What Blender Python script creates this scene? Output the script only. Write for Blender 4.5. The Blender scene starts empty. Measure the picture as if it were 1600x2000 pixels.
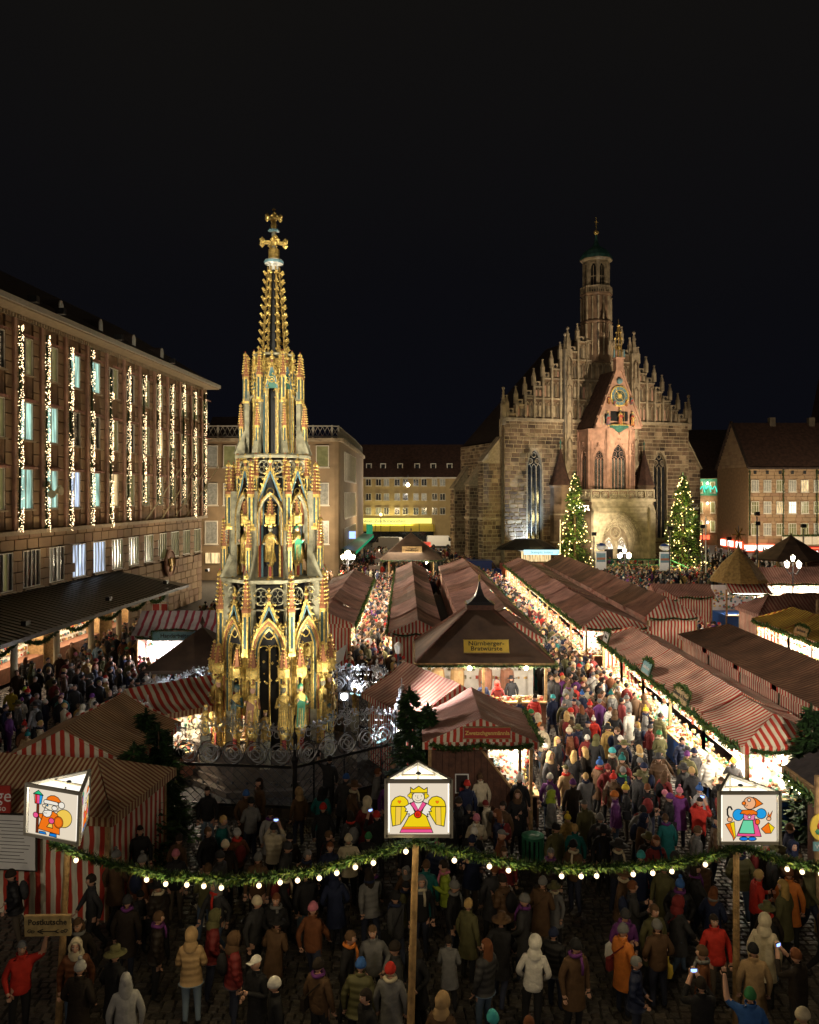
import bpy, math, random
from mathutils import Matrix, Vector, noise
R=math.radians; PI=math.pi
rnd=random.Random(7)
S=bpy.context.scene
COL=S.collection
# ---------------- camera, sky, exposure
HC=10.0
cam=bpy.data.cameras.new('camera'); co=bpy.data.objects.new('camera',cam); COL.objects.link(co)
co.location=(0,0,HC); co.rotation_euler=(R(90),0,0)
cam.sensor_fit='HORIZONTAL'; cam.sensor_width=36; cam.lens=36
cam.shift_y=-35/1600; cam.clip_end=1500; cam.clip_start=.1
S.camera=co
W=bpy.data.worlds.new('World'); S.world=W; W.use_nodes=True
nt=W.node_tree; nt.nodes.clear()
wo=nt.nodes.new('ShaderNodeOutputWorld'); bg=nt.nodes.new('ShaderNodeBackground')
tc=nt.nodes.new('ShaderNodeTexCoord'); sx=nt.nodes.new('ShaderNodeSeparateXYZ'); cr=nt.nodes.new('ShaderNodeValToRGB')
nt.links.new(tc.outputs['Generated'],sx.inputs[0])
nz=nt.nodes.new('ShaderNodeTexNoise'); nz.inputs['Scale'].default_value=2.2; nz.inputs['Detail'].default_value=3
ad=nt.nodes.new('ShaderNodeMath'); ad.operation='MULTIPLY_ADD'; ad.inputs[1].default_value=.22
nt.links.new(tc.outputs['Generated'],nz.inputs['Vector']); nt.links.new(nz.outputs[0],ad.inputs[0]); nt.links.new(sx.outputs['Z'],ad.inputs[2])
nt.links.new(ad.outputs[0],cr.inputs[0]); nt.links.new(cr.outputs[0],bg.inputs[0]); nt.links.new(bg.outputs[0],wo.inputs[0])
e=cr.color_ramp.elements; e[0].position=.08; e[0].color=(.0026,.0030,.0056,1); e[1].position=.75; e[1].color=(.0064,.0057,.0047,1)
m_=cr.color_ramp.elements.new(.34); m_.color=(.0034,.0034,.0046,1)
bg.inputs[1].default_value=1.0
S.view_settings.view_transform='Standard'; S.view_settings.look='None'; S.view_settings.exposure=0.0
S.view_settings.gamma=1; S.view_settings.use_curve_mapping=False
S.render.engine='CYCLES'
cy=S.cycles
cy.max_bounces=5; cy.diffuse_bounces=2; cy.glossy_bounces=2; cy.transmission_bounces=2; cy.transparent_max_bounces=4
cy.sample_clamp_indirect=2.5; cy.sample_clamp_direct=0; cy.use_denoising=True; cy.caustics_reflective=False; cy.caustics_refractive=False
try: cy.use_light_tree=True
except Exception: pass
# added soft warm fill for the general glow of lamps round the square
sun=bpy.data.lights.new('cloud_glow','SUN'); sun.energy=.085; sun.angle=R(60); sun.color=(1,.80,.58)
so=bpy.data.objects.new('cloud_glow',sun); COL.objects.link(so); so.rotation_euler=(R(42),0,R(-25))

def lamp(kind,loc,power,color=(1,.78,.5),target=None,size=.2,angle=60,blend=.5,parent=None,size_y=None,name='lamp_light'):
    l=bpy.data.lights.new(name,kind); l.energy=power; l.color=color
    o=bpy.data.objects.new(name,l); COL.objects.link(o); o.location=loc
    if kind=='AREA':
        l.size=size
        if size_y: l.shape='RECTANGLE'; l.size_y=size_y
    else: l.shadow_soft_size=size
    if kind=='SPOT': l.spot_size=R(angle); l.spot_blend=blend
    if target is not None:
        o.rotation_euler=(Vector(target)-Vector(loc)).to_track_quat('-Z','Y').to_euler()
    if parent: o.parent=parent
    return o

# ---------------- materials
M={}
def nodes(name):
    m=bpy.data.materials.new(name); m.use_nodes=True; t=m.node_tree
    return m,t,t.nodes['Principled BSDF']
def mat(name,c,rough=.75,metal=0,var=.25,scale=4,bump=0,bscale=None,emit=0,ec=None,spec=.4,detail=4):
    m,t,b=nodes(name); N=t.nodes; L=t.links
    b.inputs['Roughness'].default_value=rough; b.inputs['Metallic'].default_value=metal
    b.inputs['Specular IOR Level'].default_value=spec
    tcn=N.new('ShaderNodeTexCoord'); geo=N.new('ShaderNodeNewGeometry')
    if var>0:
        n=N.new('ShaderNodeTexNoise'); n.inputs['Scale'].default_value=scale; n.inputs['Detail'].default_value=detail
        L.new(geo.outputs['Position'],n.inputs['Vector'])
        r=N.new('ShaderNodeMapRange'); r.inputs[1].default_value=.3; r.inputs[2].default_value=.7; r.inputs[3].default_value=1-var; r.inputs[4].default_value=1+var
        L.new(n.outputs[0],r.inputs[0])
        oi=N.new('ShaderNodeNewGeometry')
        mx=N.new('ShaderNodeVectorMath'); mx.operation='SCALE'; mx.inputs[0].default_value=c[:3]; L.new(r.outputs[0],mx.inputs['Scale'])
        r2=N.new('ShaderNodeMapRange'); r2.inputs[3].default_value=1-var*.6; r2.inputs[4].default_value=1+var*.6
        L.new(oi.outputs['Random Per Island'],r2.inputs[0])
        mx2=N.new('ShaderNodeVectorMath'); mx2.operation='SCALE'; L.new(mx.outputs[0],mx2.inputs[0]); L.new(r2.outputs[0],mx2.inputs['Scale'])
        L.new(mx2.outputs[0],b.inputs['Base Color'])
    else: b.inputs['Base Color'].default_value=(*c[:3],1)
    if bump:
        n2=N.new('ShaderNodeTexNoise'); n2.inputs['Scale'].default_value=bscale or scale*3; n2.inputs['Detail'].default_value=5
        L.new(geo.outputs['Position'],n2.inputs['Vector'])
        bp=N.new('ShaderNodeBump'); bp.inputs['Strength'].default_value=bump; bp.inputs['Distance'].default_value=.05
        L.new(n2.outputs[0],bp.inputs['Height']); L.new(bp.outputs[0],b.inputs['Normal'])
    if emit:
        b.inputs['Emission Color'].default_value=(*(ec or c)[:3],1); b.inputs['Emission Strength'].default_value=emit
    M[name]=m; return m
def objcol(name,rough=.8,quilt=0,bump=.35):
    m,t,b=nodes(name); N=t.nodes; L=t.links
    oi=N.new('ShaderNodeObjectInfo'); n=N.new('ShaderNodeTexNoise'); n.inputs['Scale'].default_value=9
    tcn=N.new('ShaderNodeTexCoord'); L.new(tcn.outputs['Object'],n.inputs['Vector'])
    r=N.new('ShaderNodeMapRange'); r.inputs[3].default_value=.65; r.inputs[4].default_value=1.35; L.new(n.outputs[0],r.inputs[0])
    mx=N.new('ShaderNodeVectorMath'); mx.operation='SCALE'; L.new(oi.outputs['Color'],mx.inputs[0]); L.new(r.outputs[0],mx.inputs['Scale'])
    L.new(mx.outputs[0],b.inputs['Base Color']); b.inputs['Roughness'].default_value=rough; b.inputs['Specular IOR Level'].default_value=.3
    bp=N.new('ShaderNodeBump'); bp.inputs['Strength'].default_value=bump; bp.inputs['Distance'].default_value=.03
    if quilt:
        w=N.new('ShaderNodeTexWave'); w.bands_direction='Z'; w.inputs['Scale'].default_value=2.6; w.inputs['Distortion'].default_value=2.5; w.inputs['Detail'].default_value=2
        L.new(tcn.outputs['Object'],w.inputs['Vector']); L.new(w.outputs['Fac'],bp.inputs['Height']); bp.inputs['Distance'].default_value=.012
    else: L.new(n.outputs[0],bp.inputs['Height']); bp.inputs['Distance'].default_value=.06
    L.new(bp.outputs[0],b.inputs['Normal']); M[name]=m
def trousers():
    m,t,b=nodes('trousers'); N=t.nodes; L=t.links
    oi=N.new('ShaderNodeObjectInfo'); c=N.new('ShaderNodeValToRGB'); c.color_ramp.interpolation='CONSTANT'
    cols=[(.012,.012,.014),(.02,.025,.05),(.07,.11,.18),(.16,.22,.29),(.09,.07,.05)]
    while len(c.color_ramp.elements)<5: c.color_ramp.elements.new(.5)
    for i,k in enumerate(cols): c.color_ramp.elements[i].position=i*.2; c.color_ramp.elements[i].color=(*k,1)
    L.new(oi.outputs['Alpha'],c.inputs[0]); L.new(c.outputs[0],b.inputs['Base Color']); b.inputs['Roughness'].default_value=.85; M['trousers']=m
def stripe(name,ca,cb,period,duty=.5,soft=.06,rough=.8,dirt=.35,axis=0,trans=0):
    m,t,b=nodes(name); N=t.nodes; L=t.links
    uv=N.new('ShaderNodeUVMap'); s=N.new('ShaderNodeSeparateXYZ'); L.new(uv.outputs[0],s.inputs[0])
    geo=N.new('ShaderNodeNewGeometry')
    nn=N.new('ShaderNodeTexNoise'); nn.inputs['Scale'].default_value=1.3; L.new(geo.outputs['Position'],nn.inputs['Vector'])
    a0=N.new('ShaderNodeMath'); a0.operation='MULTIPLY_ADD'; a0.inputs[1].default_value=period*.5; L.new(nn.outputs[0],a0.inputs[0]); L.new(s.outputs[axis],a0.inputs[2])
    a=N.new('ShaderNodeMath'); a.operation='DIVIDE'; a.inputs[1].default_value=period; L.new(a0.outputs[0],a.inputs[0])
    f=N.new('ShaderNodeMath'); f.operation='FRACT'; L.new(a.outputs[0],f.inputs[0])
    r=N.new('ShaderNodeMapRange'); r.inputs[1].default_value=duty-soft; r.inputs[2].default_value=duty+soft; L.new(f.outputs[0],r.inputs[0])
    mx=N.new('ShaderNodeMix'); mx.data_type='RGBA'; L.new(r.outputs[0],mx.inputs[0]); mx.inputs[6].default_value=(*ca,1); mx.inputs[7].default_value=(*cb,1)
    n=N.new('ShaderNodeTexNoise'); n.inputs['Scale'].default_value=.9; n.inputs['Detail'].default_value=6; L.new(geo.outputs['Position'],n.inputs['Vector'])
    r2=N.new('ShaderNodeMapRange'); r2.inputs[1].default_value=.3; r2.inputs[2].default_value=.7; r2.inputs[3].default_value=1-dirt*1.35; r2.inputs[4].default_value=1.15; L.new(n.outputs[0],r2.inputs[0])
    v=N.new('ShaderNodeVectorMath'); v.operation='SCALE'; L.new(mx.outputs[2],v.inputs[0]); L.new(r2.outputs[0],v.inputs['Scale'])
    L.new(v.outputs[0],b.inputs['Base Color']); b.inputs['Roughness'].default_value=rough; b.inputs['Specular IOR Level'].default_value=.35
    n3=N.new('ShaderNodeTexNoise'); n3.inputs['Scale'].default_value=1.0; n3.inputs['Detail'].default_value=3
    mp=N.new('ShaderNodeMapping'); mp.inputs['Scale'].default_value=(6,.6,1); L.new(uv.outputs[0],mp.inputs[0]); L.new(mp.outputs[0],n3.inputs['Vector'])
    bp=N.new('ShaderNodeBump'); bp.inputs['Strength'].default_value=.9; bp.inputs['Distance'].default_value=.09; L.new(n3.outputs[0],bp.inputs['Height']); L.new(bp.outputs[0],b.inputs['Normal'])
    if trans: b.inputs['Emission Strength'].default_value=0
    M[name]=m
def emis(name,c,s,sample=True):
    m=bpy.data.materials.new(name); m.use_nodes=True; t=m.node_tree; t.nodes.clear()
    o=t.nodes.new('ShaderNodeOutputMaterial'); e=t.nodes.new('ShaderNodeEmission'); e.inputs[0].default_value=(*c,1); e.inputs[1].default_value=s
    t.links.new(e.outputs[0],o.inputs[0]); M[name]=m
    if not sample:
        try: m.cycles.emission_sampling='NONE'
        except Exception: pass
    return m
def stone_mat(name,cs,var=.3,scale=3,bump=.5):
    """sandstone: each separate block takes its own tone from a ramp"""
    m,t,b=nodes(name); N=t.nodes; L=t.links
    geo=N.new('ShaderNodeNewGeometry'); oi=N.new('ShaderNodeObjectInfo')
    a=N.new('ShaderNodeMath'); a.operation='ADD'; L.new(geo.outputs['Random Per Island'],a.inputs[0]); L.new(oi.outputs['Random'],a.inputs[1])
    f=N.new('ShaderNodeMath'); f.operation='FRACT'; L.new(a.outputs[0],f.inputs[0])
    c=N.new('ShaderNodeValToRGB'); c.color_ramp.interpolation='LINEAR'
    while len(c.color_ramp.elements)<len(cs): c.color_ramp.elements.new(.5)
    for i,k in enumerate(cs): c.color_ramp.elements[i].position=i/(len(cs)-1); c.color_ramp.elements[i].color=(*k,1)
    L.new(f.outputs[0],c.inputs[0])
    n=N.new('ShaderNodeTexNoise'); n.inputs['Scale'].default_value=scale*.25; n.inputs['Detail'].default_value=6; L.new(geo.outputs['Position'],n.inputs['Vector'])
    r=N.new('ShaderNodeMapRange'); r.inputs[1].default_value=.3; r.inputs[2].default_value=.7; r.inputs[3].default_value=1-var; r.inputs[4].default_value=1+var; L.new(n.outputs[0],r.inputs[0])
    v=N.new('ShaderNodeVectorMath'); v.operation='SCALE'; L.new(c.outputs[0],v.inputs[0]); L.new(r.outputs[0],v.inputs['Scale']); L.new(v.outputs[0],b.inputs['Base Color'])
    b.inputs['Roughness'].default_value=.85; b.inputs['Specular IOR Level'].default_value=.25
    n2=N.new('ShaderNodeTexNoise'); n2.inputs['Scale'].default_value=scale*3; n2.inputs['Detail'].default_value=5; L.new(geo.outputs['Position'],n2.inputs['Vector'])
    bp=N.new('ShaderNodeBump'); bp.inputs['Strength'].default_value=bump; bp.inputs['Distance'].default_value=.05; L.new(n2.outputs[0],bp.inputs['Height']); L.new(bp.outputs[0],b.inputs['Normal'])
    M[name]=m
def leafmat(name,c,rough=.6):
    mat(name,c,rough,var=.45,scale=3,spec=.3)

mat('asphalt',(.05,.05,.052),.8,var=.3,bump=.3,bscale=20)
stone_mat('cobble',[(.05,.045,.04),(.09,.08,.068),(.065,.06,.055),(.12,.105,.085),(.08,.065,.055)],var=.35,scale=6,bump=.4)
M['cobble'].node_tree.nodes['Principled BSDF'].inputs['Roughness'].default_value=.38
mat('joint',(.028,.024,.02),.85,var=.3,bump=.3,bscale=15)
stone_mat('church_stone',[(.09,.06,.042),(.20,.14,.085),(.14,.09,.06),(.31,.235,.15),(.17,.11,.07),(.07,.05,.037)],var=.55)
mat('church_mortar',(.36,.29,.19),.9,var=.25,bump=.3)
mat('church_trim',(.31,.25,.17),.85,var=.4,scale=1.5,bump=.5)
mat('church_dark',(.10,.08,.06),.9,var=.4,scale=1.2,bump=.5)
mat('portal_stone',(.46,.40,.28),.85,var=.3,scale=1.5,bump=.4)
mat('pink_stone',(.40,.235,.17),.85,var=.25,scale=1.4,bump=.4)
stone_mat('hall_stone',[(.30,.20,.12),(.36,.25,.15),(.32,.22,.14),(.27,.17,.11)],var=.15,scale=2,bump=.15)
mat('hall_panel',(.25,.155,.085),.8,var=.2,scale=2)
mat('hall_trim',(.33,.26,.17),.75,var=.15)
mat('roof_dark',(.035,.022,.018),.8,var=.4,scale=2,bump=.4)
mat('roof_red',(.06,.030,.022),.8,var=.4,scale=2,bump=.4)
mat('beige_plaster',(.23,.165,.10),.85,var=.15,scale=1)
mat('yellow_plaster',(.42,.31,.15),.85,var=.12,scale=1)
mat('white_frame',(.62,.58,.5),.6,var=.08)
mat('green_plaster',(.06,.30,.20),.8,var=.1)
mat('dark_glass',(.02,.022,.025),.12,var=.2,scale=3,spec=.8)
mat('olive_glass',(.12,.12,.06),.2,var=.4,scale=1.5,emit=.14,ec=(.55,.50,.18))
mat('curtain_glass',(.2,.2,.18),.3,var=.4,emit=.10,ec=(.7,.62,.42))
def winmat(name,c,s):
    m=emis(name,c,s); t=m.node_tree; N=t.nodes; L=t.links; e_=[n for n in N if n.type=='EMISSION'][0]
    g_=N.new('ShaderNodeNewGeometry'); mp=N.new('ShaderNodeMapping'); mp.inputs['Scale'].default_value=(5,5,.5); n=N.new('ShaderNodeTexNoise'); n.inputs['Scale'].default_value=1.3; n.inputs['Detail'].default_value=3
    r=N.new('ShaderNodeMapRange'); r.inputs[1].default_value=.35; r.inputs[2].default_value=.62; r.inputs[3].default_value=s*.35; r.inputs[4].default_value=s*1.35
    L.new(g_.outputs['Position'],mp.inputs[0]); L.new(mp.outputs[0],n.inputs['Vector']); L.new(n.outputs[0],r.inputs[0]); L.new(r.outputs[0],e_.inputs[1])
winmat('cyan_window',(.55,.90,.74),.85); winmat('violet_window',(.66,.78,1.0),1.1); winmat('warm_window',(1,.72,.35),1.0)
mat('copper_green',(.05,.16,.13),.5,metal=.3,var=.4,scale=2)
mat('gold',(.88,.62,.19),.30,metal=.45,var=.45,scale=11,bump=.9,bscale=26)  # tone noise stands for worn gilding and for shade in the relief
mat('old_gold',(.42,.28,.08),.38,metal=.5,var=.5,scale=11,bump=.9,bscale=26)
mat('pale_paint',(.27,.25,.17),.65,var=.45,scale=4,bump=.4,bscale=18)
mat('blue_paint',(.04,.09,.10),.55,var=.2); mat('red_paint',(.42,.07,.05),.55,var=.2); mat('green_paint',(.05,.25,.14),.55,var=.2)
mat('pink_paint',(.30,.12,.055),.55,var=.2); mat('sky_blue',(.13,.24,.28),.5,var=.15)
mat('skin',(.55,.32,.23),.55,var=.06); mat('shoe',(.02,.017,.015),.5,var=.2); mat('eye_white',(.7,.7,.68),.3,var=0); mat('lip',(.35,.1,.08),.5,var=0)
mat('iron',(.045,.045,.05),.45,metal=.6,var=.3); mat('black_metal',(.02,.02,.022),.4,metal=.3,var=.1); mat('silver_iron',(.60,.62,.66),.35,metal=.7,var=.2)
mat('grey_metal',(.42,.40,.34),.5,metal=.1,var=.1); mat('seam_metal',(.085,.08,.065),.38,metal=.55,var=.2,scale=1.5); mat('cream_post',(.62,.54,.36),.6,var=.1)
mat('wood',(.30,.19,.085),.7,var=.4,scale=7,bump=.3); mat('brown_wood',(.085,.035,.02),.6,var=.35,scale=5,bump=.3); mat('pale_wood',(.45,.30,.14),.65,var=.25,scale=6,bump=.2)
mat('counter_wood',(.22,.10,.06),.6,var=.25,scale=5); mat('blue_panel',(.03,.12,.42),.45,var=.08)
mat('black_roof',(.035,.03,.03),.5,var=.3,scale=5); mat('dark_canvas',(.075,.045,.028),.8,var=.35,scale=1.2,bump=.4)
mat('straw',(.34,.22,.07),.8,var=.35,scale=5,bump=.8,bscale=22)
mat('cloth_white',(.78,.76,.7),.8,var=.08); mat('paper',(.72,.72,.70),.7,var=.05); mat('ink',(.03,.025,.02),.7,var=0); mat('sign_wood',(.36,.27,.13),.7,var=.3,scale=8)
mat('sign_yellow',(.75,.55,.08),.55,var=.1); mat('sign_red',(.38,.04,.03),.5,var=.1); mat('sign_gold_text',(.70,.50,.15),.5,var=0); mat('sign_blue',(.16,.33,.36),.6,var=.1)
mat('poster_dark',(.03,.02,.02),.4,var=.3,scale=30)
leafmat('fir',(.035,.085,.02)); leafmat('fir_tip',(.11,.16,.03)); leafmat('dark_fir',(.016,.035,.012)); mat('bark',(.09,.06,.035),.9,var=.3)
mat('red_car',(.3,.02,.02),.3,var=0); mat('white_car',(.55,.55,.55),.3,var=0); mat('dark_car',(.03,.035,.045),.25,var=0); mat('blue_van',(.01,.05,.28),.35,var=0); mat('tyre',(.015,.015,.015),.8,var=0)
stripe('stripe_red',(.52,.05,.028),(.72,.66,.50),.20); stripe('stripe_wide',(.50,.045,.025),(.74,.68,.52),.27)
stripe('stripe_pink',(.34,.13,.10),(.48,.29,.23),.22,dirt=.4); stripe('stripe_rust',(.22,.065,.045),(.34,.20,.13),.22,dirt=.45)  # pink: red and white cloth with light glowing through put into its colour
stripe('stripe_brown_shade',(.10,.035,.02),(.20,.115,.06),.22,dirt=.4); stripe('stripe_fine',(.24,.06,.04),(.50,.32,.24),.115,dirt=.3); stripe('stripe_yellow',(.38,.10,.02),(.62,.52,.08),.24)  # brown: the same red and white cloth, dim light put into its colour
stripe('stripe_purple',(.38,.04,.07),(.66,.60,.62),.42,duty=.35); stripe('stripe_tan',(.24,.075,.035),(.56,.42,.24),.13,dirt=.3)
stripe('plank',(.07,.028,.016),(.10,.042,.024),.12,duty=.85,soft=.02,dirt=.4)
objcol('coat'); objcol('puffer',.6,quilt=1,bump=.8); objcol('cloth',.85); trousers()
emis('bulb',(1,.72,.34),26); emis('bulb_big',(1,.80,.48),60); emis('bulb_small',(1,.72,.40),5.5); emis('bulb_tree',(1,.72,.28),6); emis('bulb_garland',(1,.76,.44),3.2)
emis('tube_white',(1,.88,.70),9); emis('tube_warm',(1,.72,.42),4); emis('flood_face',(.92,.95,1),90); emis('lamp_glass',(1,.88,.66),16)
emis('taillight',(1,.05,.02),7); emis('headlight',(1,.9,.7),8); emis('red_neon',(1,.10,.04),3.2); emis('white_sign',(1,.92,.85),2.6); emis('cyan_sign',(.55,.95,1),1.4); emis('green_sign',(.1,1,.45),.25); emis('blue_sign',(.3,.45,1),2.2); emis('turq_neon',(.1,1,.72),1.2)
emis('yellow_glow',(1,.92,.22),1.25); emis('panel_glow',(1,.86,.66),.78); emis('panel_white',(1,.93,.80),1.5)

# ---------------- mesh builder
class MB:
    def __init__(s): s.v=[]; s.f=[]; s.m=[]; s.uv=[]; s.names=[]; s.T=Matrix.Identity(4); s.smooth=False; s.sm=[]
    def mi(s,n):
        if n not in s.names: s.names.append(n)
        return s.names.index(n)
    def poly(s,pts,m,uv=None):
        b=len(s.v); T=s.T
        for p in pts: s.v.append(T@Vector(p))
        s.f.append(tuple(range(b,b+len(pts)))); s.m.append(s.mi(m)); s.uv.append(uv); s.sm.append(s.smooth)
    def mesh(s,vs,fs,m):
        b=len(s.v); T=s.T; k=s.mi(m)
        s.v.extend([T@Vector(p) for p in vs])
        for f in fs: s.f.append(tuple(i+b for i in f)); s.m.append(k); s.uv.append(None); s.sm.append(s.smooth)
    def box(s,c,d,m,rz=0,rot=None,uvaxis=None):
        x,y,z=d[0]/2,d[1]/2,d[2]/2
        vs=[Vector(p) for p in ((-x,-y,-z),(x,-y,-z),(x,y,-z),(-x,y,-z),(-x,-y,z),(x,-y,z),(x,y,z),(-x,y,z))]
        if rot is not None: vs=[rot@p for p in vs]
        elif rz: q=Matrix.Rotation(rz,3,'Z'); vs=[q@p for p in vs]
        c=Vector(c); s.mesh([p+c for p in vs],[(0,3,2,1),(4,5,6,7),(0,1,5,4),(1,2,6,5),(2,3,7,6),(3,0,4,7)],m)
    def bb(s,x0,x1,y0,y1,z0,z1,m): s.box(((x0+x1)/2,(y0+y1)/2,(z0+z1)/2),(abs(x1-x0),abs(y1-y0),abs(z1-z0)),m)
    def bar(s,a,b,w,m,h=None):
        a=Vector(a); b=Vector(b); d=b-a; L=d.length
        if L<1e-5: return
        q=d.to_track_quat('X','Z').to_matrix()
        s.box((a+b)/2,(L,w,h or w),m,rot=q)
    def lathe(s,prof,n,m,c=(0,0,0),rot0=0,sx=1,sy=1,caps=True):
        vs=[];fs=[]
        for r,z in prof:
            for i in range(n):
                a=rot0+2*PI*i/n; vs.append((c[0]+r*math.cos(a)*sx,c[1]+r*math.sin(a)*sy,c[2]+z))
        for j in range(len(prof)-1):
            for i in range(n): fs.append((j*n+i,j*n+(i+1)%n,(j+1)*n+(i+1)%n,(j+1)*n+i))
        if caps:
            fs.append(tuple(reversed(range(n)))); k=(len(prof)-1)*n; fs.append(tuple(range(k,k+n)))
        s.mesh(vs,fs,m)
    def tube(s,path,r,m,n=6,r2=None,cap=True):
        P=[Vector(p) for p in path]; k=len(P); vs=[];fs=[]; up=None
        for i,p in enumerate(P):
            d=(P[min(i+1,k-1)]-P[max(i-1,0)]).normalized()
            if up is None:
                up=Vector((0,0,1)) if abs(d.z)<.9 else Vector((1,0,0))
            u=(up-d*up.dot(d)); 
            if u.length<1e-4: u=Vector((1,0,0))-d*d.x
            u.normalize(); up=u; w=d.cross(u)
            rr=r if r2 is None else r+(r2-r)*i/(k-1)
            if callable(r): rr=r(i/(k-1))
            for j in range(n):
                a=2*PI*j/n; vs.append(p+u*math.cos(a)*rr+w*math.sin(a)*rr)
        for i in range(k-1):
            for j in range(n): fs.append((i*n+j,i*n+(j+1)%n,(i+1)*n+(j+1)%n,(i+1)*n+j))
        if cap: fs.append(tuple(reversed(range(n)))); fs.append(tuple(range((k-1)*n,k*n)))
        s.mesh(vs,fs,m)
    def ball(s,c,r,m,n=8,k=5,sc=(1,1,1)):
        vs=[];fs=[]
        for j in range(k+1):
            t=PI*j/k
            for i in range(n): a=2*PI*i/n; vs.append((c[0]+r*sc[0]*math.sin(t)*math.cos(a),c[1]+r*sc[1]*math.sin(t)*math.sin(a),c[2]+r*sc[2]*math.cos(t)))
        for j in range(k):
            for i in range(n): fs.append((j*n+i,(j+1)*n+i,(j+1)*n+(i+1)%n,j*n+(i+1)%n))
        s.mesh(vs,fs,m)
    def octa(s,c,r,m):
        x,y,z=c; s.mesh([(x+r,y,z),(x,y+r,z),(x-r,y,z),(x,y-r,z),(x,y,z+r),(x,y,z-r)],[(0,1,4),(1,2,4),(2,3,4),(3,0,4),(1,0,5),(2,1,5),(3,2,5),(0,3,5)],m)
    def prism(s,pts,y0,y1,m,back=True):
        """polygon in local XZ extruded along Y (y0 front)"""
        n=len(pts); vs=[(p[0],y0,p[1]) for p in pts]+[(p[0],y1,p[1]) for p in pts]
        fs=[tuple(range(n))]+([tuple(reversed(range(n,2*n)))] if back else [])+[(i,i+n,(i+1)%n+n,(i+1)%n) for i in range(n)]
        s.mesh(vs,fs,m)
    def data(s,name):
        me=bpy.data.meshes.new(name); me.from_pydata([tuple(p) for p in s.v],[],s.f)
        for n in s.names: me.materials.append(M[n])
        me.polygons.foreach_set('material_index',s.m)
        if any(s.sm): me.polygons.foreach_set('use_smooth',s.sm)
        if any(u is not None for u in s.uv):
            ul=me.uv_layers.new(name='UVMap'); i=0; a=[]
            for f,u in zip(s.f,s.uv):
                for j in range(len(f)): a.extend(u[j] if u else (0,0))
            ul.data.foreach_set('uv',a)
        me.update(); return me
    def build(s,name,parent=None,loc=None):
        if not s.f: return None
        return link(name,s.data(name),parent,loc)
def link(name,me,parent=None,loc=None,rz=0,scale=None):
    o=bpy.data.objects.new(name,me); COL.objects.link(o)
    if parent: o.parent=parent
    if loc is not None: o.location=loc
    if rz: o.rotation_euler=(0,0,rz)
    if scale is not None: o.scale=scale if hasattr(scale,'__len__') else (scale,)*3
    return o
USED=set()
def tag(o,label,cat,group=None,kind=None):
    if label: o['label']=label
    if cat: o['category']=cat
    if group: o['group']=group
    if kind: o['kind']=kind
    return o
def empty(name,loc=(0,0,0),rz=0,label=None,cat=None,group=None):
    o=bpy.data.objects.new(name,None); COL.objects.link(o); o.location=loc; o.rotation_euler=(0,0,rz); o.empty_display_size=.1
    return tag(o,label,cat,group)
def XY(px,Y): return (px-800)/1600*Y
def Gz(py,z=0): return (HC-z)*1600/(py-965)       # depth at which a point of height z shows on image row py
def text(body,size,m,parent,loc,rot=(PI/2,0,0),name='lettering',ext=.004,offset=0,align='CENTER',shear=0,sx=1):
    c=bpy.data.curves.new('t','FONT'); c.body=body; c.size=size; c.extrude=ext; c.offset=offset; c.align_x=align; c.align_y='CENTER'; c.shear=shear; c.resolution_u=2; c.space_line=.85
    o=bpy.data.objects.new('t',c); COL.objects.link(o)
    dg=bpy.context.evaluated_depsgraph_get(); me=bpy.data.meshes.new_from_object(o.evaluated_get(dg)); bpy.data.objects.remove(o); bpy.data.curves.remove(c)
    me.materials.clear(); me.materials.append(M[m])
    o=link(name,me,parent,loc); o.rotation_euler=rot; o.scale=(sx,1,1); return o
def parch(w,h,cx=0,z0=0,rise=None,n=7):
    """pointed arch outline from lower left to lower right; h = springing height"""
    r=rise or w*.9; d=(r*r-w*w/4)/w; q=w/2+d; am=math.acos(max(-1,min(1,d/q)))
    P=[(cx-w/2,z0)]+[(cx+d-q*math.cos(am*i/n),z0+h+q*math.sin(am*i/n)) for i in range(n+1)]
    return P+[(2*cx-x,z) for x,z in reversed(P[:-1])]
def arch_ring(mb,w,h,cx,z0,t,y0,y1,m,rise=None,n=6):
    """moulding that follows a pointed arch, t wide, from y0 (front) back to y1"""
    r=rise or w*.9; A=parch(w,h,cx,z0,r,n); B=parch(w+2*t,h,cx,z0,r+t*1.5,n)
    for i in range(len(A)-1):
        a,b,c,d=A[i],A[i+1],B[i+1],B[i]
        mb.mesh([(p[0],y0,p[1]) for p in (a,b,c,d)]+[(p[0],y1,p[1]) for p in (a,b,c,d)],[(0,1,2,3),(0,4,5,1),(3,2,6,7),(4,7,6,5)],m)
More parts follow.
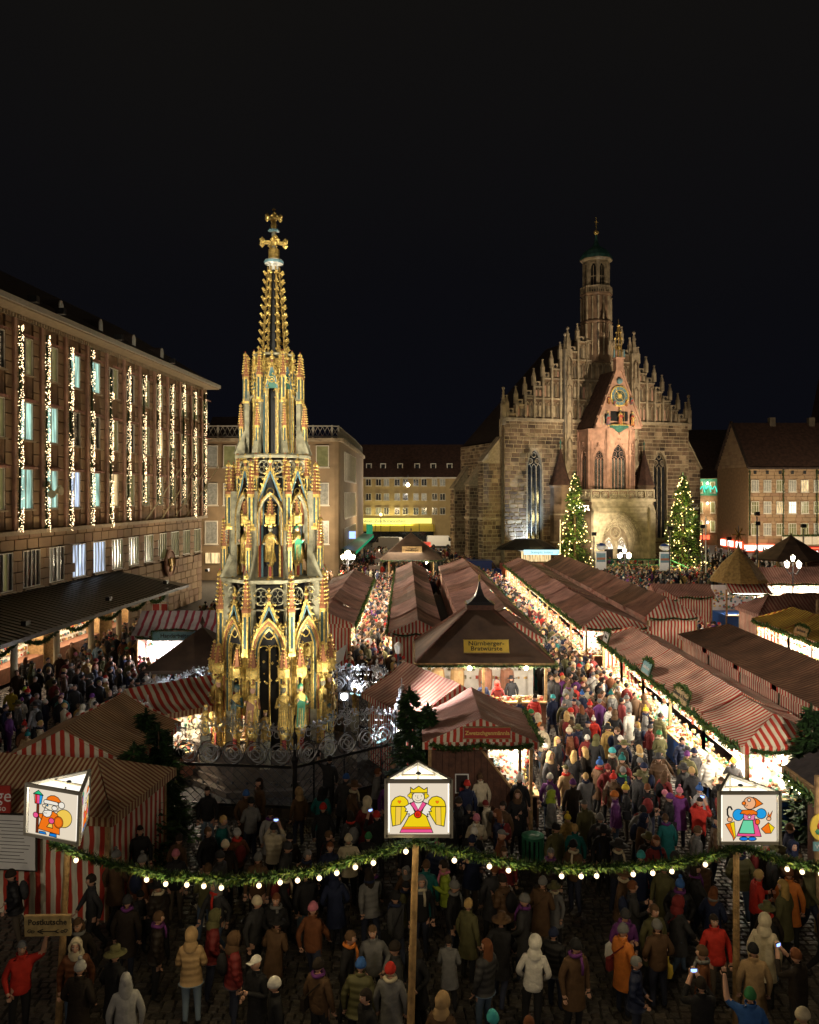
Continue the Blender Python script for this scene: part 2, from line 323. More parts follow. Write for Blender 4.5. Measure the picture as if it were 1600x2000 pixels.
def arch_wall(mb,x0,x1,z0,z1,w,h,cx,zb,y0,y1,m,rise=None,n=6,hollow=False):
    """flat wall x0..x1, z0..z1 with a pointed opening, with its reveals"""
    A=parch(w,h,cx,zb,rise,n); k=len(A)//2
    L=A[:k+1]; Rr=A[k:]
    yy=(y0,)if hollow else (y0,)
    for y in yy:
        if zb>z0: mb.mesh([(x0,y,z0),(x1,y,z0),(x1,y,zb),(x0,y,zb)],[(0,1,2,3)],m)
        for i in range(len(L)-1):
            (a,za),(b,zc)=L[i],L[i+1]; mb.mesh([(x0,y,za),(a,y,za),(b,y,zc),(x0,y,zc)],[(0,1,2,3)],m)
        for i in range(len(Rr)-1):
            (a,za),(b,zc)=Rr[i],Rr[i+1]; mb.mesh([(a,y,za),(x1,y,za),(x1,y,zc),(b,y,zc)],[(0,1,2,3)],m)
        zt=A[k][1]
        if zt<z1: mb.mesh([(x0,y,zt),(x1,y,zt),(x1,y,z1),(x0,y,z1)],[(0,1,2,3)],m)
    for i in range(len(A)-1):
        a,b=A[i],A[i+1]; mb.mesh([(a[0],y0,a[1]),(a[0],y1,a[1]),(b[0],y1,b[1]),(b[0],y0,b[1])],[(0,1,2,3)],m)
    mb.mesh([(A[0][0],y0,zb),(A[-1][0],y0,zb),(A[-1][0],y1,zb),(A[0][0],y1,zb)],[(0,1,2,3)],m)
# ================= setting: ground with its cobbles
g=MB()
g.mesh([(-400,-30,0),(400,-30,0),(400,600,0),(-400,600,0)],[(0,1,2,3)],'joint')
ground=g.build('square_paving'); ground['kind']='structure'
FC=(-4.97,30.0)     # fountain centre
def cobble_bits():
    near=[];far=[]
    y=14.2; k=0
    while y<46:
        dy=.17+.05*rnd.random()
        x0=max(-.5*y-1,-20.5); x1=min(.5*y+1,11 if y>26 else 14); x=x0+rnd.random()*.2
        while x<x1:
            dx=.17+.13*rnd.random()
            ok=not((x-FC[0])**2+(y-FC[1])**2<23 or (y>24.3 and y<28 and .5<x<3.6))
            if ok: (near if y<19 else far).append((x+dx/2,y+dy/2,dx-.025,dy-.025,.05+rnd.random()*.018,rnd.uniform(-.04,.04)))
            x+=dx
        y+=dy
    return near,far
near,far=cobble_bits()
near.sort(key=lambda c:c[1]+abs(c[0]-1)*.25)
u=MB(); u.mesh([(-.5,-.5,0),(.5,-.5,0),(.5,.5,0),(-.5,.5,0),(-.42,-.42,1),(.42,-.42,1),(.42,.42,1),(-.42,.42,1)],[(4,5,6,7),(0,1,5,4),(1,2,6,5),(2,3,7,6),(3,0,4,7)],'cobble')
cme=u.data('cobble')
for c in near[:290]:
    o=link('cobble',cme,ground,(c[0],c[1],.004),rz=c[5],scale=(c[2],c[3],c[4]))
b=MB()
for c in near[290:]+far:
    q=Matrix.Rotation(c[5],3,'Z'); hx,hy,hz=c[2]/2,c[3]/2,c[4]
    vs=[(-hx,-hy,.004),(hx,-hy,.004),(hx,hy,.004),(-hx,hy,.004),(-hx*.84,-hy*.84,hz),(hx*.84,-hy*.84,hz),(hx*.84,hy*.84,hz),(-hx*.84,hy*.84,hz)]
    b.mesh([(q@Vector(p))+Vector((c[0],c[1],0)) for p in vs],[(4,5,6,7),(0,1,5,4),(1,2,6,5),(2,3,7,6),(3,0,4,7)],'cobble')
o=b.build('cobbles',ground); o['kind']='stuff'
rb=MB(); rb.mesh([(-30,131,.02),(90,131,.02),(90,168,.02),(-30,168,.02)],[(0,1,2,3)],'asphalt'); o=rb.build('side_street'); o['kind']='structure'

# ================= fir garlands
def garland(mb,path,r,dens=260,seed=1,tip=.35,ln=.13):
    """a rope of fir sprigs: thin core and many small needle blades"""
    rr=random.Random(seed); P=[Vector(p) for p in path]
    mb.tube(P,r*.45,'dark_fir',5)
    for i in range(len(P)-1):
        a,b=P[i],P[i+1]; L=(b-a).length; d=(b-a)/max(L,1e-4)
        for k in range(int(L*dens)+1):
            p=a+(b-a)*rr.random(); v=Vector((rr.gauss(0,1),rr.gauss(0,1),rr.gauss(0,1)-.35)); v=(v-d*v.dot(d)).normalized()
            s=v*.9+d*rr.uniform(-.9,.9); s.normalize(); l=ln*rr.uniform(.6,1.4); w=d.cross(v)*ln*.16
            q=p+v*r*.35*rr.random()
            m='fir_tip' if rr.random()<tip else 'fir'
            mb.mesh([q-w,q+w,q+s*l+w*.5,q+s*l-w*.5],[(0,1,2,3)],m)
def sagpath(a,b,sag,n=16):
    a=Vector(a); b=Vector(b); return [a+(b-a)*(i/n)-Vector((0,0,4*sag*(i/n)*(1-i/n))) for i in range(n+1)]

# ================= town hall on the left
TH=empty('town_hall',(-19.75,78,0),rz=0,label='sandstone town hall with vertical strings of fairy lights between its windows',cat='building')
dv=Vector((-.0725,-1)).normalized(); TH.rotation_euler=(0,0,math.atan2(dv.y,dv.x))
# local x runs towards the camera along the front, local y points out to the square
b=MB(); LEN=52
def thwall():
    rr=random.Random(3)
    nb=18; pitch=2.909; x0b=.4
    # ashlar courses above the ledge, on piers between the windows
    b.bb(-.0,LEN,-.9,-.45,0,20.1,'hall_panel')
    for k in range(18):
        for z0,z1 in ((7.95,9.12),(11.46,13.1),(15.3,16.87),(19,20.1)): b.bb(x0b+k*pitch-2.12,x0b+k*pitch-.63,-.45,-.12,z0,z1,'hall_panel')
    b.bb(-.02,LEN,-14,-.95,0,20.1,'hall_panel')
    return nb,pitch,x0b
nb,pitch,x0b=thwall()
b.build('wall',TH)
blk=[];rr=random.Random(4)
big=MB()
def zspans(opens,z0,z1):
    return [(z0,z1)]
# ground storeys: flush blocks with window holes
ZW=(4.6,6.75)
def put(x0,x1,z0,z1,y1,lst): lst.append((x0,x1,z0,z1,y1))
z=0
while z<7.75:
    h=.62; z2=min(z+h,7.75); x=-(rr.random()*.8)
    while x<LEN:
        w=1.1+rr.random()*.5; a,c=max(0,x),min(LEN,x+w)
        hit=None
        for k in range(nb):
            wx0=x0b+k*pitch+.0; wx1=wx0+1.85
            if z2>ZW[0]+.02 and z<ZW[1]-.02 and a<wx1 and c>wx0: hit=(wx0,wx1)
        if hit:
            if hit[0]-a>.12: put(a,hit[0],z,z2,0,blk)
            if c-hit[1]>.12: put(hit[1],c,z,z2,0,blk)
        else: put(a,c,z,z2,0,blk)
        x+=w
    z=z2
# upper storeys: piers
ROWS=((9.12,11.46),(13.1,15.3),(16.87,19.0))
for k in range(nb):
    px1=x0b+k*pitch   # garland rib position near this
    z=8.0
    while z<20:
        z2=min(z+.72,20.1); put(px1-.65,px1+.8,z,z2,.0,blk); z=z2
blk.sort(key=lambda q:q[0])
ub=MB(); ub.mesh([(-.5,-.5,-.5),(.5,-.5,-.5),(.5,-.5,.5),(-.5,-.5,.5),(-.47,.5,-.47),(.47,.5,-.47),(.47,.5,.47),(-.47,.5,.47)],[(4,7,6,5),(0,4,5,1),(1,5,6,2),(2,6,7,3),(3,7,4,0)],'hall_stone')
ubm=ub.data('stone_block')
blk=[q for q in blk if q[1]-q[0]>.1 and q[0]<37.5]; vis=[q for q in blk if q[0]<34.5]
vis.sort(key=lambda q:-(q[1]-q[0])*(q[3]-q[2])*(1/(78-q[0])**2))
chosen=set(map(id,vis[:260]))
sb=MB()
for q in blk:
    cx,cz=(q[0]+q[1])/2,(q[2]+q[3])/2; y=q[4]-rr.random()*.02
    if id(q) in chosen: link('stone_block',ubm,TH,(cx,y-.24,cz),scale=(q[1]-q[0]-.02,.46,q[3]-q[2]-.02))
    else:
        sb.T=Matrix.Translation((cx,y-.24,cz))@Matrix.Diagonal((q[1]-q[0]-.02,.46,q[3]-q[2]-.02,1)); sb.mesh([(-.5,-.5,-.5),(.5,-.5,-.5),(.5,-.5,.5),(-.5,-.5,.5),(-.47,.5,-.47),(.47,.5,-.47),(.47,.5,.47),(-.47,.5,.47)],[(4,7,6,5),(0,4,5,1),(1,5,6,2),(2,6,7,3),(3,7,4,0)],'hall_stone')
o=sb.build('stone_blocks',TH); o['kind']='stuff'
# ribs between bays, fluted panels under windows, ledge
for k in range(14):
    x=x0b+k*pitch
    r_=MB(); r_.bb(x-.13,x+.13,.0,.14,7.95,20.05,'pink_stone'); r_.build('pilaster',TH)
    for zz0,zz1 in ((11.5,13.0),(15.35,16.8),(8.0,9.05)):
        f=MB()
        for j in range(11): f.bb(x-pitch+.85+j*.127,x-pitch+.93+j*.127,-.44,-.06,zz0,zz1,'hall_panel')
        f.build('fluted_panel',TH)
l=MB(); l.bb(-.2,LEN,.0,.5,7.72,7.95,'hall_trim'); l.build('ledge',TH)
c=MB(); c.bb(-1.3,LEN,-1,1.25,20.1,20.32,'hall_trim'); c.bb(-1.35,LEN,1.2,1.4,20.2,20.5,'grey_metal')
for j in range(130): c.bb(j*.3,j*.3+.15,.02,.22,19.85,20.08,'hall_trim')
c.build('cornice',TH)
# end wall corner quoins, roof
r_=MB(); r_.mesh([(-1.3,1.3,20.4),(LEN,1.3,20.4),(LEN,-6,25.0),(4.5,-6,25.0),(-1.3,-13,20.4)],[(0,1,2,3),(0,3,4)],'roof_dark'); roof=r_.build('roof',TH)
for (xx) in (26.3,20.7,15,9.2):
    d=MB(); d.T=Matrix.Translation((xx,-.7,21.35))@Matrix.Rotation(PI,4,'Z')@Matrix.Scale(.8,4)
    d.prism(parch(.75,.75,0,0,.45),-.35,1.4,'roof_dark'); d.prism(parch(.55,.62,0,.08,.35),-.40,-.34,'curtain_glass'); arch_ring(d,.55,.62,0,.08,.07,-.43,-.34,'white_frame',.35); 
    d.bb(-.03,.03,-.44,-.39,.08,1.0,'white_frame'); d.build('dormer',TH)
LIT={(2,12-3):1}
def hall_window(x0,x1,z0,z1,glass,parent,bars=3,awning=False):
    w=MB(); t=.06
    for a,c_,e,f in ((x0,x0+t,z0,z1),(x1-t,x1,z0,z1),(x0+t,x1-t,z0,z0+t),(x0+t,x1-t,z1-t,z1)): w.bb(a,c_,-.22,-.02,e,f,'white_frame')
    for j in range(1,bars):
        xm=x0+(x1-x0)*j/bars; w.bb(xm-.03,xm+.03,-.18,-.05,z0+t,z1-t,'white_frame')
    w.bb(x0-.08,x1+.08,-.2,.14,z0-.1,z0-.005,'hall_trim')
    fr=w.build('window',parent)
    for j in range(bars):
        a=x0+(x1-x0)*j/bars+.03; c_=x0+(x1-x0)*(j+1)/bars-.03
        p=MB(); p.bb(a,c_,-.13,-.11,z0+t,z1-t,glass if not isinstance(glass,(list,tuple)) else glass[j%len(glass)]); p.build('pane',fr)
    if awning:
        p=MB(); p.T=Matrix.Translation((0,0,z1))
        p.poly([(x0-.1,-.2,.28),(x1+.1,-.2,.28),(x1+.1,.28,.10),(x0-.1,.28,.10)],'stripe_fine',[(x0,0),(x1,0),(x1,.5),(x0,.5)])
        p.poly([(x0-.1,.28,.10),(x1+.1,.28,.10),(x1+.1,.28,-.04),(x0-.1,.28,-.04)],'stripe_fine',[(x0,0),(x1,0),(x1,.5),(x0,.5)]); p.build('awning',fr)
# bay 0 is the one next to the nearest garland in view (x=32.0)
litset={(0,1):'cyan_window',(1,1):'cyan_window',(0,0):'cyan_window',(1,0):'cyan_window',(2,0):'violet_window',(3,0):'cyan_window',(4,0):'warm_window',(7,1):'warm_window',(2,2):'cyan_window',(3,2):'cyan_window'}
for k in range(13):
    xg=x0b+k*pitch; bay=11-k
    for ri,(z0,z1) in enumerate(ROWS):
        gl=litset.get((bay,ri)) or ('olive_glass' if bay>5 or ri==0 else ('curtain_glass' if rr.random()<.25 else 'dark_glass'))
        if gl=='olive_glass' and rr.random()<.3: gl=['olive_glass','dark_glass','olive_glass']
        if gl=='dark_glass' and rr.random()<.6: gl=['olive_glass','dark_glass']
        hall_window(xg-2.1,xg-.67,z0,z1,gl,TH,2,True)
for k in range(15):
    xg=x0b+k*pitch; bay=12-k
    gl={4+0:'violet_window',5:'violet_window',3:['dark_glass','curtain_glass'],2:'dark_glass'}.get(bay-0,'olive_glass' if bay>5 else ['dark_glass','olive_glass','dark_glass'])
    hall_window(xg,xg+1.85,ZW[0],ZW[1],gl,TH,4)
# flag poles
for k,xx in enumerate((14.2,11.0,8.0,5.1)):
    p=MB(); p.tube([(xx,.2,7.9),(xx-3.2,2.2,12.6)],.07,'cream_post',6,r2=.05); p.tube([(xx,.0,9.8),(xx-1.1,.75,9.6)],.02,'iron',4); p.build('flag_pole',TH)
# loudspeakers on the rib
p=MB()
for a in (0,1.1,2.2,4):
    p.T=Matrix.Translation((29.4,.7,10.0))@Matrix.Rotation(a,4,'Z')
    p.lathe([(.05,0),(.08,.2),(.26,.45)],10,'cream_post',caps=False) if 0 else p.tube([(0,0,0),(.25,.1,.1*a),(.5,.2,.15*a)],lambda t:.05+.2*t*t,'cream_post',8)
p.build('loudspeaker',TH)
# round medallion
p=MB(); p.T=Matrix.Translation((8.9,.12,4.2))@Matrix.Rotation(-PI/2,4,'X')
p.lathe([(1.15,0),(1.15,.12),(1.0,.2),(.95,.12),(.0,.12)],28,'pink_stone'); p.ball((0,0,.15),.5,'old_gold',9,6,(.7,1,.3)); p.ball((.1,.55,.18),.25,'old_gold',7,5,(1,1,.5))
for s_ in (-1,1): p.tube([(0,0,.2),(.5*s_,.2,.2),(.55*s_,-.4,.15)],.09,'old_gold',5)
p.build('medallion',TH)
# light garlands on the ribs
GL_=[]
for k in range(12):
    x=x0b+k*pitch; bay=11-k; seedr=random.Random(50+k)
    t=empty('light_garland',label=['first','second','third','fourth','fifth','sixth','seventh','eighth','ninth','tenth','eleventh','twelfth'][bay]+' string of fairy lights from the near end of the hall front',cat='light garland',group='fairy light strings down the town hall front')
    t.location=TH.matrix_basis@Vector((x,.38,0)) ; t.rotation_euler=TH.rotation_euler
    zb=7.6+seedr.random()*.5+(1.7 if bay in (6,) else 0)+(1.2 if bay in (7,8,9) else 0); zt=19.7-seedr.random()*.5-(1.0 if bay==4 else 0)
    path=[(seedr.uniform(-.05,.05),0,zb+(zt-zb)*i/24) for i in range(25)]
    gb=MB(); garland(gb,path,.13,60,seed=k,tip=.1,ln=.16); gb.build('fir_rope',t)
    lb=MB()
    n=460 if bay<6 else 340
    dark=[(seedr.uniform(zb,zt),seedr.uniform(.3,1.0)) for _ in range(2)]
    if bay==4: dark.append((19,1.9))
    for j in range(n):
        z=zb+(zt-zb)*((seedr.random()+.004*seedr.randint(-3,3))%1)
        if any(abs(z-d[0])<d[1] and seedr.random()<.85 for d in dark): continue
        i=min(int((z-zb)/(zt-zb)*24),23); off=path[i][0]; a=seedr.uniform(0,PI)
        lb.octa((off+math.cos(a)*.17*seedr.uniform(.5,1.25),math.sin(a)*.2,z),.018+.014*seedr.random(),'bulb_small')
    o=lb.build('fairy_lights',t); o['kind']='stuff'

# canopy along the hall, with its posts
CA=empty('arcade_canopy',(-19.75,78,0),label='long dark standing seam metal canopy on pale round posts',cat='canopy'); CA.rotation_euler=TH.rotation_euler
b=MB(); x0,x1=19.0,54
def cz(y): return 4.45-(y-.05)*.235
def cx0(y): return 19.0-(y)*.35
b.mesh([(cx0(.05),.05,cz(.05)),(x1,.05,cz(.05)),(x1,4.75,cz(4.75)),(cx0(4.75),4.75,cz(4.75))],[(0,1,2,3)],'seam_metal')
b.mesh([(cx0(.05),.05,cz(.05)-.12),(x1,.05,cz(.05)-.12),(x1,4.75,cz(4.75)-.12),(cx0(4.75),4.75,cz(4.75)-.12)],[(3,2,1,0)],'cream_post')
b.mesh([(cx0(4.75),4.75,cz(4.75)),(x1,4.75,cz(4.75)),(x1,4.75,cz(4.75)-.2),(cx0(4.75),4.75,cz(4.75)-.2)],[(0,1,2,3)],'black_metal')
b.mesh([(cx0(.05),.05,cz(.05)),(cx0(4.75),4.75,cz(4.75)),(cx0(4.75),4.75,cz(4.75)-.2),(cx0(.05),.05,cz(.05)-.2)],[(0,1,2,3)],'black_metal')
b.build('roof',CA)
for j in range(68):
    x=19.1+j*.5
    s=MB(); s.bar((x,.06,cz(.06)+.02),(x,4.72,cz(4.72)+.02),.035,'seam_metal',.05); s.build('roof_seam',CA)
for xx in (20.2,23.9,27.6,31.3,35.2,39.2):
    p=MB(); p.lathe([(.20,0),(.17,.1),(.16,3.3)],14,'cream_post',c=(xx,3.95,0)); p.build('post',CA)
gx=[19,20.2,23.9,27.6,31.3,35.2,39.2,43]
for j in range(1,len(gx)-1):
    t=empty('canopy_garland',label=['','fir garland swag at the far end of the metal canopy','second fir swag from the far end under the canopy edge','third fir swag from the far end under the canopy edge','fourth fir swag from the far end under the canopy','fifth fir swag from the far end under the canopy','nearest fir swag under the metal canopy edge'][j],cat='garland',group='fir swags under the canopy edge')
    gb=MB(); garland(gb,[TH.matrix_basis@Vector(p) for p in sagpath((gx[j],4.25,3.25),(gx[j+1],4.25,3.25),.55,10)],.11,150,seed=j+90,tip=.2); gb.build('fir_rope',t)
# lit shop fronts below the canopy
for j,(a,c_,mm) in enumerate(((20.5,23,'tube_warm'),(25,30.5,'tube_white'),(32,37.5,'tube_white'))):
    k=MB(); k.bb(a,c_,.25,.6,.95,2.45,'cloth_white'); k.bb(a,c_,.62,1.5,.2,1.0,'counter_wood'); k.bb(a-.08,a-.02,.05,1.5,0,2.8,'wood'); k.bb(c_+.02,c_+.08,.05,1.5,0,2.8,'wood')
    kr=random.Random(j)
    for _ in range(160):
        xx=kr.uniform(a,c_-.1); zz=kr.choice([1.05,1.35,1.7,2.05]); kc=kr.choice(['red_paint','gold','green_paint','pale_paint','sky_blue','counter_wood']); s_=kr.uniform(.05,.11)
        k.bb(xx,xx+s_,.62,.62+s_,zz,zz+s_*1.5,kc)
    k.bb(a,c_,.6,.68,2.5,2.6,mm)
    t=k.build('arcade_counter'); t.location=TH.location; t.rotation_euler=TH.rotation_euler
    tag(t,['small lit counter at the far end under the metal canopy','brightly lit goods counter under the middle of the metal canopy','brightly lit goods counter under the near part of the canopy'][j],'market counter','lit counters under the canopy')
    p0=TH.matrix_basis@Vector(((a+c_)/2,1.7,2.75)); p1=TH.matrix_basis@Vector(((a+c_)/2,1.2,0.9))
    lamp('AREA',p0,(90,230,230)[j],(1,.76,.5),p1,size=c_-a,size_y=.5)

# added fill lights on the canopy roof, put there to brighten the hall front
for i,x in enumerate((12,21,30,39,47)):
    q=MB(); q.box((0,0,0),(.4,.25,.22),'black_metal'); o=q.build('facade_floodlight'); o.location=TH.matrix_basis@Vector((x,4.4,3.9)); o.rotation_euler=TH.rotation_euler; tag(o,['small floodlight on the far end of the metal canopy roof','second small floodlight from the far end of the canopy roof','middle small floodlight on the canopy roof','small floodlight on the near part of the canopy roof','small floodlight nearest the camera on the canopy roof'][i],'floodlight','small floodlights on the canopy roof')
    lamp('SPOT',TH.matrix_basis@Vector((x,4.9,4.2)),850,(1,.74,.42),TH.matrix_basis@Vector((x,.0,14.5)),size=.4,angle=110,blend=1)

for i,(x,tx,ty,pw) in enumerate(((22,4,62,9000),(38,-2,48,3500),(12,12,72,11000),(30,14,55,7000),(33,11,31,30000))):  # added fill spots with small boxes on the eaves, brightening stall roofs
    q=MB(); q.box((0,0,0),(.5,.4,.35),'black_metal'); o=q.build('eaves_floodlight'); p_=TH.matrix_basis@Vector((x,1.5,20.7)); o.location=p_; tag(o,'floodlight box on the town hall eaves above the '+['eighth','fourth','eleventh','sixth','fifth'][i]+' light string','floodlight','floodlights on the town hall eaves')
    lamp('SPOT',p_+Vector((.5,0,-.2)),pw,(1,.82,.66),(tx,ty,2.5),size=.3,angle=62 if i<4 else 36,blend=1)
# ================= gilded fountain tower
FT=empty('fountain_tower',(FC[0],FC[1],0),label='tall gilded gothic fountain spire glowing gold in tiers',cat='fountain')
FT.rotation_euler=(0,0,R(4))
def pinnacle_mb(h,w,body='blue_paint',crk='gold',spire='pink_paint'):
    """square pier with a crocketed pyramid; origin at its foot"""
    b=MB(); hb=h*.5; q=w/2
    b.bb(-q,q,-q,q,0,hb,'gold'); 
    for s in (-1,1):
        b.bb(-q*.42,q*.42,s*q,s*(q+.012),hb*.10,hb*.90,body); b.bb(s*q,s*(q+.012),-q*.42,q*.42,hb*.10,hb*.90,body)
    b.bb(-q*1.25,q*1.25,-q*1.25,q*1.25,-.05*h,0,'gold')
    b.lathe([(q*1.6,hb),(q*1.6,hb+.03*h),(q*1.15,hb+.07*h),(q*.42,h*.95)],4,spire,rot0=PI/4)
    for k in range(8):
        z=hb+.07*h+k*(h*.42/8); r=q*(1.35-.9*k/8)
        for j in range(4):
            a=j*PI/2+PI/4; b.octa((r*math.cos(a)*1.12,r*math.sin(a)*1.12,z),q*.42,crk)
            if k%2==0: b.octa((r*.8*math.cos(a+PI/4),r*.8*math.sin(a+PI/4),z),q*.26,crk)
    b.octa((0,0,h*.97),q*.75,crk); b.bb(-q*.9,q*.9,-q*.2,q*.2,h*.93,h*.96,crk); b.bb(-q*.2,q*.2,-q*.9,q*.9,h*.93,h*.96,crk); b.octa((0,0,h*1.01),q*.35,'red_paint')
    return b
def gable_mb(w,h,depth=.08,green=False):
    """steep open gable over an arch, with crockets and finial; base at z=0 centred"""
    b=MB()
    for s in (-1,1):
        b.bar((s*w/2,0,0),(0,0,h),.05,'gold',.09); b.bar((s*w/2*.86,-.03,0.03),(0,-.03,h*.87),.035,'sky_blue',.05)
        for k in range(5):
            t=(k+.6)/5.4; b.octa((s*w/2*(1-t)+s*.05,-.02,h*t),.055,'gold')
    if green: b.mesh([(-w*.36,.0,.04),(w*.36,.0,.04),(0,.0,h*.8)],[(0,1,2)],'copper_green')
    else:
        b.tube([(w*.14*math.cos(a),0,h*.28+w*.14*math.sin(a)) for a in [i*PI/5 for i in range(11)]],.02,'gold',4,cap=False)
        b.mesh([(-w*.30,.03,.02),(w*.30,.03,.02),(0,.03,h*.72)],[(0,1,2)],'black_metal')
    b.lathe([(.05,h),(.03,h+.12),(.09,h+.16),(.10,h+.22),(.04,h+.26),(.03,h+.34),(.07,h+.38),(.02,h+.46)],6,'gold')
    b.lathe([(.045,h+.0),(.055,h+.12)],6,'pink_paint')
    for k in range(7):
        for s in (-1,1): t=(k+.3)/7; b.octa((s*w/2*(1-t)+s*.09,-.05,h*t+.05),.045,'gold')
    return b
def arch_mb(w,h,rise,cols=('gold','old_gold','sky_blue','gold'),t=.055,z0=0):
    b=MB(); ww=w; rr=rise
    for i,c in enumerate(cols):
        arch_ring(b,ww,h,0,z0,t,-.02-.035*i,.12,c,rr,6); ww+=2*t; rr+=t*1.5
    return b
def tracery_mb(w,h,m='pale_paint'):
    b=MB(); b.bb(-w/2,w/2,-.04,.04,0,.05,m); b.bb(-w/2,w/2,-.06,.06,h-.05,h,m)
    n=max(2,int(w/h*1.2)); r=min(w/n,h-.1)/2*.92
    for i in range(n):
        cx=-w/2+w*(i+.5)/n
        b.tube([(cx+r*math.cos(a),0,h/2+r*math.sin(a)) for a in [k*PI/6 for k in range(13)]],.025,m,4,cap=False)
        for k in range(4):
            a=k*PI/2+PI/4; b.tube([(cx+r*.5*math.cos(a)+r*.36*math.cos(t_),0,h/2+r*.5*math.sin(a)+r*.36*math.sin(t_)) for t_ in [q*PI/3 for q in range(7)]],.016,m,3,cap=False)
    return b
def statue_mb(robe,trim,skin='pale_paint',crown=True,seed=0):
    rr=random.Random(seed); b=MB(); b.smooth=True
    b.lathe([(.20,0),(.21,.08),(.15,.35),(.14,.55),(.17,.72),(.19,.88),(.16,.98),(.06,1.02),(.055,1.07)],10,robe,sy=.75)
    b.ball((0,-.01,1.17),.095,skin,9,7,(.9,1,1.15)); b.octa((0,-.105,1.16),.02,skin)
    b.smooth=False
    if crown: b.lathe([(.075,1.22),(.10,1.32),(.03,1.30)],8,'gold')
    else: b.lathe([(.10,1.16),(.09,1.26),(.02,1.31)],8,trim)
    b.smooth=True
    for s in (-1,1):
        el=(s*.25,-.03-.05*rr.random(),.66); ha=(s*(.10+.1*rr.random()),-.20,.66+.25*rr.random())
        b.tube([(s*.16,0,.92),el,ha],.06,trim if s>0 else robe,6,r2=.04); b.ball(ha,.045,skin,6,4)
    b.smooth=False
    b.mesh([(-.20,-.10,.05),(.02,-.17,.02),(.12,-.15,.75),(-.16,-.12,.90)],[(0,1,2,3)],trim)
    for i in range(5):
        x=-.14+i*.07; b.bar((x,-.15,.02),(x*.7,-.12,.6),.02,robe,.03)
    if rr.random()<.6: b.tube([(.26,-.2,-.05),(.24,-.2,1.35)],.014,'gold',4)
    b.box((-.07,-.12,-.03),(.09,.18,.08),'shoe' if rr.random()<.4 else 'gold'); b.box((.07,-.12,-.03),(.09,.18,.08),'gold')
    return b
TF=.88
def ring(name,mes,rad,z,n=8,rot=22.5,face=True,sc=1,parent=None):
    rad=rad*TF
    out=[]
    for i in range(n):
        a=R(rot)+2*PI*i/n
        o=link(name,mes,parent or FT,(rad*math.cos(a),rad*math.sin(a),z),rz=a+PI/2,scale=(sc*TF,sc*TF,sc)); out.append(o)
    return out
def oct_prism(prof,m,name,rot=22.5):
    b=MB(); b.lathe([(r*TF,z) for r,z in prof],8,m,rot0=R(rot)); return b.build(name,FT)
# corners of the octagon at rot 22.5 + 45k ; faces at 45k
A8=math.cos(PI/8)
# basin and steps
TF=1
oct_prism([(3.3,0),(3.3,.2),(3.0,.2),(3.0,.4),(2.9,.4),(2.9,1.25),(3.05,1.3),(3.05,1.42),(2.8,1.42),(2.75,.9),(0,.9)],'church_dark','basin')
oct_prism([(1.0,.9),(1.0,5.2)],'black_metal','core')
TF=.88
# tier 1 : z 1.4 .. 7
oct_prism([(2.25,6.92),(2.25,7.02),(2.05,7.06),(1.2,7.06)],'pale_paint','platform')
oct_prism([(2.02,5.35),(2.02,5.42),(1.9,5.42)],'gold','ledge')
colm=MB(); 
for dx,c_ in ((-.13,'gold'),(0,'old_gold'),(.13,'gold')): colm.lathe([(.06,1.1),(.05,1.2),(.045,4.55),(.07,4.65)],7,c_,c=(dx,-.04 if dx else -.10,0))
colm.bb(-.2,.2,-.02,.25,1.1,4.6,'pale_paint'); colm=colm.data('column')
ring('column',colm,2.02,0)
pier=MB(); pier.bb(-.17,.17,-.14,.2,4.4,6.95,'pale_paint'); ring('buttress',pier.data('buttress'),2.0,0)
inner=MB(); inner.lathe([(.03,1.2),(.03,5.1)],5,'gold'); inner=inner.data('mullion'); ring('mullion',inner,1.75,0,rot=0); 
a1=arch_mb(.78,2.15,.78,('gold','blue_paint','old_gold','pink_paint','gold'),.06).data('arch'); ring('arch',a1,2.12*A8,2.35,rot=0)
for i in range(8):
    a=PI*i/4; t=MB(); 
    for s in (-1,1): t.tube([(s*.19+.19*math.cos(q),0,.19*math.sin(q)) for q in [k*PI/5 for k in range(6)]],.022,'gold',4)
    t.tube([(.13*math.cos(q),0,.33+.13*math.sin(q)) for q in [k*PI/5 for k in range(11)]],.02,'gold',4); link('tracery',t.data('tracery'),FT,(1.8*TF*math.cos(a),1.8*TF*math.sin(a),4.55),rz=a+PI/2)
g1=gable_mb(1.42,1.55).data('gable'); ring('gable',g1,2.16*A8,4.75,rot=0)
t1=tracery_mb(1.30,.98).data('parapet'); ring('parapet',t1,2.0*A8,5.95,rot=0)
bk=MB(); bk.lathe([(1.25,5.4),(1.25,6.9)],8,'black_metal',rot0=R(22.5)); bk.build('core',FT)
p1=pinnacle_mb(2.75,.24).data('pinnacle'); ring('pinnacle',p1,2.25,4.55)
# canopies above the statues (two on each column) and the 16 statues on their pedestals
cn=MB(); cn.lathe([(.20,0),(.22,.12),(.22,.3),(.17,.36)],6,'gold',caps=False)
for i in range(6):
    a=i*PI/3; cn.octa((.2*math.cos(a),.2*math.sin(a),-.04),.06,'gold'); cn.octa((.21*math.cos(a),.21*math.sin(a),.38),.05,'gold')
cn.lathe([(.16,.36),(.05,.95)],6,'pink_paint'); 
for k in range(5):
    for i in range(4): a=i*PI/2; r_=.17-.022*k; cn.octa((r_*math.cos(a),r_*math.sin(a),.42+k*.11),.038,'gold')
cn.octa((0,0,1.0),.08,'gold'); cnm=cn.data('canopy')
pd=MB(); pd.lathe([(.15,0),(.13,.08),(.11,.6),(.18,.72),(.2,.80),(.2,.86)],6,'gold'); pd.bb(-.07,.07,-.14,-.1,.1,.6,'red_paint'); pdm=pd.data('pedestal')
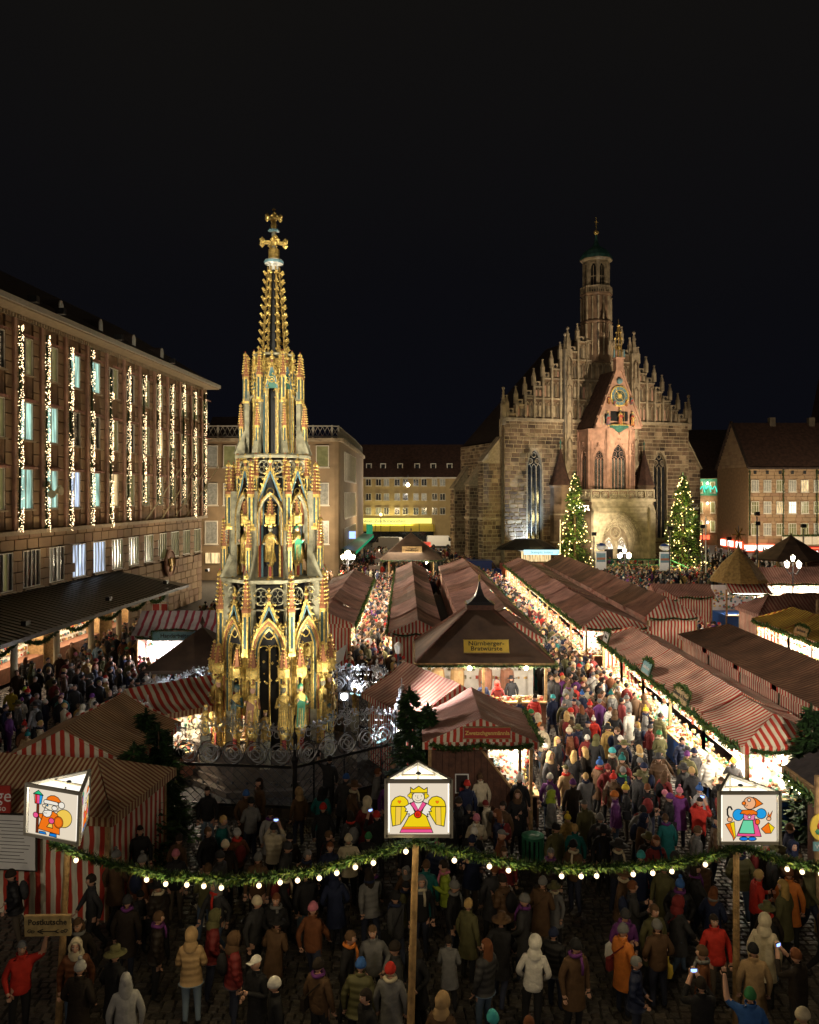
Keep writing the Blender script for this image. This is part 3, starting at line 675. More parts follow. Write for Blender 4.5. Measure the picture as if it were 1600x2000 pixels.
robes=[('gold','old_gold'),('gold','green_paint'),('gold','old_gold'),('old_gold','gold'),('gold','blue_paint'),('gold','pink_paint')]
sts=[statue_mb(*robes[i%6],skin='skin' if i%2 else 'pale_paint',crown=i%3!=1,seed=i).data('statue') for i in range(6)]
k=0
for i in range(8):
    a=R(22.5)+PI*i/4
    for s in (-1,1):
        aa=a+s*R(8.2); x,y=2.40*TF*math.cos(aa),2.40*TF*math.sin(aa)
        link('canopy',cnm,FT,(x,y,3.72),rz=aa); link('pedestal',pdm,FT,(x,y,1.02),rz=aa+PI/2)
        link('statue',sts[k%6],FT,(x,y,1.96),rz=aa+PI/2,scale=(1.05,1.05,1.16)); k+=1
# tier 2 : z 7 .. 11.4
TF=.93
oct_prism([(1.55,11.28),(1.55,11.38),(1.35,11.44),(.6,11.44)],'pale_paint','platform')
pier=MB(); pier.mesh([(-.13,-.55,7.05),(.13,-.55,7.05),(.13,.1,7.05),(-.13,.1,7.05),(-.13,-.16,7.9),(.13,-.16,7.9)],[(0,1,5,4),(1,2,5),(0,4,3),(2,3,4,5)],'pale_paint'); pier.bb(-.12,.12,-.12,.12,7.05,10.1,'pale_paint'); ring('buttress',pier.data('buttress'),1.62,0)
c2=MB(); c2.lathe([(.05,7.05),(.045,9.6)],6,'gold',c=(-.1,0,0)); c2.lathe([(.05,7.05),(.045,9.6)],6,'sky_blue',c=(.1,0,0)); c2.bb(-.06,.06,0,.12,7.05,10,'red_paint'); ring('column',c2.data('column'),1.12,0)
a2=arch_mb(.52,1.0,.55,('sky_blue','gold','pink_paint'),.05).data('arch'); ring('arch',a2,1.22*A8,8.9,rot=0)
a3=arch_mb(.80,1.0,.75,('pale_paint','old_gold'),.045).data('arch'); ring('arch',a3,1.58*A8,8.2,rot=0)
g2=gable_mb(.98,1.25).data('gable'); ring('gable',g2,1.50*A8,9.72,rot=0)
t2=tracery_mb(1.0,.75).data('parapet'); ring('parapet',t2,1.38*A8,10.58,rot=0)
cr2=MB(); cr2.lathe([(.85,7.05),(.85,8.2),(.7,8.2),(.7,11.2)],8,'black_metal',rot0=R(22.5)); cr2.build('core',FT)
p2=pinnacle_mb(2.3,.20).data('pinnacle'); ring('pinnacle',p2,1.80,8.85)
p3=pinnacle_mb(2.0,.15).data('pinnacle'); ring('pinnacle',p3,1.98,7.15)
p4=pinnacle_mb(1.9,.16).data('pinnacle'); ring('pinnacle',p4,1.42,9.7)
for i in range(8):
    a=PI*i/4; x,y=1.25*math.cos(a),1.25*math.sin(a)
    link('statue',sts[(i*5+2)%6],FT,(x,y,7.62),rz=a+PI/2,scale=.98); link('canopy',cnm,FT,(x,y,8.95),rz=a,scale=.9); link('pedestal',pdm,FT,(x,y,7.05),rz=a+PI/2,scale=.68)
# tier 3 : z 11.4 .. 15
TF=.98
pier=MB(); pier.mesh([(-.09,-.45,11.45),(.09,-.45,11.45),(.09,.1,11.45),(-.09,.1,11.45),(-.09,-.1,12.3),(.09,-.1,12.3)],[(0,1,5,4),(1,2,5),(0,4,3),(2,3,4,5)],'pale_paint'); pier.bb(-.09,.09,-.08,.08,11.45,13.7,'pale_paint'); ring('buttress',pier.data('buttress'),1.05,0)
ar=MB()
for s in (-1,1): pass
ar.tube([(0,.0,13.25),(0,.12,13.5),(0,.3,13.62)],.035,'pale_paint',5); ring('flying_arch',ar.data('flying_arch'),1.0,0)
c3=MB(); c3.lathe([(.045,11.45),(.04,14.1)],6,'gold',c=(-.07,0,0)); c3.lathe([(.045,11.45),(.04,14.1)],6,'sky_blue',c=(0,-.05,0)); c3.lathe([(.045,11.45),(.04,14.1)],6,'gold',c=(.07,0,0)); ring('column',c3.data('column'),.68,0)
cr3=MB(); cr3.lathe([(.22,11.45),(.22,15)],8,'black_metal',rot0=R(22.5)); cr3.build('core',FT)
a4=arch_mb(.26,2.2,.3,('gold','pale_paint','gold'),.035).data('arch'); ring('arch',a4,.72*A8,11.5,rot=0)
g3=gable_mb(.50,.95,green=True).data('gable'); ring('gable',g3,.80*A8,13.75,rot=0)
tr3=MB()
for k in range(7): tr3.octa((random.Random(k).uniform(-.2,.2),-.04,.15+.11*k),.05,'gold')
tr3.tube([(.1*math.cos(q*PI/5),-.03,.5+.1*math.sin(q*PI/5)) for q in range(11)],.018,'gold',4); ring('tracery',tr3.data('tracery'),.84*A8,13.6,rot=0)
p5=pinnacle_mb(1.75,.17).data('pinnacle'); ring('pinnacle',p5,1.08,13.35)
p6=pinnacle_mb(1.65,.13).data('pinnacle'); ring('pinnacle',p6,1.25,11.6)
p7=pinnacle_mb(1.5,.12,spire='gold').data('pinnacle'); ring('pinnacle',p7,.75,13.7)
oct_prism([(.76,15.0),(.80,15.06),(.62,15.12),(.45,15.12)],'pale_paint','platform')
oct_prism([(.58,13.9),(.62,14.9)],'old_gold','crown_band')
# spire
TF=1
# a froth of small gilded leaves along arches, gables and ledges
rl=random.Random(12)
for (n_,r_,z0_,z1_,sz) in ((210,1.93,4.4,6.9,.045),(110,1.95,5.4,5.6,.05),(150,1.42,9.3,11.2,.04),(70,1.32,11.25,11.45,.04),(90,.86,13.3,15.0,.035),(60,1.9,6.95,7.1,.05),(120,2.1,3.4,4.3,.045)):
    for side in range(8):
        lf=MB()
        for i in range(n_//8):
            u=rl.uniform(-1,1); a=side*PI/4+math.atan(u*.41)+R(0); rr_=r_*A8/math.cos(math.atan(u*.41)); z=rl.uniform(z0_,z1_); lf.octa((rr_*math.cos(a),rr_*math.sin(a),z),sz*rl.uniform(.6,1.3),rl.choice(['gold','gold','old_gold']))
        o=lf.build('gilded_leaves',FT); o['kind']='stuff'
sp=MB(); N8=8
for i in range(8):
    a=R(22.5)+i*PI/4; r0,r1=.44,.22
    sp.bar((r0*math.cos(a),r0*math.sin(a),15.1),(r1*math.cos(a),r1*math.sin(a),18.3),.045,'old_gold')
sp.lathe([(.17,15.1),(.07,18.2)],8,'black_metal',rot0=R(22.5)); sp.build('spire',FT)
ck=MB(); ck.bar((0,0,0),(0,-.10,.03),.05,'gold'); ck.octa((0,-.14,.06),.075,'gold'); ck.octa((.07,-.09,-.01),.05,'gold'); ck.octa((-.07,-.09,-.01),.05,'gold'); ck.octa((0,-.08,-.09),.04,'old_gold'); ckm=ck.data('crocket')
for j in range(10):
    t=(j+.35)/10; ring('crocket',ckm,.44-.22*t,15.15+3.1*t,sc=1-.15*t)
fb=MB()
fb.lathe([(.16,18.2),(.17,18.35),(.22,18.38),(.34,18.42),(.36,18.5),(.34,18.55),(.2,18.56),(.19,18.6)],12,'cloth_white'); fb.lathe([(.345,18.43),(.365,18.5),(.345,18.54)],12,'sky_blue',caps=False)
fb.lathe([(.2,18.6),(.2,18.95),(.13,19.0)],10,'old_gold'); fb.lathe([(.085,19.0),(.085,19.6)],8,'pale_paint'); fb.lathe([(.1,19.6),(.22,19.63),(.21,19.67),(.1,19.7)],8,'sky_blue'); fb.lathe([(.09,19.7),(.12,19.85),(.06,20.0),(.03,20.3),(.02,20.45)],8,'old_gold'); fb.octa((0,0,20.42),.07,'gold')
fb.build('finial',FT)
def crossflower(z,r,s):
    b=MB()
    for i in range(4):
        a=i*PI/2+.2; c_,s_=math.cos(a),math.sin(a); b.bar((0,0,z),(r*c_,r*s_,z),.09*s,'gold')
        for dz in (-.08,.08):
            b.octa((r*c_,r*s_,z+dz*s),.085*s,'gold')
        b.octa((r*c_-.08*s*s_,r*s_+.08*s*c_,z),.07*s,'gold'); b.octa((r*c_+.08*s*s_,r*s_-.08*s*c_,z),.07*s,'gold')
    b.ball((0,0,z),.12*s,'gold',8,5); b.build('cross_flower',FT)
crossflower(19.2,.42,1.25); crossflower(20.12,.24,1.0)
# outer statues on low posts in the basin
for i in range(8):
    a=PI*i/4+R(0); x,y=2.95*math.cos(a),2.95*math.sin(a)
    q=MB(); q.bb(-.16,.16,-.16,.16,0,.9,'pale_paint'); q.build('pedestal',FT,(x,y,.95)); link('statue',sts[(i+3)%6],FT,(x,y,1.9),rz=a+PI/2,scale=.72)

# ================= wrought iron fence round the fountain
FN=empty('iron_fence',(FC[0],FC[1],0),label='tall wrought iron fence with lattice panels and scrollwork round the fountain',cat='fence'); FN.rotation_euler=(0,0,R(-6))
RF=5.1; FW=2*RF*math.sin(PI/8)
pn=MB(); w=FW-.2; H=1.62
pn.bb(-w/2,w/2,-.03,.03,0,.35,'church_dark')
for z in (.4,H): pn.bb(-w/2,w/2,-.025,.025,z-.04,z+.04,'iron')
pn.build if 0 else None
k=0; st=.30
x=-w/2-1.3
while x<w/2:
    for s in (1,-1):
        # clip diagonal to panel
        a,b_=(x,.4),(x+1.35,H)
        if s<0: a,b_=(-x,.4),(-x-1.35,H)
        x0_,z0_=a; x1_,z1_=b_; 
        def cl(t): return x0_+(x1_-x0_)*t,z0_+(z1_-z0_)*t
        ta,tb=0,1
        lo=(-w/2-x0_)/(x1_-x0_); hi=(w/2-x0_)/(x1_-x0_); ta=max(0,min(lo,hi)); tb=min(1,max(lo,hi))
        if tb-ta>.02:
            p,q=cl(ta),cl(tb); pn.bar((p[0],.008*s,p[1]),(q[0],.008*s,q[1]),.022,'iron',.012)
    x+=st
for i in range(9): pn.octa((-w/2+w*i/8,-.03,1.08),.06,'iron')
pnm=pn.data('lattice_panel')
sc=MB()
def spiral(mb,cx,cz,r,turn,m,s=1,th=.022,ph=0):
    mb.tube([(cx+s*(r*(1-i/22.)+.01)*math.cos(ph+turn*i/22.),0,cz+(r*(1-i/22.)+.01)*math.sin(ph+turn*i/22.)) for i in range(20)],th,m,4)
rr=random.Random(5)
nsc=5
for i in range(nsc):
    cx=-w/2+w*(i+.5)/nsc
    for k in range(4): spiral(sc,cx,H+.38,.33,6.5,'silver_iron' ,1 if k%2 else -1,.017,ph=k*PI/2)
    sc.tube([(cx+.36*math.cos(t*PI/8),0,H+.38+.36*math.sin(t*PI/8)) for t in range(17)],.013,'iron',4)
for i in range(13):
    cx=-w/2+w*(i+.5)/13; hh=.25*math.sin(PI*(i+.5)/13)
    spiral(sc,cx,H+.86+hh,.14,6,'silver_iron',1 if i%2 else -1,.014,ph=PI/2)
    for j in range(9): 
        a=rr.uniform(0.2,PI-.2); L=rr.uniform(.12,.3); p=(cx,0,H+.95+hh); q=(cx+L*math.cos(a),rr.uniform(-.05,.05),H+.95+hh+L*math.sin(a)); sc.bar(p,q,.012,'silver_iron'); sc.octa(q,.035,'silver_iron')
sc.tube([(0,0,H+.9),(0,0,H+1.75)],.02,'silver_iron',4)
for j in range(4): sc.tube([(.16*math.cos(t*PI/6)*(1-.2*j),0,H+1.05+.2*j+.08*math.sin(t*PI/6)) for t in range(13)],.014,'silver_iron',4)
scm=sc.data('scrollwork')
for i in range(46):
    cx=rr.uniform(-w/2+.15,w/2-.15); cz=H+rr.uniform(.15,.95)*(1-.25*abs(cx)/w); spiral(sc,cx,cz,rr.uniform(.07,.17),rr.uniform(4,7),'silver_iron' if rr.random()<.4 else 'iron',rr.choice((-1,1)),.010,ph=rr.uniform(0,6))
scm=sc.data('scrollwork')
ps=MB(); ps.bb(-.07,.07,-.07,.07,0,H+.15,'iron'); ps.lathe([(.1,H+.15),(.12,H+.25),(.05,H+.35),(.04,H+.85),(.09,H+.95),(.0,H+1.15)],8,'iron')
for i in range(6): ps.tube([(0,0,H+.5),(.15*math.cos(i),.15*math.sin(i),H+.75),(.2*math.cos(i),.2*math.sin(i),H+.6)],.015,'silver_iron',4)
psm=ps.data('fence_post')
for i in range(8):
    a=PI*i/4-PI/2; x,y=RF*A8*math.cos(a),RF*A8*math.sin(a)
    link('lattice_panel',pnm,FN,(x,y,0),rz=a+PI/2); link('scrollwork',scm,FN,(x,y,0),rz=a+PI/2)
    a+=PI/8; link('fence_post',psm,FN,(RF*math.cos(a),RF*math.sin(a),0),rz=a)
# strip lights under the fence top and floodlight posts of the fountain
fl=MB(); fl.box((0,0,0),(.34,.16,.26),'black_metal'); fl.ball((0,-.08,0),.085,'flood_face',10,6,(1,.5,1)); flm=fl.data('lamp_head')
fp=[((-2.15,27.0,3.35),1,'floodlight on a post beside the fountain, shining towards the camera side'),
    ((-1.2,31.5,2.7),0,'floodlight on a post behind the fence, to the east of the fountain'),((-9.1,29.0,2.6),0,'floodlight on a post at the west corner of the fountain fence'),
    ((-7.2,25.6,1.9),0,'low floodlight inside the fence before the fountain, west one'),((-3.0,25.7,1.9),0,'low floodlight inside the fence before the fountain, east one'),((-5.3,34.5,2.6),0,'floodlight on a post behind the fountain')]
for i,(p,star,lab) in enumerate(fp):
    t=empty('floodlight',(p[0],p[1],0),label=['bright floodlight on a post just beside the gilded fountain','floodlight on a post between the fountain and the stall lane','floodlight at the fence corner on the town hall side','low floodlight inside the iron fence, nearer the striped stalls','low floodlight inside the iron fence, nearer the lantern with an angel','floodlight on a post hidden behind the gilded fountain'][i],cat='floodlight',group='floodlights round the fountain')
    b=MB(); b.tube([(0,0,0),(0,0,p[2])],.03,'black_metal',6); b.build('post',t)
    h=link('lamp_head',flm,t,(0,0,p[2]))
    tgt=Vector((FC[0],FC[1],8.5)) if not star else Vector((-5.5,12,0))
    d=(tgt-Vector(p)); h.rotation_euler=(0,0,math.atan2(d.y,d.x)+PI/2)
    if star:
        b=MB(); b.ball((0,-.14,p[2]),.10,'flood_face',10,6); b.build('lamp_glass',t)
    dd=(Vector((FC[0],FC[1],p[2]))-Vector(p)).normalized()
    for tz,pw,an in ((4.0,480,70),(9.5,2300,40),(15.5,6500,26)):
        lamp('SPOT',(p[0]+dd.x*.3,p[1]+dd.y*.3,p[2]+.1),pw*((.25 if tz<5 else .8) if i in (3,4) else .8),(1,.91,.70),(FC[0],FC[1],tz),size=.12,angle=an,blend=.6)
# small cool strip lights that pick out the scrollwork
for i,(a) in enumerate((-150,-172,165,-8,20,-32,140,55)):
    x,y=FC[0]+RF*.93*math.cos(R(a)),FC[1]+RF*.93*math.sin(R(a))
    t=MB(); t.box((0,0,1.72),(.5,.05,.05),'cyan_sign',rz=R(a)+PI/2); t.tube([(0,0,0),(0,0,1.7)],.02,'iron',4)
    o=t.build('strip_light',None,(x,y,0)); tag(o,'short cool white strip light behind the fence scrolls, '+['before the basin on the hall side','at the corner nearest the striped stalls','at the corner below the crimson roof','facing the sausage stall','at the corner behind the bright floodlight','nearest the thin dark fir','behind the tower on the hall side','behind the tower on the lane side'][i],'strip light','cool strip lights inside the fountain fence')
    lamp('AREA',(x,y,1.85),46,(.86,.92,1),(FC[0]+RF*1.03*math.cos(R(a)),FC[1]+RF*1.03*math.sin(R(a)),2.5),size=.6,size_y=.1)

# the broad beam of the bright lamp beside the fountain, over the lane
lamp('SPOT',(-1.95,27.1,3.5),4200,(.90,.92,1),(11,33,2.6),size=.15,angle=62,blend=.8)
lamp('SPOT',(-1.95,26.9,3.5),420,(1,.95,.9),(1.5,25,2.6),size=.15,angle=70,blend=.8)
# added unseen long throw spots behind the camera, brightening the fountain from the front
for x,z in ((-13,13.5),(5,13.5)):
    for tz,an,pw in ((5.6,12,6000),(10,14,11000),(15.2,17,26000)): lamp('SPOT',(x,-2.5,z),pw,(1,.90,.68),(FC[0],FC[1],tz),size=.25,angle=an,blend=.5)

for i,(x,z,tx,ty,tz,an,pw) in enumerate(((9,13,11.2,32,2.8,30,26000),(3,12.5,2.1,24.5,2.8,13,5200),(-6,12.5,-9.3,20.5,2.6,19,2600))):  # more added unseen spots there, for the striped roofs and stall gables
    lamp('SPOT',(x,-2.5,z),pw,(1,.86,.70),(tx,ty,tz),size=.25,angle=an,blend=.9)

for x in (-5,5): lamp('SPOT',(x,-2.5,9.5),950,(1,.80,.56),(x*.8,17.5,0),size=.5,angle=80,blend=1)  # added wide fill from behind the camera over the nearest people

# added white bulbs on the camera side, brightening the fence scrolls
for i,(a,dz) in enumerate(((178,0),(192,.1),(163,.05),(150,.1),(206,0),(-22,0),(-4,.1),(12,0),(26,.1))):
    x,y=FC[0]+RF*.98*math.cos(R(a)),FC[1]+RF*.98*math.sin(R(a)); q=MB(); q.ball((0,0,0),.05,'lamp_glass',6,4); q.tube([(0,.05,-1.9),(0,.05,0)],.012,'iron',4)
    o=q.build('scroll_fill_bulb',None,(x,y-.3,1.95+dz)); tag(o,['white bulb at the fence corner on the hall side','white bulb low on the fence beside the striped stalls','white bulb on the fence towards the backlit awning','white bulb on the fence behind the tower, hall side','white bulb on the fence nearest the dark firs','white bulb on the fence nearest the thin fir','white bulb on the fence by the askew striped stall','white bulb on the fence below the bright floodlight','white bulb on the fence behind the bright floodlight'][i],'lamp','white bulbs on the fountain fence')
    lamp('POINT',(x,y-.45,1.95+dz),26,(.88,.93,1),size=.05)
# ================= church
th=R(18); CH=empty('gothic_church',(12.5,108,0),th,'floodlit gothic church with stepped gable, clock porch and octagonal tower','church')
HW=28.7; HC2=14.35; rr=random.Random(11)
BR_F=[(0,3,2,1),(4,5,6,7),(0,1,5,4),(1,2,6,5),(2,3,7,6),(3,0,4,7)]
unit=MB(); unit.mesh([(-.5,.5,-.5),(.5,.5,-.5),(.5,.5,.5),(-.5,.5,.5),(-.47,-.5,-.44),(.47,-.5,-.44),(.47,-.5,.44),(-.47,-.5,.44)],[(4,5,6,7),(0,1,5,4),(1,2,6,5),(2,3,7,6),(3,0,4,7)],'church_stone')
unitm=unit.data('stone_block')
def masonry(x0,x1,z0,z1,front,holes,hgt=.5,wid=(.7,1.3),edge=None,T=None,sep=None,mb=None):
    """running courses of blocks on a plane; front(y) is the face; sep collects blocks to become objects"""
    z=z0
    while z<z1-.08:
        z2=min(z+hgt*rr.uniform(.85,1.2),z1); xa,xb=(edge(z) if edge else (x0,x1)); x=xa-rr.random()*.6
        while x<xb:
            w=rr.uniform(*wid); a,c=max(xa,x),min(xb,x+w); x+=w
            for hx0,hx1,hz0,hz1 in holes:
                if z2>hz0+.02 and z<hz1-.02 and a<hx1 and c>hx0:
                    if a>=hx0 and c<=hx1: a=c
                    elif a<hx0 and c>hx1: c=hx0
                    elif a<hx0: c=hx0
                    else: a=hx1
            if c-a<.1: continue
            d=rr.uniform(.06,.11); blk=((a+c)/2,front-d/2,(z+z2)/2,c-a-.085,d,z2-z-.085)
            if sep is not None: sep.append(blk)
            else:
                mb.T=(T or Matrix.Identity(4))@Matrix.Translation(blk[:3])@Matrix.Diagonal((*blk[3:],1)); mb.mesh([v for v in [(-.5,.5,-.5),(.5,.5,-.5),(.5,.5,.5),(-.5,.5,.5),(-.47,-.5,-.44),(.47,-.5,-.44),(.47,-.5,.44),(-.47,-.5,.44)]],[(4,5,6,7),(0,1,5,4),(1,2,6,5),(2,3,7,6),(3,0,4,7)],'church_stone')
        z=z2
def lancet(w,h,rise,n,dark='dark_glass',depth=.5,trim='church_trim',cell=0):
    """traceried pointed window; origin at sill centre, front at y=0, glass set back"""
    b=MB(); arch_ring(b,w,h,0,0,.16,-.06,depth,trim,rise); arch_ring(b,w-.02,h,0,0,.05,.12,depth,trim,rise-.02)
    for i in range(1,n): x=-w/2+w*i/n; b.bb(x-.05,x+.05,.18,.34,0,h+.1,trim)
    for i in range(n):
        x=-w/2+w*(i+.5)/n; q=w/n-.1; A=parch(q,0,x,h-.1,q*.9,4)[1:-1]
        b.tube([(a,.26,z) for a,z in A],.045,trim,4)
    k=2 if n>2 else 1
    for i in range(k):
        cx=(-w/4+w/2*i) if k==2 else 0; r=w*.17
        b.tube([(cx+r*math.cos(t*PI/6),.26,h+rise*.34+r*math.sin(t*PI/6)) for t in range(13)],.045,trim,4)
        for q in range(4):
            a=q*PI/2; b.tube([(cx+r*.5*math.cos(a)+r*.35*math.cos(t*PI/3),.26,h+rise*.34+r*.5*math.sin(a)+r*.35*math.sin(t*PI/3)) for t in range(7)],.03,trim,3)
    r=w*.15; b.tube([(r*math.cos(t*PI/6),.26,h+rise*.68+r*math.sin(t*PI/6)) for t in range(13)],.04,trim,4)
    if cell:
        z=.45
        while z<h: b.bb(-w/2,w/2,.30,.33,z-.02,z+.02,'grey_metal'); z+=.62
    b.bb(-w/2-.25,w/2+.25,-.18,depth,-.22,-.01,trim)
    g_=MB(); g_.prism(parch(w,h,0,0,rise),depth-.06,depth,dark,back=False)
    if cell:
        for i in range(int(w/.13)): x=-w/2+.13*i; g_.bb(x,x+.012,depth-.075,depth-.06,0,h,'grey_metal')
        for i in range(int(h/.13)): z=.13*i; g_.bb(-w/2,w/2,depth-.075,depth-.06,z,z+.012,'grey_metal')
    return b,g_
def put_window(par,loc,rz,*a,**k):
    b,g_=lancet(*a,**k); o=b.build('lancet_window',par,loc); o.rotation_euler=(0,0,rz); g_.build('glass',o); return o
# facade wall with two tall windows
b=MB()
arch_wall(b,0,HC2,0,20,2.1,9.8,4.46,3.8,0,.8,'church_mortar',2.4)
arch_wall(b,HC2,HW,0,20,2.1,9.8,24.0,3.8,0,.8,'church_mortar',2.4)
b.bb(0,HW,.85,1.6,0,20,'church_mortar'); b.build('facade_wall',CH)
holes=[(3.25,5.67,3.55,13.9),(3.45,5.47,13.9,14.9),(3.8,5.1,14.9,15.9),(22.8,25.2,3.55,13.9),(23.0,25.0,13.9,14.9),(23.3,24.7,14.9,15.9)]
sep=[]; masonry(0,HW,.2,19.7,0,holes,.52,(.7,1.35),sep=sep)
sep=[q for q in sep if not(9.6<q[0]<19 and q[2]<10)]
vis=[q for q in sep if q[0]<9 or q[0]>19.5]; vis.sort(key=lambda q:(-q[3]*q[5]))
ch_=set(map(id,vis[:285])); mb=MB()
for q in sep:
    if id(q) in ch_: link('stone_block',unitm,CH,q[:3],scale=q[3:])
    else: mb.T=Matrix.Translation(q[:3])@Matrix.Diagonal((*q[3:],1)); mb.mesh([(-.5,.5,-.5),(.5,.5,-.5),(.5,.5,.5),(-.5,.5,.5),(-.47,-.5,-.44),(.47,-.5,-.44),(.47,-.5,.44),(-.47,-.5,.44)],[(4,5,6,7),(0,1,5,4),(1,2,6,5),(2,3,7,6),(3,0,4,7)],'church_stone')
mb.T=Matrix.Identity(4)
for x_ in (4.46,24.0): put_window(CH,(x_,.05,3.8),0,2.1,9.8,2.4,3)
# side wall, buttresses, polygonal choir masonry
b=MB(); b.bb(.0,HW,1.6,15.5,0,17,'church_mortar')
SW=Matrix(((0,-1,0,0),(-1,0,0,0),(0,0,1,0),(0,0,0,1)))  # plane on the side: local x -> -v ... front -> -u
def sideT(u0): return Matrix.Translation((u0,0,0))@Matrix.Rotation(-PI/2,4,'Z')
masonry(-15.5,-1.6,.2,17,0,[],.5,(.6,1.2),T=sideT(0),mb=mb)
# buttresses: (v0,v1, projection)
for (v0,v1,pj,h) in ((1.0,2.6,2.6,17.5),(6.8,8.2,2.2,14.5),(12.6,14,2.2,14)):
    b.mesh([(-pj,v0,0),(0,v0,0),(0,v1,0),(-pj,v1,0),(-pj,v0,h-3.2),(-pj,v1,h-3.2),(0,v0,h),(0,v1,h)],[(0,1,6,4),(3,5,7,2),(0,4,5,3),(4,6,7,5)],'church_mortar')
    masonry(-pj,0,.1,h-3.4,v0,[],.5,(.5,1.1),mb=mb)
    masonry(-v1,-v0,.1,h-3.3,0,[],.5,(.6,.9),T=sideT(-pj),mb=mb)
    b.bar((-pj-.12,(v0+v1)/2,h-3.2),(.1,(v0+v1)/2,h+.15),v1-v0+.2,'church_trim',.2); b.bb(-pj-.15,.0,v0-.1,v1+.1,6.6,6.85,'church_trim')
for v in (4.7,10.4):
    o=put_window(CH,(-.12,v,4.2),-PI/2,1.7,7.5,1.9,3)
# corner buttress on the far side of the facade
b.mesh([(HW,0,0),(HW+2.0,0,0),(HW+2.0,1.5,0),(HW,1.5,0),(HW,0,17.3),(HW+2.0,0,13.6),(HW+2.0,1.5,13.6),(HW,1.5,17.3)],[(0,1,5,4),(1,2,6,5),(2,3,7,6),(5,6,7,4)],'church_mortar')
masonry(HW,HW+2,.1,13.4,0,[],.52,(.6,1.1),mb=mb); masonry(HW,HW+2,13.4,17.2,0,[],.5,(.5,1),edge=lambda z:(HW,HW+2-(z-13.4)*.52),mb=mb)
b.bar((HW-.1,.7,17.5),(HW+2.2,.7,13.6),1.7,'church_trim',.18)
b.build('aisle_wall',CH); mb.T=Matrix.Identity(4); o=mb.build('stone_blocks',CH); o['kind']='stuff'
# cornice below the gable and base moulding
b=MB(); b.bb(-.3,HW+.3,-.35,.3,19.75,20.1,'church_trim'); b.bb(-.15,HW+.15,-.2,.0,.0,.9,'church_trim'); b.bb(-.3,HW+.3,-.28,.0,2.7,2.95,'church_trim') if 0 else None
for (c0,c1) in ((.2,9),(19.6,HW)): b.bb(c0,c1,-.16,0,2.9,3.1,'church_trim')
b.build('cornice',CH)
# main roof behind the gable
b=MB(); b.mesh([(.3,1.6,17.2),(HW,1.6,17.2),(HW,20,17.2),(.3,15.7,17.2),(HC2,1.6,32.5),(HC2,16,32.5)],[(0,4,5,3),(1,2,5,4),(0,1,4),(3,5,2)],'roof_dark'); b.build('roof',CH)
# stepped gable
def pin(h,w,z=0,mb=None,x=0,y=0,m='church_trim'):
    b=mb or MB(); q=w/2; b.bb(x-q,x+q,y-q,y+q,z,z+h*.5,m); b.lathe([(q*1.5,z+h*.5),(q*1.5,z+h*.54),(q*1.0,z+h*.58),(q*.28,z+h*.93)],4,m,c=(x,y,0),rot0=PI/4)
    for k in range(4):
        for j in range(4): a=j*PI/2+PI/4; r=q*(1.05-.2*k); b.octa((x+r*math.cos(a),y+r*math.sin(a),z+h*(.61+.08*k)),q*.25,m)
    b.lathe([(q*.25,z+h*.9),(q*.85,z+h*.94),(q*.85,z+h*.965),(q*.3,z+h)],6,m,c=(x,y,0)); return b
pinA=pin(2.35,.46).data('pinnacle'); pinB=pin(5.0,.58).data('pinnacle')
zs=[20.65+k*1.24 for k in range(9)]   # top of each panel column outward -> inward
pit=(12.2-.4)/9
b=MB(); tr=MB(); rc=MB()
for side in (0,1):
    for k in range(9):
        xa=.4+k*pit; xb=xa+pit; zt=zs[k]+ (0 if k<8 else .2)
        if side: xa,xb=HW-xb,HW-xa
        xm=(xa+xb)/2
        b.bb(xa,xb,.1,.9,20.1,zt,'church_stone')
        # blind arcade : stories of ~2.7 m with pointed niches, string courses
        z=20.1
        while z<zt-.3:
            z2=min(z+2.72,zt); hh=z2-z
            if hh>1.2:
                for s in (-1,1):
                    xc=xm+s*pit*.23; arch_ring(tr,pit*.30,hh*.55,xc,z+.25,.06,-.06,.1,'church_trim',pit*.32,4)
                    rc.bb(xc-pit*.13,xc+pit*.13,.05,.098,z+.28,z+.25+hh*.55,rr.choice(['pink_stone','church_stone','church_dark','church_trim']))
            tr.bb(xa,xb,-.16,.1,z2-.12,z2+.06,'church_trim')
            z=z2
        tr.bb(xa-.13,xa+.13,-.25,.12,20.1,zt+.3,'church_trim')
        # little cusped cross window crowning each step
        tr.prism([(xa+.2,zt),(xb-.2,zt),(xb-.2,zt+.75),(xa+.2,zt+.75)],.2,.5,'church_trim')
        for dx,dz in ((0,0),(.14,0),(-.14,0),(0,.14),(0,-.14)): tr.box((xm+dx,.18,zt+.4+dz),(.14,.06,.14),'black_metal')
        xo=xa if not side else xb
        link('pinnacle',pinA,CH,(xo,.1,zt+.15))
        if k in (6,): link('pinnacle',pinB,CH,(xm,-.1,zt-1.3))
    xe=-.1 if not side else HW+.1
    link('pinnacle',pinB,CH,(xe,.1,19.2)); 
b.build('stepped_gable',CH); tr.build('blind_tracery',CH); rc.build('niche_panel',CH)
# big vertical buttress strips on the gable
for x in (9.2,HW-9.2):
    q=MB(); q.bb(x-.55,x+.55,-.7,.1,14,29.5,'church_trim'); q.bb(x-.4,x+.4,-.9,-.7,14,26,'church_trim')
    for i in range(4): arch_ring(q,.5,2.4,x,14.5+i*3.6,.1,-.98,-.88,'church_stone',.6,4)
    q.mesh([(x-.55,-.7,14),(x+.55,-.7,14),(x+.2,.1,12.6),(x-.2,.1,12.6)],[(0,1,2,3)],'church_trim'); q.build('buttress',CH); link('pinnacle',pinB,CH,(x,-.3,27.6))
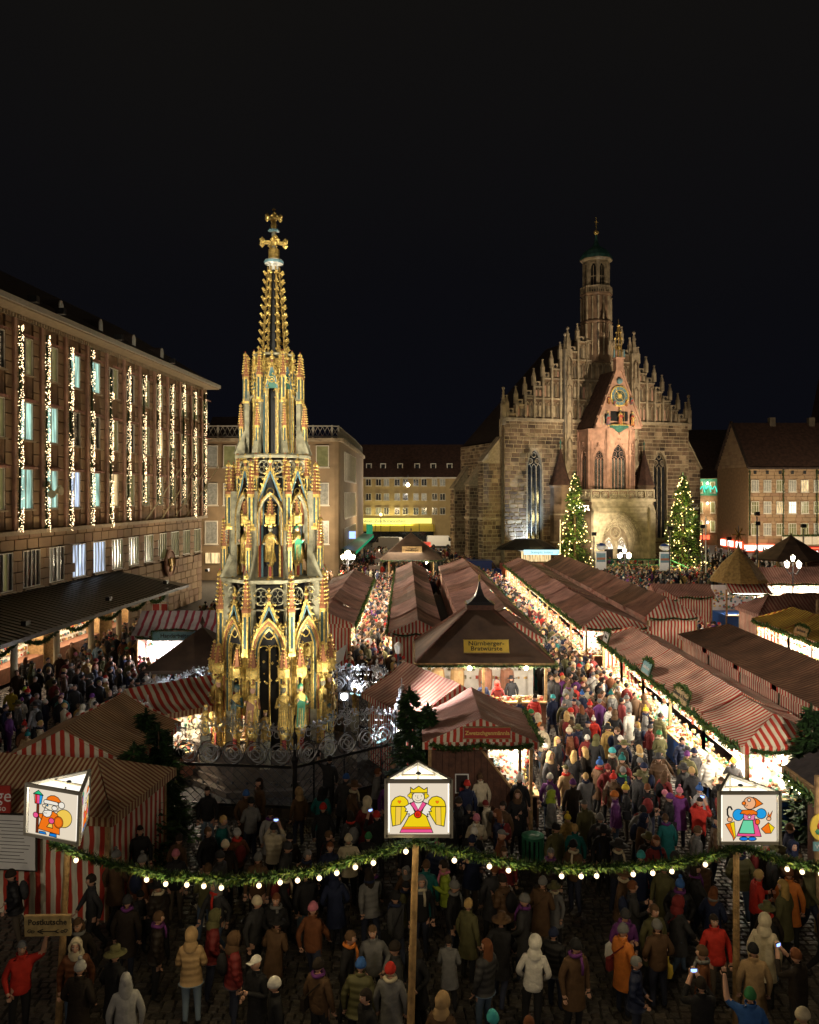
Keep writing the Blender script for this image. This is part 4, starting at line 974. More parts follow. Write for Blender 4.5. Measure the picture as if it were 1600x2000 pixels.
# centre strip under tower
def oct(prof,m,name,par=CH,c=(HC2,1.0,0),rot=22.5,n=8):
    if c==(HC2,1.0,0): prof=[(r*.90,z if z<42.3 else 42.3+(z-42.3)*.88) for r,z in prof]
    b=MB(); b.lathe(prof,n,m,c=c,rot0=R(rot)); return b.build(name,par)
q=MB(); q.bb(HC2-2.2,HC2+2.2,-.1,1,20.1,31,'church_stone')
for i in range(5):
    for z in range(4): arch_ring(q,.55,1.6,HC2-1.7+i*.85,20.4+z*2.7,.09,-.25,-.1,'church_trim',.5,4)
for z in range(4): q.bb(HC2-2.25,HC2+2.25,-.3,-.1,22.7+z*2.7,22.9+z*2.7,'church_trim')
q.build('gable_centre',CH)
oct([(2.35,28),(2.35,33.4),(2.5,33.5),(2.5,33.7),(2.25,33.8),(2.2,37.2),(2.45,37.4),(2.45,37.6)],'church_stone','tower_shaft')
for k,(z0,z1,rad) in enumerate(((29,33.2,2.36),(33.9,37.0,2.24))):
    for i in range(16):
        a=R(22.5)+i*PI/8; r_=(rad if i%2==0 else rad*A8)*.90; s=MB(); s.T=Matrix.Translation((HC2+r_*math.cos(a),1+r_*math.sin(a),0))@Matrix.Rotation(a+PI/2,4,'Z')
        s.bb(-.1 if i%2==0 else -.06,.1 if i%2==0 else .06,-.14,.05,z0,z1,'church_trim'); s.octa((0,-.1,z1),.16,'church_trim')
        s.build('tower_rib',CH)
gal=MB()
for i in range(8):
    a=i*PI/4; gal.T=Matrix.Translation((HC2+2.15*A8*math.cos(a),1+2.15*A8*math.sin(a),37.5))@Matrix.Rotation(a+PI/2,4,'Z'); w=1.64
    gal.bb(-w/2,w/2,-.05,.05,.0,.12,'church_trim'); gal.bb(-w/2,w/2,-.06,.06,.85,1.0,'church_trim')
    for j in range(6): gal.bb(-w/2+j*w/5-.05,-w/2+j*w/5+.05,-.04,.04,.1,.9,'church_trim')
gal.build('gallery_rail',CH)
oct([(1.35,37.6),(1.35,42)],'black_metal','belfry_core')
for i in range(8):
    a=R(22.5)+i*PI/4; s=MB(); s.T=Matrix.Translation((HC2+1.74*math.cos(a),1+1.74*math.sin(a),0))@Matrix.Rotation(a+PI/2,4,'Z'); s.bb(-.22,.22,-.1,.25,37.6,42,'church_trim'); s.build('belfry_pier',CH)
    a=i*PI/4; s=MB(); s.T=Matrix.Translation((HC2+1.72*A8*math.cos(a),1+1.72*A8*math.sin(a),0))@Matrix.Rotation(a+PI/2,4,'Z'); arch_wall(s,-.69,.69,38.0,42,.72,2.3,0,38.6,0,.25,'church_trim',.8,5); s.bb(-.04,.04,.1,.16,38.6,41.3,'church_trim'); s.bb(-.4,.4,.1,.16,39.8,39.9,'church_trim'); s.build('belfry_arch',CH)
oct([(2.15,42),(2.45,42.2),(2.5,42.35)],'church_trim','eaves')
oct([(2.5,42.35),(2.35,42.9),(1.9,43.6),(1.2,44.1),(.55,44.6),(.28,45.3),(.14,46.2),(.1,46.6)],'copper_green','dome')
b=MB(); b.ball((HC2,1,46.2),.34,'gold',12,8); b.tube([(HC2,1,46.4),(HC2,1,48.3)],.05,'gold',5); b.bb(HC2-.25,HC2+.25,.97,1.03,47.6,47.7,'gold'); b.build('spire_ball',CH)
# stair turrets with cone roofs
for x,hh in ((7.9,11.2),(20.9,11.2)):
    oct([(1.35,0),(1.35,hh-.3),(1.5,hh-.2),(1.5,hh)],'church_stone','stair_turret',c=(x,-.7,0)); oct([(1.5,hh),(1.05,hh+1.2),(.22,hh+4.2),(.05,hh+5.2)],'roof_red','turret_roof',c=(x,-.7,0))
    q=MB(); q.lathe([(.12,hh+4.7),(.05,hh+5.6),(.16,hh+5.7),(.02,hh+6.2)],6,'copper_green',c=(x,-.7,0)); 
    for z in (3.5,7.2): q.lathe([(1.42,z),(1.42,z+.2)],8,'church_trim',c=(x,-.7,0),rot0=R(22.5))
    q.build('turret_trim',CH)
# lower porch with portal
PX0,PX1,PF=9.75,18.95,-5.6
b=MB(); arch_wall(b,PX0,PX1,0,9.2,6.3,2.3,HC2,.9,PF,PF+.25,'portal_stone',4.6,10)
b.mesh([(PX0,PF,0),(PX0,0,0),(PX0,0,9.2),(PX0,PF,9.2)],[(0,3,2,1)],'church_stone'); b.mesh([(PX1,PF,0),(PX1,0,0),(PX1,0,9.2),(PX1,PF,9.2)],[(0,1,2,3)],'church_stone')
b.mesh([(PX0,PF,9.2),(PX1,PF,9.2),(PX1,0,9.2),(PX0,0,9.2)],[(0,1,2,3)],'church_trim')
b.bb(PX0-.25,PX1+.25,PF-.3,PF+.1,9.0,9.3,'portal_stone'); b.bb(PX0-.1,PX1+.1,PF-.12,PF,8.2,8.4,'portal_stone')
for x in (PX0+.35,PX1-.35): b.bb(x-.4,x+.4,PF-.55,PF,0,7.8,'portal_stone'); b.mesh([(x-.4,PF-.55,7.8),(x+.4,PF-.55,7.8),(x+.4,PF,8.6),(x-.4,PF,8.6)],[(0,1,2,3)],'portal_stone')
b.build('porch_wall',CH)
m_=MB(); w=6.3; r_=4.6
for i in range(8):
    arch_ring(m_,w-.12-i*.30,2.3,HC2,.9,.10,PF+.12+i*.22,PF+.42+i*.22,'portal_stone',r_-.1-i*.24,9)
for i in range(4):
    A=parch(w-.35-i*.6,2.3,HC2,.9,r_-.3-i*.48,14)
    for j in range(2,len(A)-2):
        if j%1==0: m_.ball((A[j][0],PF+.30+i*.44,A[j][1]),.13,'portal_stone',5,4,(1,1,1.6))
m_.build('portal_moulding',CH)
yb=PF+1.9; b=MB(); 
b.prism(parch(4.1,2.3,HC2,.9,2.9,9),yb,yb+.3,'church_trim')
for s in (-1,1):
    arch_ring(b,1.45,1.55,HC2+s*.98,.9,.14,yb-.2,yb,'portal_stone',1.45,6); arch_ring(b,1.75,1.55,HC2+s*.98,.9,.1,yb-.1,yb,'portal_stone',1.8,6)
    b.bb(HC2+s*.98-.62,HC2+s*.98+.62,yb-.12,yb-.02,.9,2.7,'black_metal')
b.bb(HC2-.16,HC2+.16,yb-.4,yb,.9,3.8,'portal_stone'); b.ball((HC2,yb-.45,3.2),.2,'portal_stone',6,5,(1,1,2.6))
b.build('doorway',CH)
for s in (-1,1):
    t=MB(); t.prism(parch(1.3,.0,HC2+s*.98,2.72,1.65,6),yb-.06,yb-.03,'panel_white',back=False); o=t.build('lit_tracery',CH)
    t=MB()
    for k in range(18):
        a=rr.uniform(0,2*PI); d_=.5*rr.random()**.5; cx=HC2+s*.98+d_*math.cos(a); cz_=3.25+d_*math.sin(a); r2=rr.uniform(.1,.17); t.tube([(cx+r2*math.cos(q*PI/4),yb-.1,cz_+r2*math.sin(q*PI/4)) for q in range(9)],.03,'church_trim',3)
    t.build('tracery',CH)
t=MB(); 
for R0,n_ in ((.78,1),(.30,1)): t.tube([(HC2+R0*math.cos(q*PI/10),yb-.14,4.95+R0*math.sin(q*PI/10)) for q in range(21)],.09,'portal_stone',5)
for k in range(10):
    a=k*PI/5; t.tube([(HC2+.54*math.cos(a)+.18*math.cos(q*PI/3),yb-.12,4.95+.54*math.sin(a)+.18*math.sin(q*PI/3)) for q in range(7)],.035,'church_trim',3)
t.build('rose_tracery',CH)
# balustrade
for (xa,ya,xb,yb2) in ((PX0-.1,PF-.1,PX1+.1,PF-.1),(PX0-.1,0,PX0-.1,PF-.1),(PX1+.1,PF-.1,PX1+.1,0)):
    L=math.hypot(xb-xa,yb2-ya); a=math.atan2(yb2-ya,xb-xa); n=int(L/1.3)
    for i in range(n):
        q=MB(); q.T=Matrix.Translation((xa+(xb-xa)*(i+.5)/n,ya+(yb2-ya)*(i+.5)/n,9.3))@Matrix.Rotation(a,4,'Z'); w=L/n
        q.bb(-w/2,w/2,-.1,.1,0,.14,'portal_stone'); q.bb(-w/2,w/2,-.13,.13,1.12,1.3,'portal_stone'); q.bb(-w/2-.04,-w/2+.06,-.08,.08,.1,1.15,'portal_stone')
        for k in range(4): c_=k*PI/2+PI/4; q.tube([(.22*math.cos(c_)+.2*math.cos(t_*PI/4),0,.63+.22*math.sin(c_)+.2*math.sin(t_*PI/4)) for t_ in range(9)],.05,'portal_stone',4)
        for k in (-1,1): q.bar((k*w/2,0,.1),(0,0,.63),.05,'portal_stone'); q.bar((k*w/2,0,1.15),(0,0,.63),.05,'portal_stone')
        q.build('balustrade_panel',CH)
# upper chapel
z0,z1=9.3,18.7; F=-4.7; C0,C1=11.0,17.7
pts=[(C0,0),(C0,-2.9),(C0+1.75,F),(C1-1.75,F),(C1,-2.9),(C1,0)]
for i in range(5):
    (xa,ya),(xb,yb2)=pts[i],pts[i+1]; L=math.hypot(xb-xa,yb2-ya); a=math.atan2(yb2-ya,xb-xa)
    q=MB(); ww={0:1.5,1:1.35,2:2.25,3:1.35,4:1.5}[i]; arch_wall(q,-L/2,L/2,z0,z1,ww,4.2,0,z0+1.1,0,.35,'pink_stone',ww*.95,6)
    for s in (-1,1): q.bb(s*L/2-.12,s*L/2+.12,-.22,.1,z0,z1,'pink_stone'); q.bb(s*(ww/2+.32)-.07,s*(ww/2+.32)+.07,-.16,0,z0+.8,z1-1.6,'pink_stone')
    q.bb(-L/2,L/2,-.14,0,z1-.3,z1,'pink_stone'); q.bb(-L/2,L/2,-.2,0,z0,z0+.7,'portal_stone')
    for k in range(4):
        t_=(k+.5)/4
        for s in (-1,1): q.octa((s*ww*.62*(1-t_),-.12,z0+1.1+4.2+ww*1.15*t_+.35),.14,'pink_stone')
    q.octa((0,-.12,z0+5.3+ww*1.5),.22,'pink_stone')
    o=q.build('chapel_wall',CH,((xa+xb)/2,(ya+yb2)/2,0)); o.rotation_euler=(0,0,a)
    ow=put_window(o,(0,.02,z0+1.1),0,ww-.1,4.2,(ww-.1)*.95,4 if i==2 else 3,trim='pink_stone',depth=.3,dark='dark_glass',cell=1)
# chapel gable
gz=z1; ga=26.3; gw=(C1-C0)/2+.1; cxm=(C0+C1)/2
q=MB(); q.prism([(cxm-gw,gz),(cxm+gw,gz),(cxm+gw*.93,gz+1.0),(cxm+.45,ga),(cxm-.45,ga),(cxm-gw*.93,gz+1.0)],F-.05,F+.5,'pink_stone')
for s in (-1,1):
    q.bar((cxm+s*gw,F-.1,gz+.3),(cxm+s*.4,F-.1,ga),.25,'pink_stone',.22)
    for k in range(5): t_=(k+.7)/5.5; q.octa((cxm+s*(gw*(1-t_)+.2),F-.1,gz+.5+(ga-gz)*t_),.22,'pink_stone')
    for k,(x,z,h) in enumerate(((1.0,gz+1.6,1.1),(2.1,gz+.5,1.3),(2.6,gz+.4,.8))): arch_ring(q,.32,h,cxm+s*x if k else cxm+s*2.9,z,.06,F-.12,F-.04,'portal_stone',.4,4) if k else None
    q.prism(parch(.24,1.0,cxm+s*2.05,gz+.6,.35,4),F-.07,F-.055,'black_metal',back=False); q.prism(parch(.24,1.0,cxm+s*1.7,gz+.6,.35,4),F-.07,F-.055,'black_metal',back=False)
q.bb(cxm-.55,cxm+.55,F-.25,F+.5,ga,ga+1.5,'pink_stone'); q.bb(cxm-.7,cxm+.7,F-.35,F+.55,ga+1.5,ga+1.7,'pink_stone')
q.bb(cxm-1.3,cxm+1.3,F-.08,F-.06,gz+.9,gz+2.2,'black_metal'); q.build('chapel_gable',CH)
q=MB(); q.mesh([(C0-.3,F+.5,gz+.1),(cxm,F+.5,ga+.1),(cxm,.3,ga+.1),(C0-.3,.3,gz+.1),(C1+.3,F+.5,gz+.1),(C1+.3,.3,gz+.1)],[(0,1,2,3),(1,4,5,2)],'roof_red'); q.build('chapel_roof',CH)
# bell turret, clock, procession figures
q=MB()
for i in range(6): a=i*PI/3; q.tube([(cxm+.45*math.cos(a),F+.1+.45*math.sin(a),ga+1.7),(cxm+.42*math.cos(a),F+.1+.42*math.sin(a),ga+4.0),(cxm+.1*math.cos(a),F+.1+.1*math.sin(a),ga+5.8)],.06,'old_gold',4); q.octa((cxm+.5*math.cos(a),F+.1+.5*math.sin(a),ga+4.2),.16,'gold'); q.octa((cxm+.35*math.cos(a),F+.1+.35*math.sin(a),ga+5.0),.13,'gold')
q.ball((cxm,F+.1,ga+5.9),.22,'gold',8,5); q.lathe([(.03,ga+6),(.02,ga+6.8)],4,'gold',c=(cxm,F+.1,0)); q.ball((cxm,F+.1,ga+3.0),.33,'old_gold',8,5)
for s in (-1,1): q.lathe([(.13,ga+1.7),(.1,ga+2.4),(.13,ga+2.5),(.03,ga+2.8)],6,'sky_blue',c=(cxm+s*.75,F-.1,0))
q.build('bell_turret',CH)
ck=MB(); ck.T=Matrix.Translation((cxm,F-.08,22.9))@Matrix.Rotation(PI/2,4,'X')
ck.lathe([(1.38,0),(1.38,.16),(1.22,.18),(1.22,.10),(0,.10)],32,'gold'); ck.lathe([(1.2,.10),(1.2,.12),(.82,.12)],32,'sky_blue',caps=False); ck.lathe([(.82,.11),(.82,.15),(.74,.15)],24,'gold',caps=False); ck.lathe([(.74,.12),(0,.12)],24,'blue_paint',caps=False); ck.lathe([(.3,.12),(.3,.2),(0,.2)],14,'gold',caps=False)
for i in range(12): a=i*PI/6; ck.box((1.02*math.cos(a),1.02*math.sin(a),.14),(.22,.06,.03),'gold',rz=a)
for i in range(16): a=i*PI/8; ck.bar((.2*math.cos(a),.2*math.sin(a),.17),(.55*math.cos(a),.55*math.sin(a),.15),.035,'gold')
co_=ck.build('clock_face',CH)
hd=MB(); hd.T=Matrix.Translation((cxm,F-.30,22.9))@Matrix.Rotation(PI/2,4,'X')
for a,L in ((R(135),1.0),(R(-52),.55)): hd.bar((0,0,.02),(L*math.cos(a),L*math.sin(a),.02),.07,'gold',.03); hd.octa((L*math.cos(a),L*math.sin(a),.02),.08,'gold')
hd.build('clock_hand',co_)
q=MB(); q.ball((cxm,F-.15,24.9),.42,'sky_blue',10,7); q.build('moon_ball',CH)
bal=MB(); bal.T=Matrix.Translation((cxm,F-.05,gz)); bal.lathe([(.2,-.55),(.8,-.2),(1.45,.1),(1.45,.3)],10,'copper_green',sy=.5); bal.lathe([(1.55,.3),(1.55,.4)],10,'gold',sy=.5); bal.build('balcony',CH)
fig=[statue_mb('sky_blue','red_paint',seed=21).data('statue'),statue_mb('red_paint','gold',seed=22).data('statue'),statue_mb('gold','red_paint',seed=23).data('statue')]
for dx,dz,k,s_ in ((0,.45,2,1.55),(-2.2+.35,.3,0,1.35),(1.85,.3,1,1.35),(-1.7,3.1,1,.85),(1.7,3.1,0,.85),(-.9,2.9,0,.7),(.95,2.9,1,.7)): link('statue',fig[k],CH,(cxm+dx,F-.35,gz+dz),scale=s_)
# steps with green rail before the porch
st=MB()
for i in range(6): st.bb(HC2-4.2-i*.35,HC2+4.2+i*.35,PF-1.2-i*.4,PF,0,.9-i*.15,'church_trim')
st.build('porch_steps',CH)
# floodlights on two masts and on the terrace
for i,(x,y,z,lab) in enumerate(((21.0,101,8.2,'mast with speakers and spotlights beside the tree nearer the clock porch west side'),(33.6,98.5,8.4,'mast with speakers and spotlights beside the fir tree near the green shop'))):
    t=empty('lighting_mast',(x,y,0),label=['dark mast with loudspeaker and spotlights before the fir nearer the yellow house','dark mast with loudspeaker and spotlights beside the fir nearer the shops'][i],cat='mast',group='stage masts before the church')
    b=MB(); b.tube([(0,0,0),(0,0,z)],.13,'iron',8); b.build('pole',t)
    b=MB(); b.bb(-.45,.45,-.3,.3,z-2.6,z-1.0,'black_metal'); b.build('loudspeaker',t)
    b=MB(); b.bar((-1.1,0,z),(1.1,0,z),.07,'silver_iron'); b.bar((-1.1,0,z+.35),(1.1,0,z+.35),.07,'silver_iron')
    for k in range(6): b.bar((-1.1+k*.4,0,z),(-.9+k*.4,0,z+.35),.04,'silver_iron'); b.box((-1+k*.4,-.15,z-.1),(.22,.3,.25),'silver_iron')
    b.build('spotlight_bar',t)
FLN=['farthest towards the yellow house','by the stone house side','middle of the square','just beside the middle one','low one before the porch','low one beside the stage','tall one for the tower','one low at the choir wall','spare','spare']
def cl(u_,v_,z): 
    p=Matrix.Rotation(th,4,'Z')@Vector((u_,v_,z)); return (12.5+p.x,108+p.y,z)
for (u_,v_,z,pw,tu,tz,an) in ((6,-27,6.5,22000,8,14,42),(24,-26,6.5,24000,22,14,46),(HC2,-30,7,44000,HC2,25,40),(HC2-2,-24,6.5,13000,HC2+1.0,20,20),(HC2-11,-17,5.5,21000,HC2+.5,4.5,30),(HC2+3,-22,5,5200,HC2+.5,13.5,26),(HC2,-30,8,15000,HC2,37,22),(-12,-8,3,700,0,8,80)):
    p=cl(u_,v_,z); q_=cl(tu,(0 if u_>-5 else 12),tz)
    lamp('SPOT',p,pw,(1,.80,.55) if u_>-5 else (.75,1,.65),q_,size=.4,angle=an,blend=.8)
    fx=MB(); d=(Vector(q_)-Vector(p)).normalized(); back=Vector(p)-d*.35
    fx.tube([(back.x,back.y,0),(back.x,back.y,z-.3)],.07,'iron',6); fx.box((back.x,back.y,z),(.5,.35,.4),'black_metal')
    o=fx.build('church_floodlight'); tag(o,'slim pole with floodlight head aimed at the church, '+FLN.pop(0),'floodlight','floodlight poles aimed at the church')
# blue-white uplight at the foot of the facade
p=cl(2.9,-1.6,1.0); lamp('SPOT',p,14000,(.50,.72,1),cl(2.6,.2,7.5),size=.2,angle=70,blend=.9)
b=MB(); b.box((p[0],p[1],.75),(.4,.3,.3),'black_metal'); o=b.build('uplighter'); tag(o,'small uplighter on the ground washing the church wall blue','floodlight')
# ================= other buildings
def simple_window(par,x,y,z,w,h,n=2,glass='dark_glass',rz=0,frame='white_frame',cross=True,d=.12):
    b=MB(); t=.09
    b.bb(-w/2,-w/2+t,-.09,d,0,h,frame); b.bb(w/2-t,w/2,-.09,d,0,h,frame); b.bb(-w/2+t,w/2-t,-.09,d,0,t,frame); b.bb(-w/2+t,w/2-t,-.09,d,h-t,h,frame)
    for i in range(1,n): b.bb(-w/2+w*i/n-.04,-w/2+w*i/n+.04,-.075,d-.02,t,h-t,frame)
    if cross: b.bb(-w/2+t,w/2-t,-.07,d-.03,h*.66,h*.66+.05,frame)
    b.bb(-w/2-.1,w/2+.1,-.15,0,-.1,-.005,frame)
    o=b.build('window',par,(x,y,z)); o.rotation_euler=(0,0,rz)
    p=MB(); p.bb(-w/2+t,w/2-t,-.055,-.04,t,h-t,glass); p.build('pane',o); return o
rr=random.Random(31)
# beige block beyond the hall
Y0=95; X0,X1=-25.0,-8.1
B=empty('office_block',(0,Y0,0),label='beige stone office block behind the gilded fountain, with white window frames',cat='building')
b=MB(); 
curve=[(X0,0),(X1-.6,0),(X1-.15,.25),(X1,.9),(X1+.35,25),(X1+.2,45),(X1-1.4,53),(X0,55)]
def wallstrip(b,pts,z0,z1,m):
    for i in range(len(pts)-1):
        (x0,y0),(x1,y1)=pts[i],pts[i+1]; b.mesh([(x0,y0,z0),(x1,y1,z0),(x1,y1,z1),(x0,y0,z1)],[(0,1,2,3)],m)
wallstrip(b,curve,0,16.2,'beige_plaster'); b.build('wall',B)
b=MB(); off=[(X0,-.35),(X1-.5,-.35),(X1+.35,.3),(X1+.7,25),(X1+.5,45.5),(X1-1,54)]
wallstrip(b,off,16.1,16.5,'church_trim'); b.mesh([(x,y,16.5) for x,y in off]+[(X0,54,16.5)],[tuple(range(len(off)+1))],'roof_dark'); b.mesh([(x,y,16.1) for x,y in off]+[(X0,54,16.1)],[tuple(range(len(off)+1))],'church_trim')
b.build('cornice',B)
b=MB(); ins=[(X0,.1),(X1-.9,.1),(X1-.2,.6),(X1+.1,25),(X1,45)]
for i in range(len(ins)-1):
    (x0,y0),(x1,y1)=ins[i],ins[i+1]; L=math.hypot(x1-x0,y1-y0); n=max(1,int(L/.55))
    b.bar((x0,y0,17.9),(x1,y1,17.9),.14,'grey_metal'); b.bar((x0,y0,16.7),(x1,y1,16.7),.1,'grey_metal')
    for k in range(n):
        t=k/n; x,y=x0+(x1-x0)*t,y0+(y1-y0)*t; t2=(k+1)/n; xe,ye=x0+(x1-x0)*t2,y0+(y1-y0)*t2
        b.bar((x,y,16.7),(xe,ye,17.85),.05,'grey_metal'); b.bar((x,y,17.85),(xe,ye,16.7),.05,'grey_metal')
        if k%5==0: b.bar((x,y,16.5),(x,y,18.0),.2,'grey_metal')
b.build('roof_railing',B)
b=MB(); b.mesh([(X0,4,16.5),(-16,4,16.5),(-19,9,19.8),(X0,9,19.8),(-16,45,16.5),(-19,40,19.8)],[(0,1,2,3),(1,4,5,2)],'roof_dark'); b.build('roof',B)
for i,px in enumerate((413,449,485,521,557,593,630)):
    for j,(z,h) in enumerate(((13.1,2.55),(8.7,2.6),(4.2,2.7))):
        g_='curtain_glass' if rr.random()<.45 else 'olive_glass'
        if i==5 and j==0: g_='warm_window'
        simple_window(B,XY(px,Y0),-.02,z,1.5,h,1,g_,cross=False)
for j,(z,h) in enumerate(((11.6,3.6),(7.0,3.2),(2.8,3.0))):
    for k in range(8):
        y=6+k*2.2; simple_window(B,X1+.06+.014*y,y,z,1.0,h,1,'olive_glass',rz=PI/2,cross=False,d=.1)
b=MB(); b.mesh([(X1+.2,1,3.6),(X1+.6,40,3.6),(X1+2.2,40,3.3),(X1+1.8,1,3.3)],[(0,1,2,3)],'copper_green'); b.mesh([(X1+1.8,1,3.3),(X1+2.2,40,3.3),(X1+2.2,40,2.9),(X1+1.8,1,2.9)],[(0,1,2,3)],'green_sign'); b.build('shop_awning',B)
b=MB(); b.bb(X1+.5,X1+1.3,8,8.2,4.4,5.3,'blue_sign'); b.build('projecting_sign',B)
b=MB(); b.bb(X1+1.2,X1+2.2,36,36.2,3.6,5.2,'green_sign'); b.build('projecting_sign',B)
b=MB(); b.bb(-23.6,-22.0,-.3,-.1,2.0,3.2,'warm_window'); b.build('lit_shopfront',B)
for x_ in (-20,-15,-10): lamp('POINT',(x_,Y0-5,6.5),1100,(1,.76,.46),size=.4)  # added fill points without fixtures, brightening the office front
lamp('POINT',(-3.5,Y0+22,6.5),1900,(1,.76,.46),size=.4)
lamp('AREA',(-22,Y0-3,3.8),300,(1,.75,.45),(-22,Y0-8,0),size=3)
# yellow house at the back
Y1=170; B=empty('yellow_house',(0,Y1,0),label='yellow plastered house with rows of paired windows between office block and church',cat='building')
xa,xb=-13,13.5
b=MB(); b.bb(xa,xb,0,10,0,13.5,'yellow_plaster'); b.build('wall',B)
b=MB(); b.mesh([(xa-.3,-.5,13.5),(xb+.3,-.5,13.5),(xb+.3,7,20.7),(xa-.3,7,20.7)],[(0,1,2,3)],'roof_red'); b.bb(xa-.3,xb+.3,-.6,-.45,13.2,13.5,'white_frame')
b.build('roof',B)
for px in (720,748,781.5,815,847,879):
    d=MB(); x=XY(px,Y1); d.bb(-.6,.6,-.4,1.6,0,1.25,'white_frame'); d.bb(-.4,.4,-.45,-.39,.2,1.05,'dark_glass'); d.build('dormer',B,(x,1.9,15.2))
for r_,z in enumerate((11.7,8.7,5.75)):
    for px in (720,739.5,755,776,792,812.5,828.5,849,864.5):
        g_='dark_glass' if rr.random()<.7 else 'curtain_glass'
        simple_window(B,XY(px,Y1),-.05,z,1.15,1.45,2,g_,cross=False)
b=MB(); b.bb(xa+.2,7.6 if 0 else 4.6,-.3,-.05,3.9,5.0,'yellow_glow'); b.build('lit_fascia',B)
b=MB(); b.mesh([(xa,-.1,3.75),(5.2,-.1,3.75),(5.2,-3,2.4),(xa,-3,2.4)],[(0,1,2,3)],'sign_yellow')
for x in range(7): b.bar((xa+x*3,-.1,3.8),(xa+x*3,-3,2.45),.1,'black_metal')
b.build('awning',B); b=MB(); b.bb(xa,5,-.2,-.05,0,2.2,'dark_glass'); b.build('shopfront',B)
t_=text('Augustiner  Zum Bratwursthaus',.8,'ink',B,(-6,-.32,4.4)); 
lamp('AREA',(-4,Y1-1.0,3.6),900,(1,.88,.35),(-4,Y1-.2,5.5),size=9,size_y=.3)
# hanging street light and side lights
hl=MB(); hl.ball((0,0,0),.32,'bulb_big',8,5); hl.tube([(0,0,.3),(0,0,2)],.03,'iron',4); o=hl.build('hanging_street_light',None,(XY(797,150),150,10+18*150/1600)); tag(o,'white hanging street light before the yellow house','street light')
lamp('POINT',(XY(797,148),146,11),3600,(1,.9,.75),size=.3); lamp('POINT',(XY(850,148),144,7),3200,(1,.75,.4),size=.3)
hl=MB(); hl.ball((0,0,5.2),.3,'bulb_tree',8,5); hl.tube([(0,0,0),(0,0,5)],.06,'iron',5); o=hl.build('street_lamp',None,(XY(744,160),160,0)); o.location.z=.8; tag(o,'orange street lamp on a post near the yellow house','street lamp')
# right hand stone house
Y2=139; B=empty('stone_house',(57.5,Y2,0),label='large stone house with steep gable and white windows at the market edge',cat='building')
b=MB(); b.bb(0,30,.12,14,0,14.6,'hall_panel'); b.bb(.12,.3,.2,14,0,14.6,'hall_panel')
b.mesh([(.1,.0,14.6),(.1,14,14.6),(.1,7,22.5)],[(0,2,1)],'hall_panel'); b.build('wall',B)
mb=MB()
def hall_masonry(x0,x1,z0,z1,holes,T,edge=None):
    z=z0; k=0
    while z<z1-.05:
        z2=min(z+.6,z1); xa_,xb_=edge(z+.3) if edge else (x0,x1); x=xa_-rr.random()*.8
        while x<xb_:
            w=rr.uniform(.9,1.7); a,c=max(xa_,x),min(xb_,x+w); x+=w
            for h in holes:
                if z2>h[2]+.02 and z<h[3]-.02 and a<h[1] and c>h[0]:
                    if a>=h[0] and c<=h[1]: a=c
                    elif a<h[0]: c=h[0]
                    else: a=h[1]
            if c-a<.1: continue
            mb.T=T@Matrix.Translation(((a+c)/2,0,(z+z2)/2))@Matrix.Diagonal((c-a-.02,.1,z2-z-.02,1)); mb.mesh([(-.5,.5,-.5),(.5,.5,-.5),(.5,.5,.5),(-.5,.5,.5),(-.48,-.5,-.46),(.48,-.5,-.46),(.48,-.5,.46),(-.48,-.5,.46)],BR_F2,'hall_stone')
        z=z2
BR_F2=[(4,5,6,7),(0,1,5,4),(1,2,6,5),(2,3,7,6),(3,0,4,7)]
wx=[XY(p,Y2)-57.5 for p in (1475,1499,1524,1548,1572,1597,1621)]
holes=[(x-.68,x+.68,z,z+2.1) for x in wx for z in (10.35,6.7,3.0)]
hall_masonry(0,22,0,14.5,holes,Matrix.Translation((0,.06,0)))
sT=Matrix.Translation((.06,0,0))@Matrix.Rotation(-PI/2,4,'Z'); hall_masonry(-14,-.05,0,14.5,[],sT); hall_masonry(-14,0,14.6,22.3,[],sT,edge=lambda z:(-14+(z-14.6)*.886,-(z-14.6)*.886))
mb.T=Matrix.Identity(4); o=mb.build('stone_blocks',B); o['kind']='stuff'
b=MB(); b.mesh([(-.2,-.4,14.4),(30,-.4,14.4),(30,7,22.7),(-.2,7,22.7)],[(0,1,2,3)],'roof_red'); b.mesh([(-.2,14.4,14.4),(-.2,7,22.7),(30,7,22.7),(30,14.4,14.4)],[(0,1,2,3)],'roof_red')
b.bar((-.15,-.4,14.5),(-.15,7,22.9),.35,'roof_dark'); b.bar((-.15,14.4,14.5),(-.15,7,22.9),.35,'roof_dark'); b.bb(-.2,30,-.55,-.35,14.2,14.5,'roof_dark'); roof=b.build('roof',B)
for x in (7,14): b=MB(); b.bb(x-.5,x+.5,6.4,7.4,22,23.6,'church_dark'); b.build('chimney',roof)
for i,x in enumerate(wx):
    for j,z in enumerate((10.35,6.7,3.0)):
        g_={(2,1):'warm_window',(3,1):'panel_white',(0,0):'curtain_glass',(1,0):'curtain_glass',(4,0):'warm_window'}.get((i,j),'curtain_glass' if rr.random()<.35 else 'olive_glass')
        simple_window(B,x,-.02,z,1.3,2.05,3,g_)
    b=MB(); b.bb(x-.25,x+.25,-.03,.05,13.4,14.0,'black_metal'); b.build('attic_opening',B)
b=MB(); b.bb(4.8,24,-2.2,-2.0,1.6,2.9,'white_frame'); b.bb(4.8,24,-2.2,0,1.4,1.6,'church_trim')
for i in range(12): b.bb(4.9+i*1.6,4.98+i*1.6,-2.25,-2.2,1.6,2.9,'church_trim')
b.build('balcony',B); b=MB(); garland(b,[(4.9,-2.1,3.0),(12,-2.1,3.15),(20,-2.1,3.0)],.28,60,3,ln=.3); b.build('balcony_plant',B)
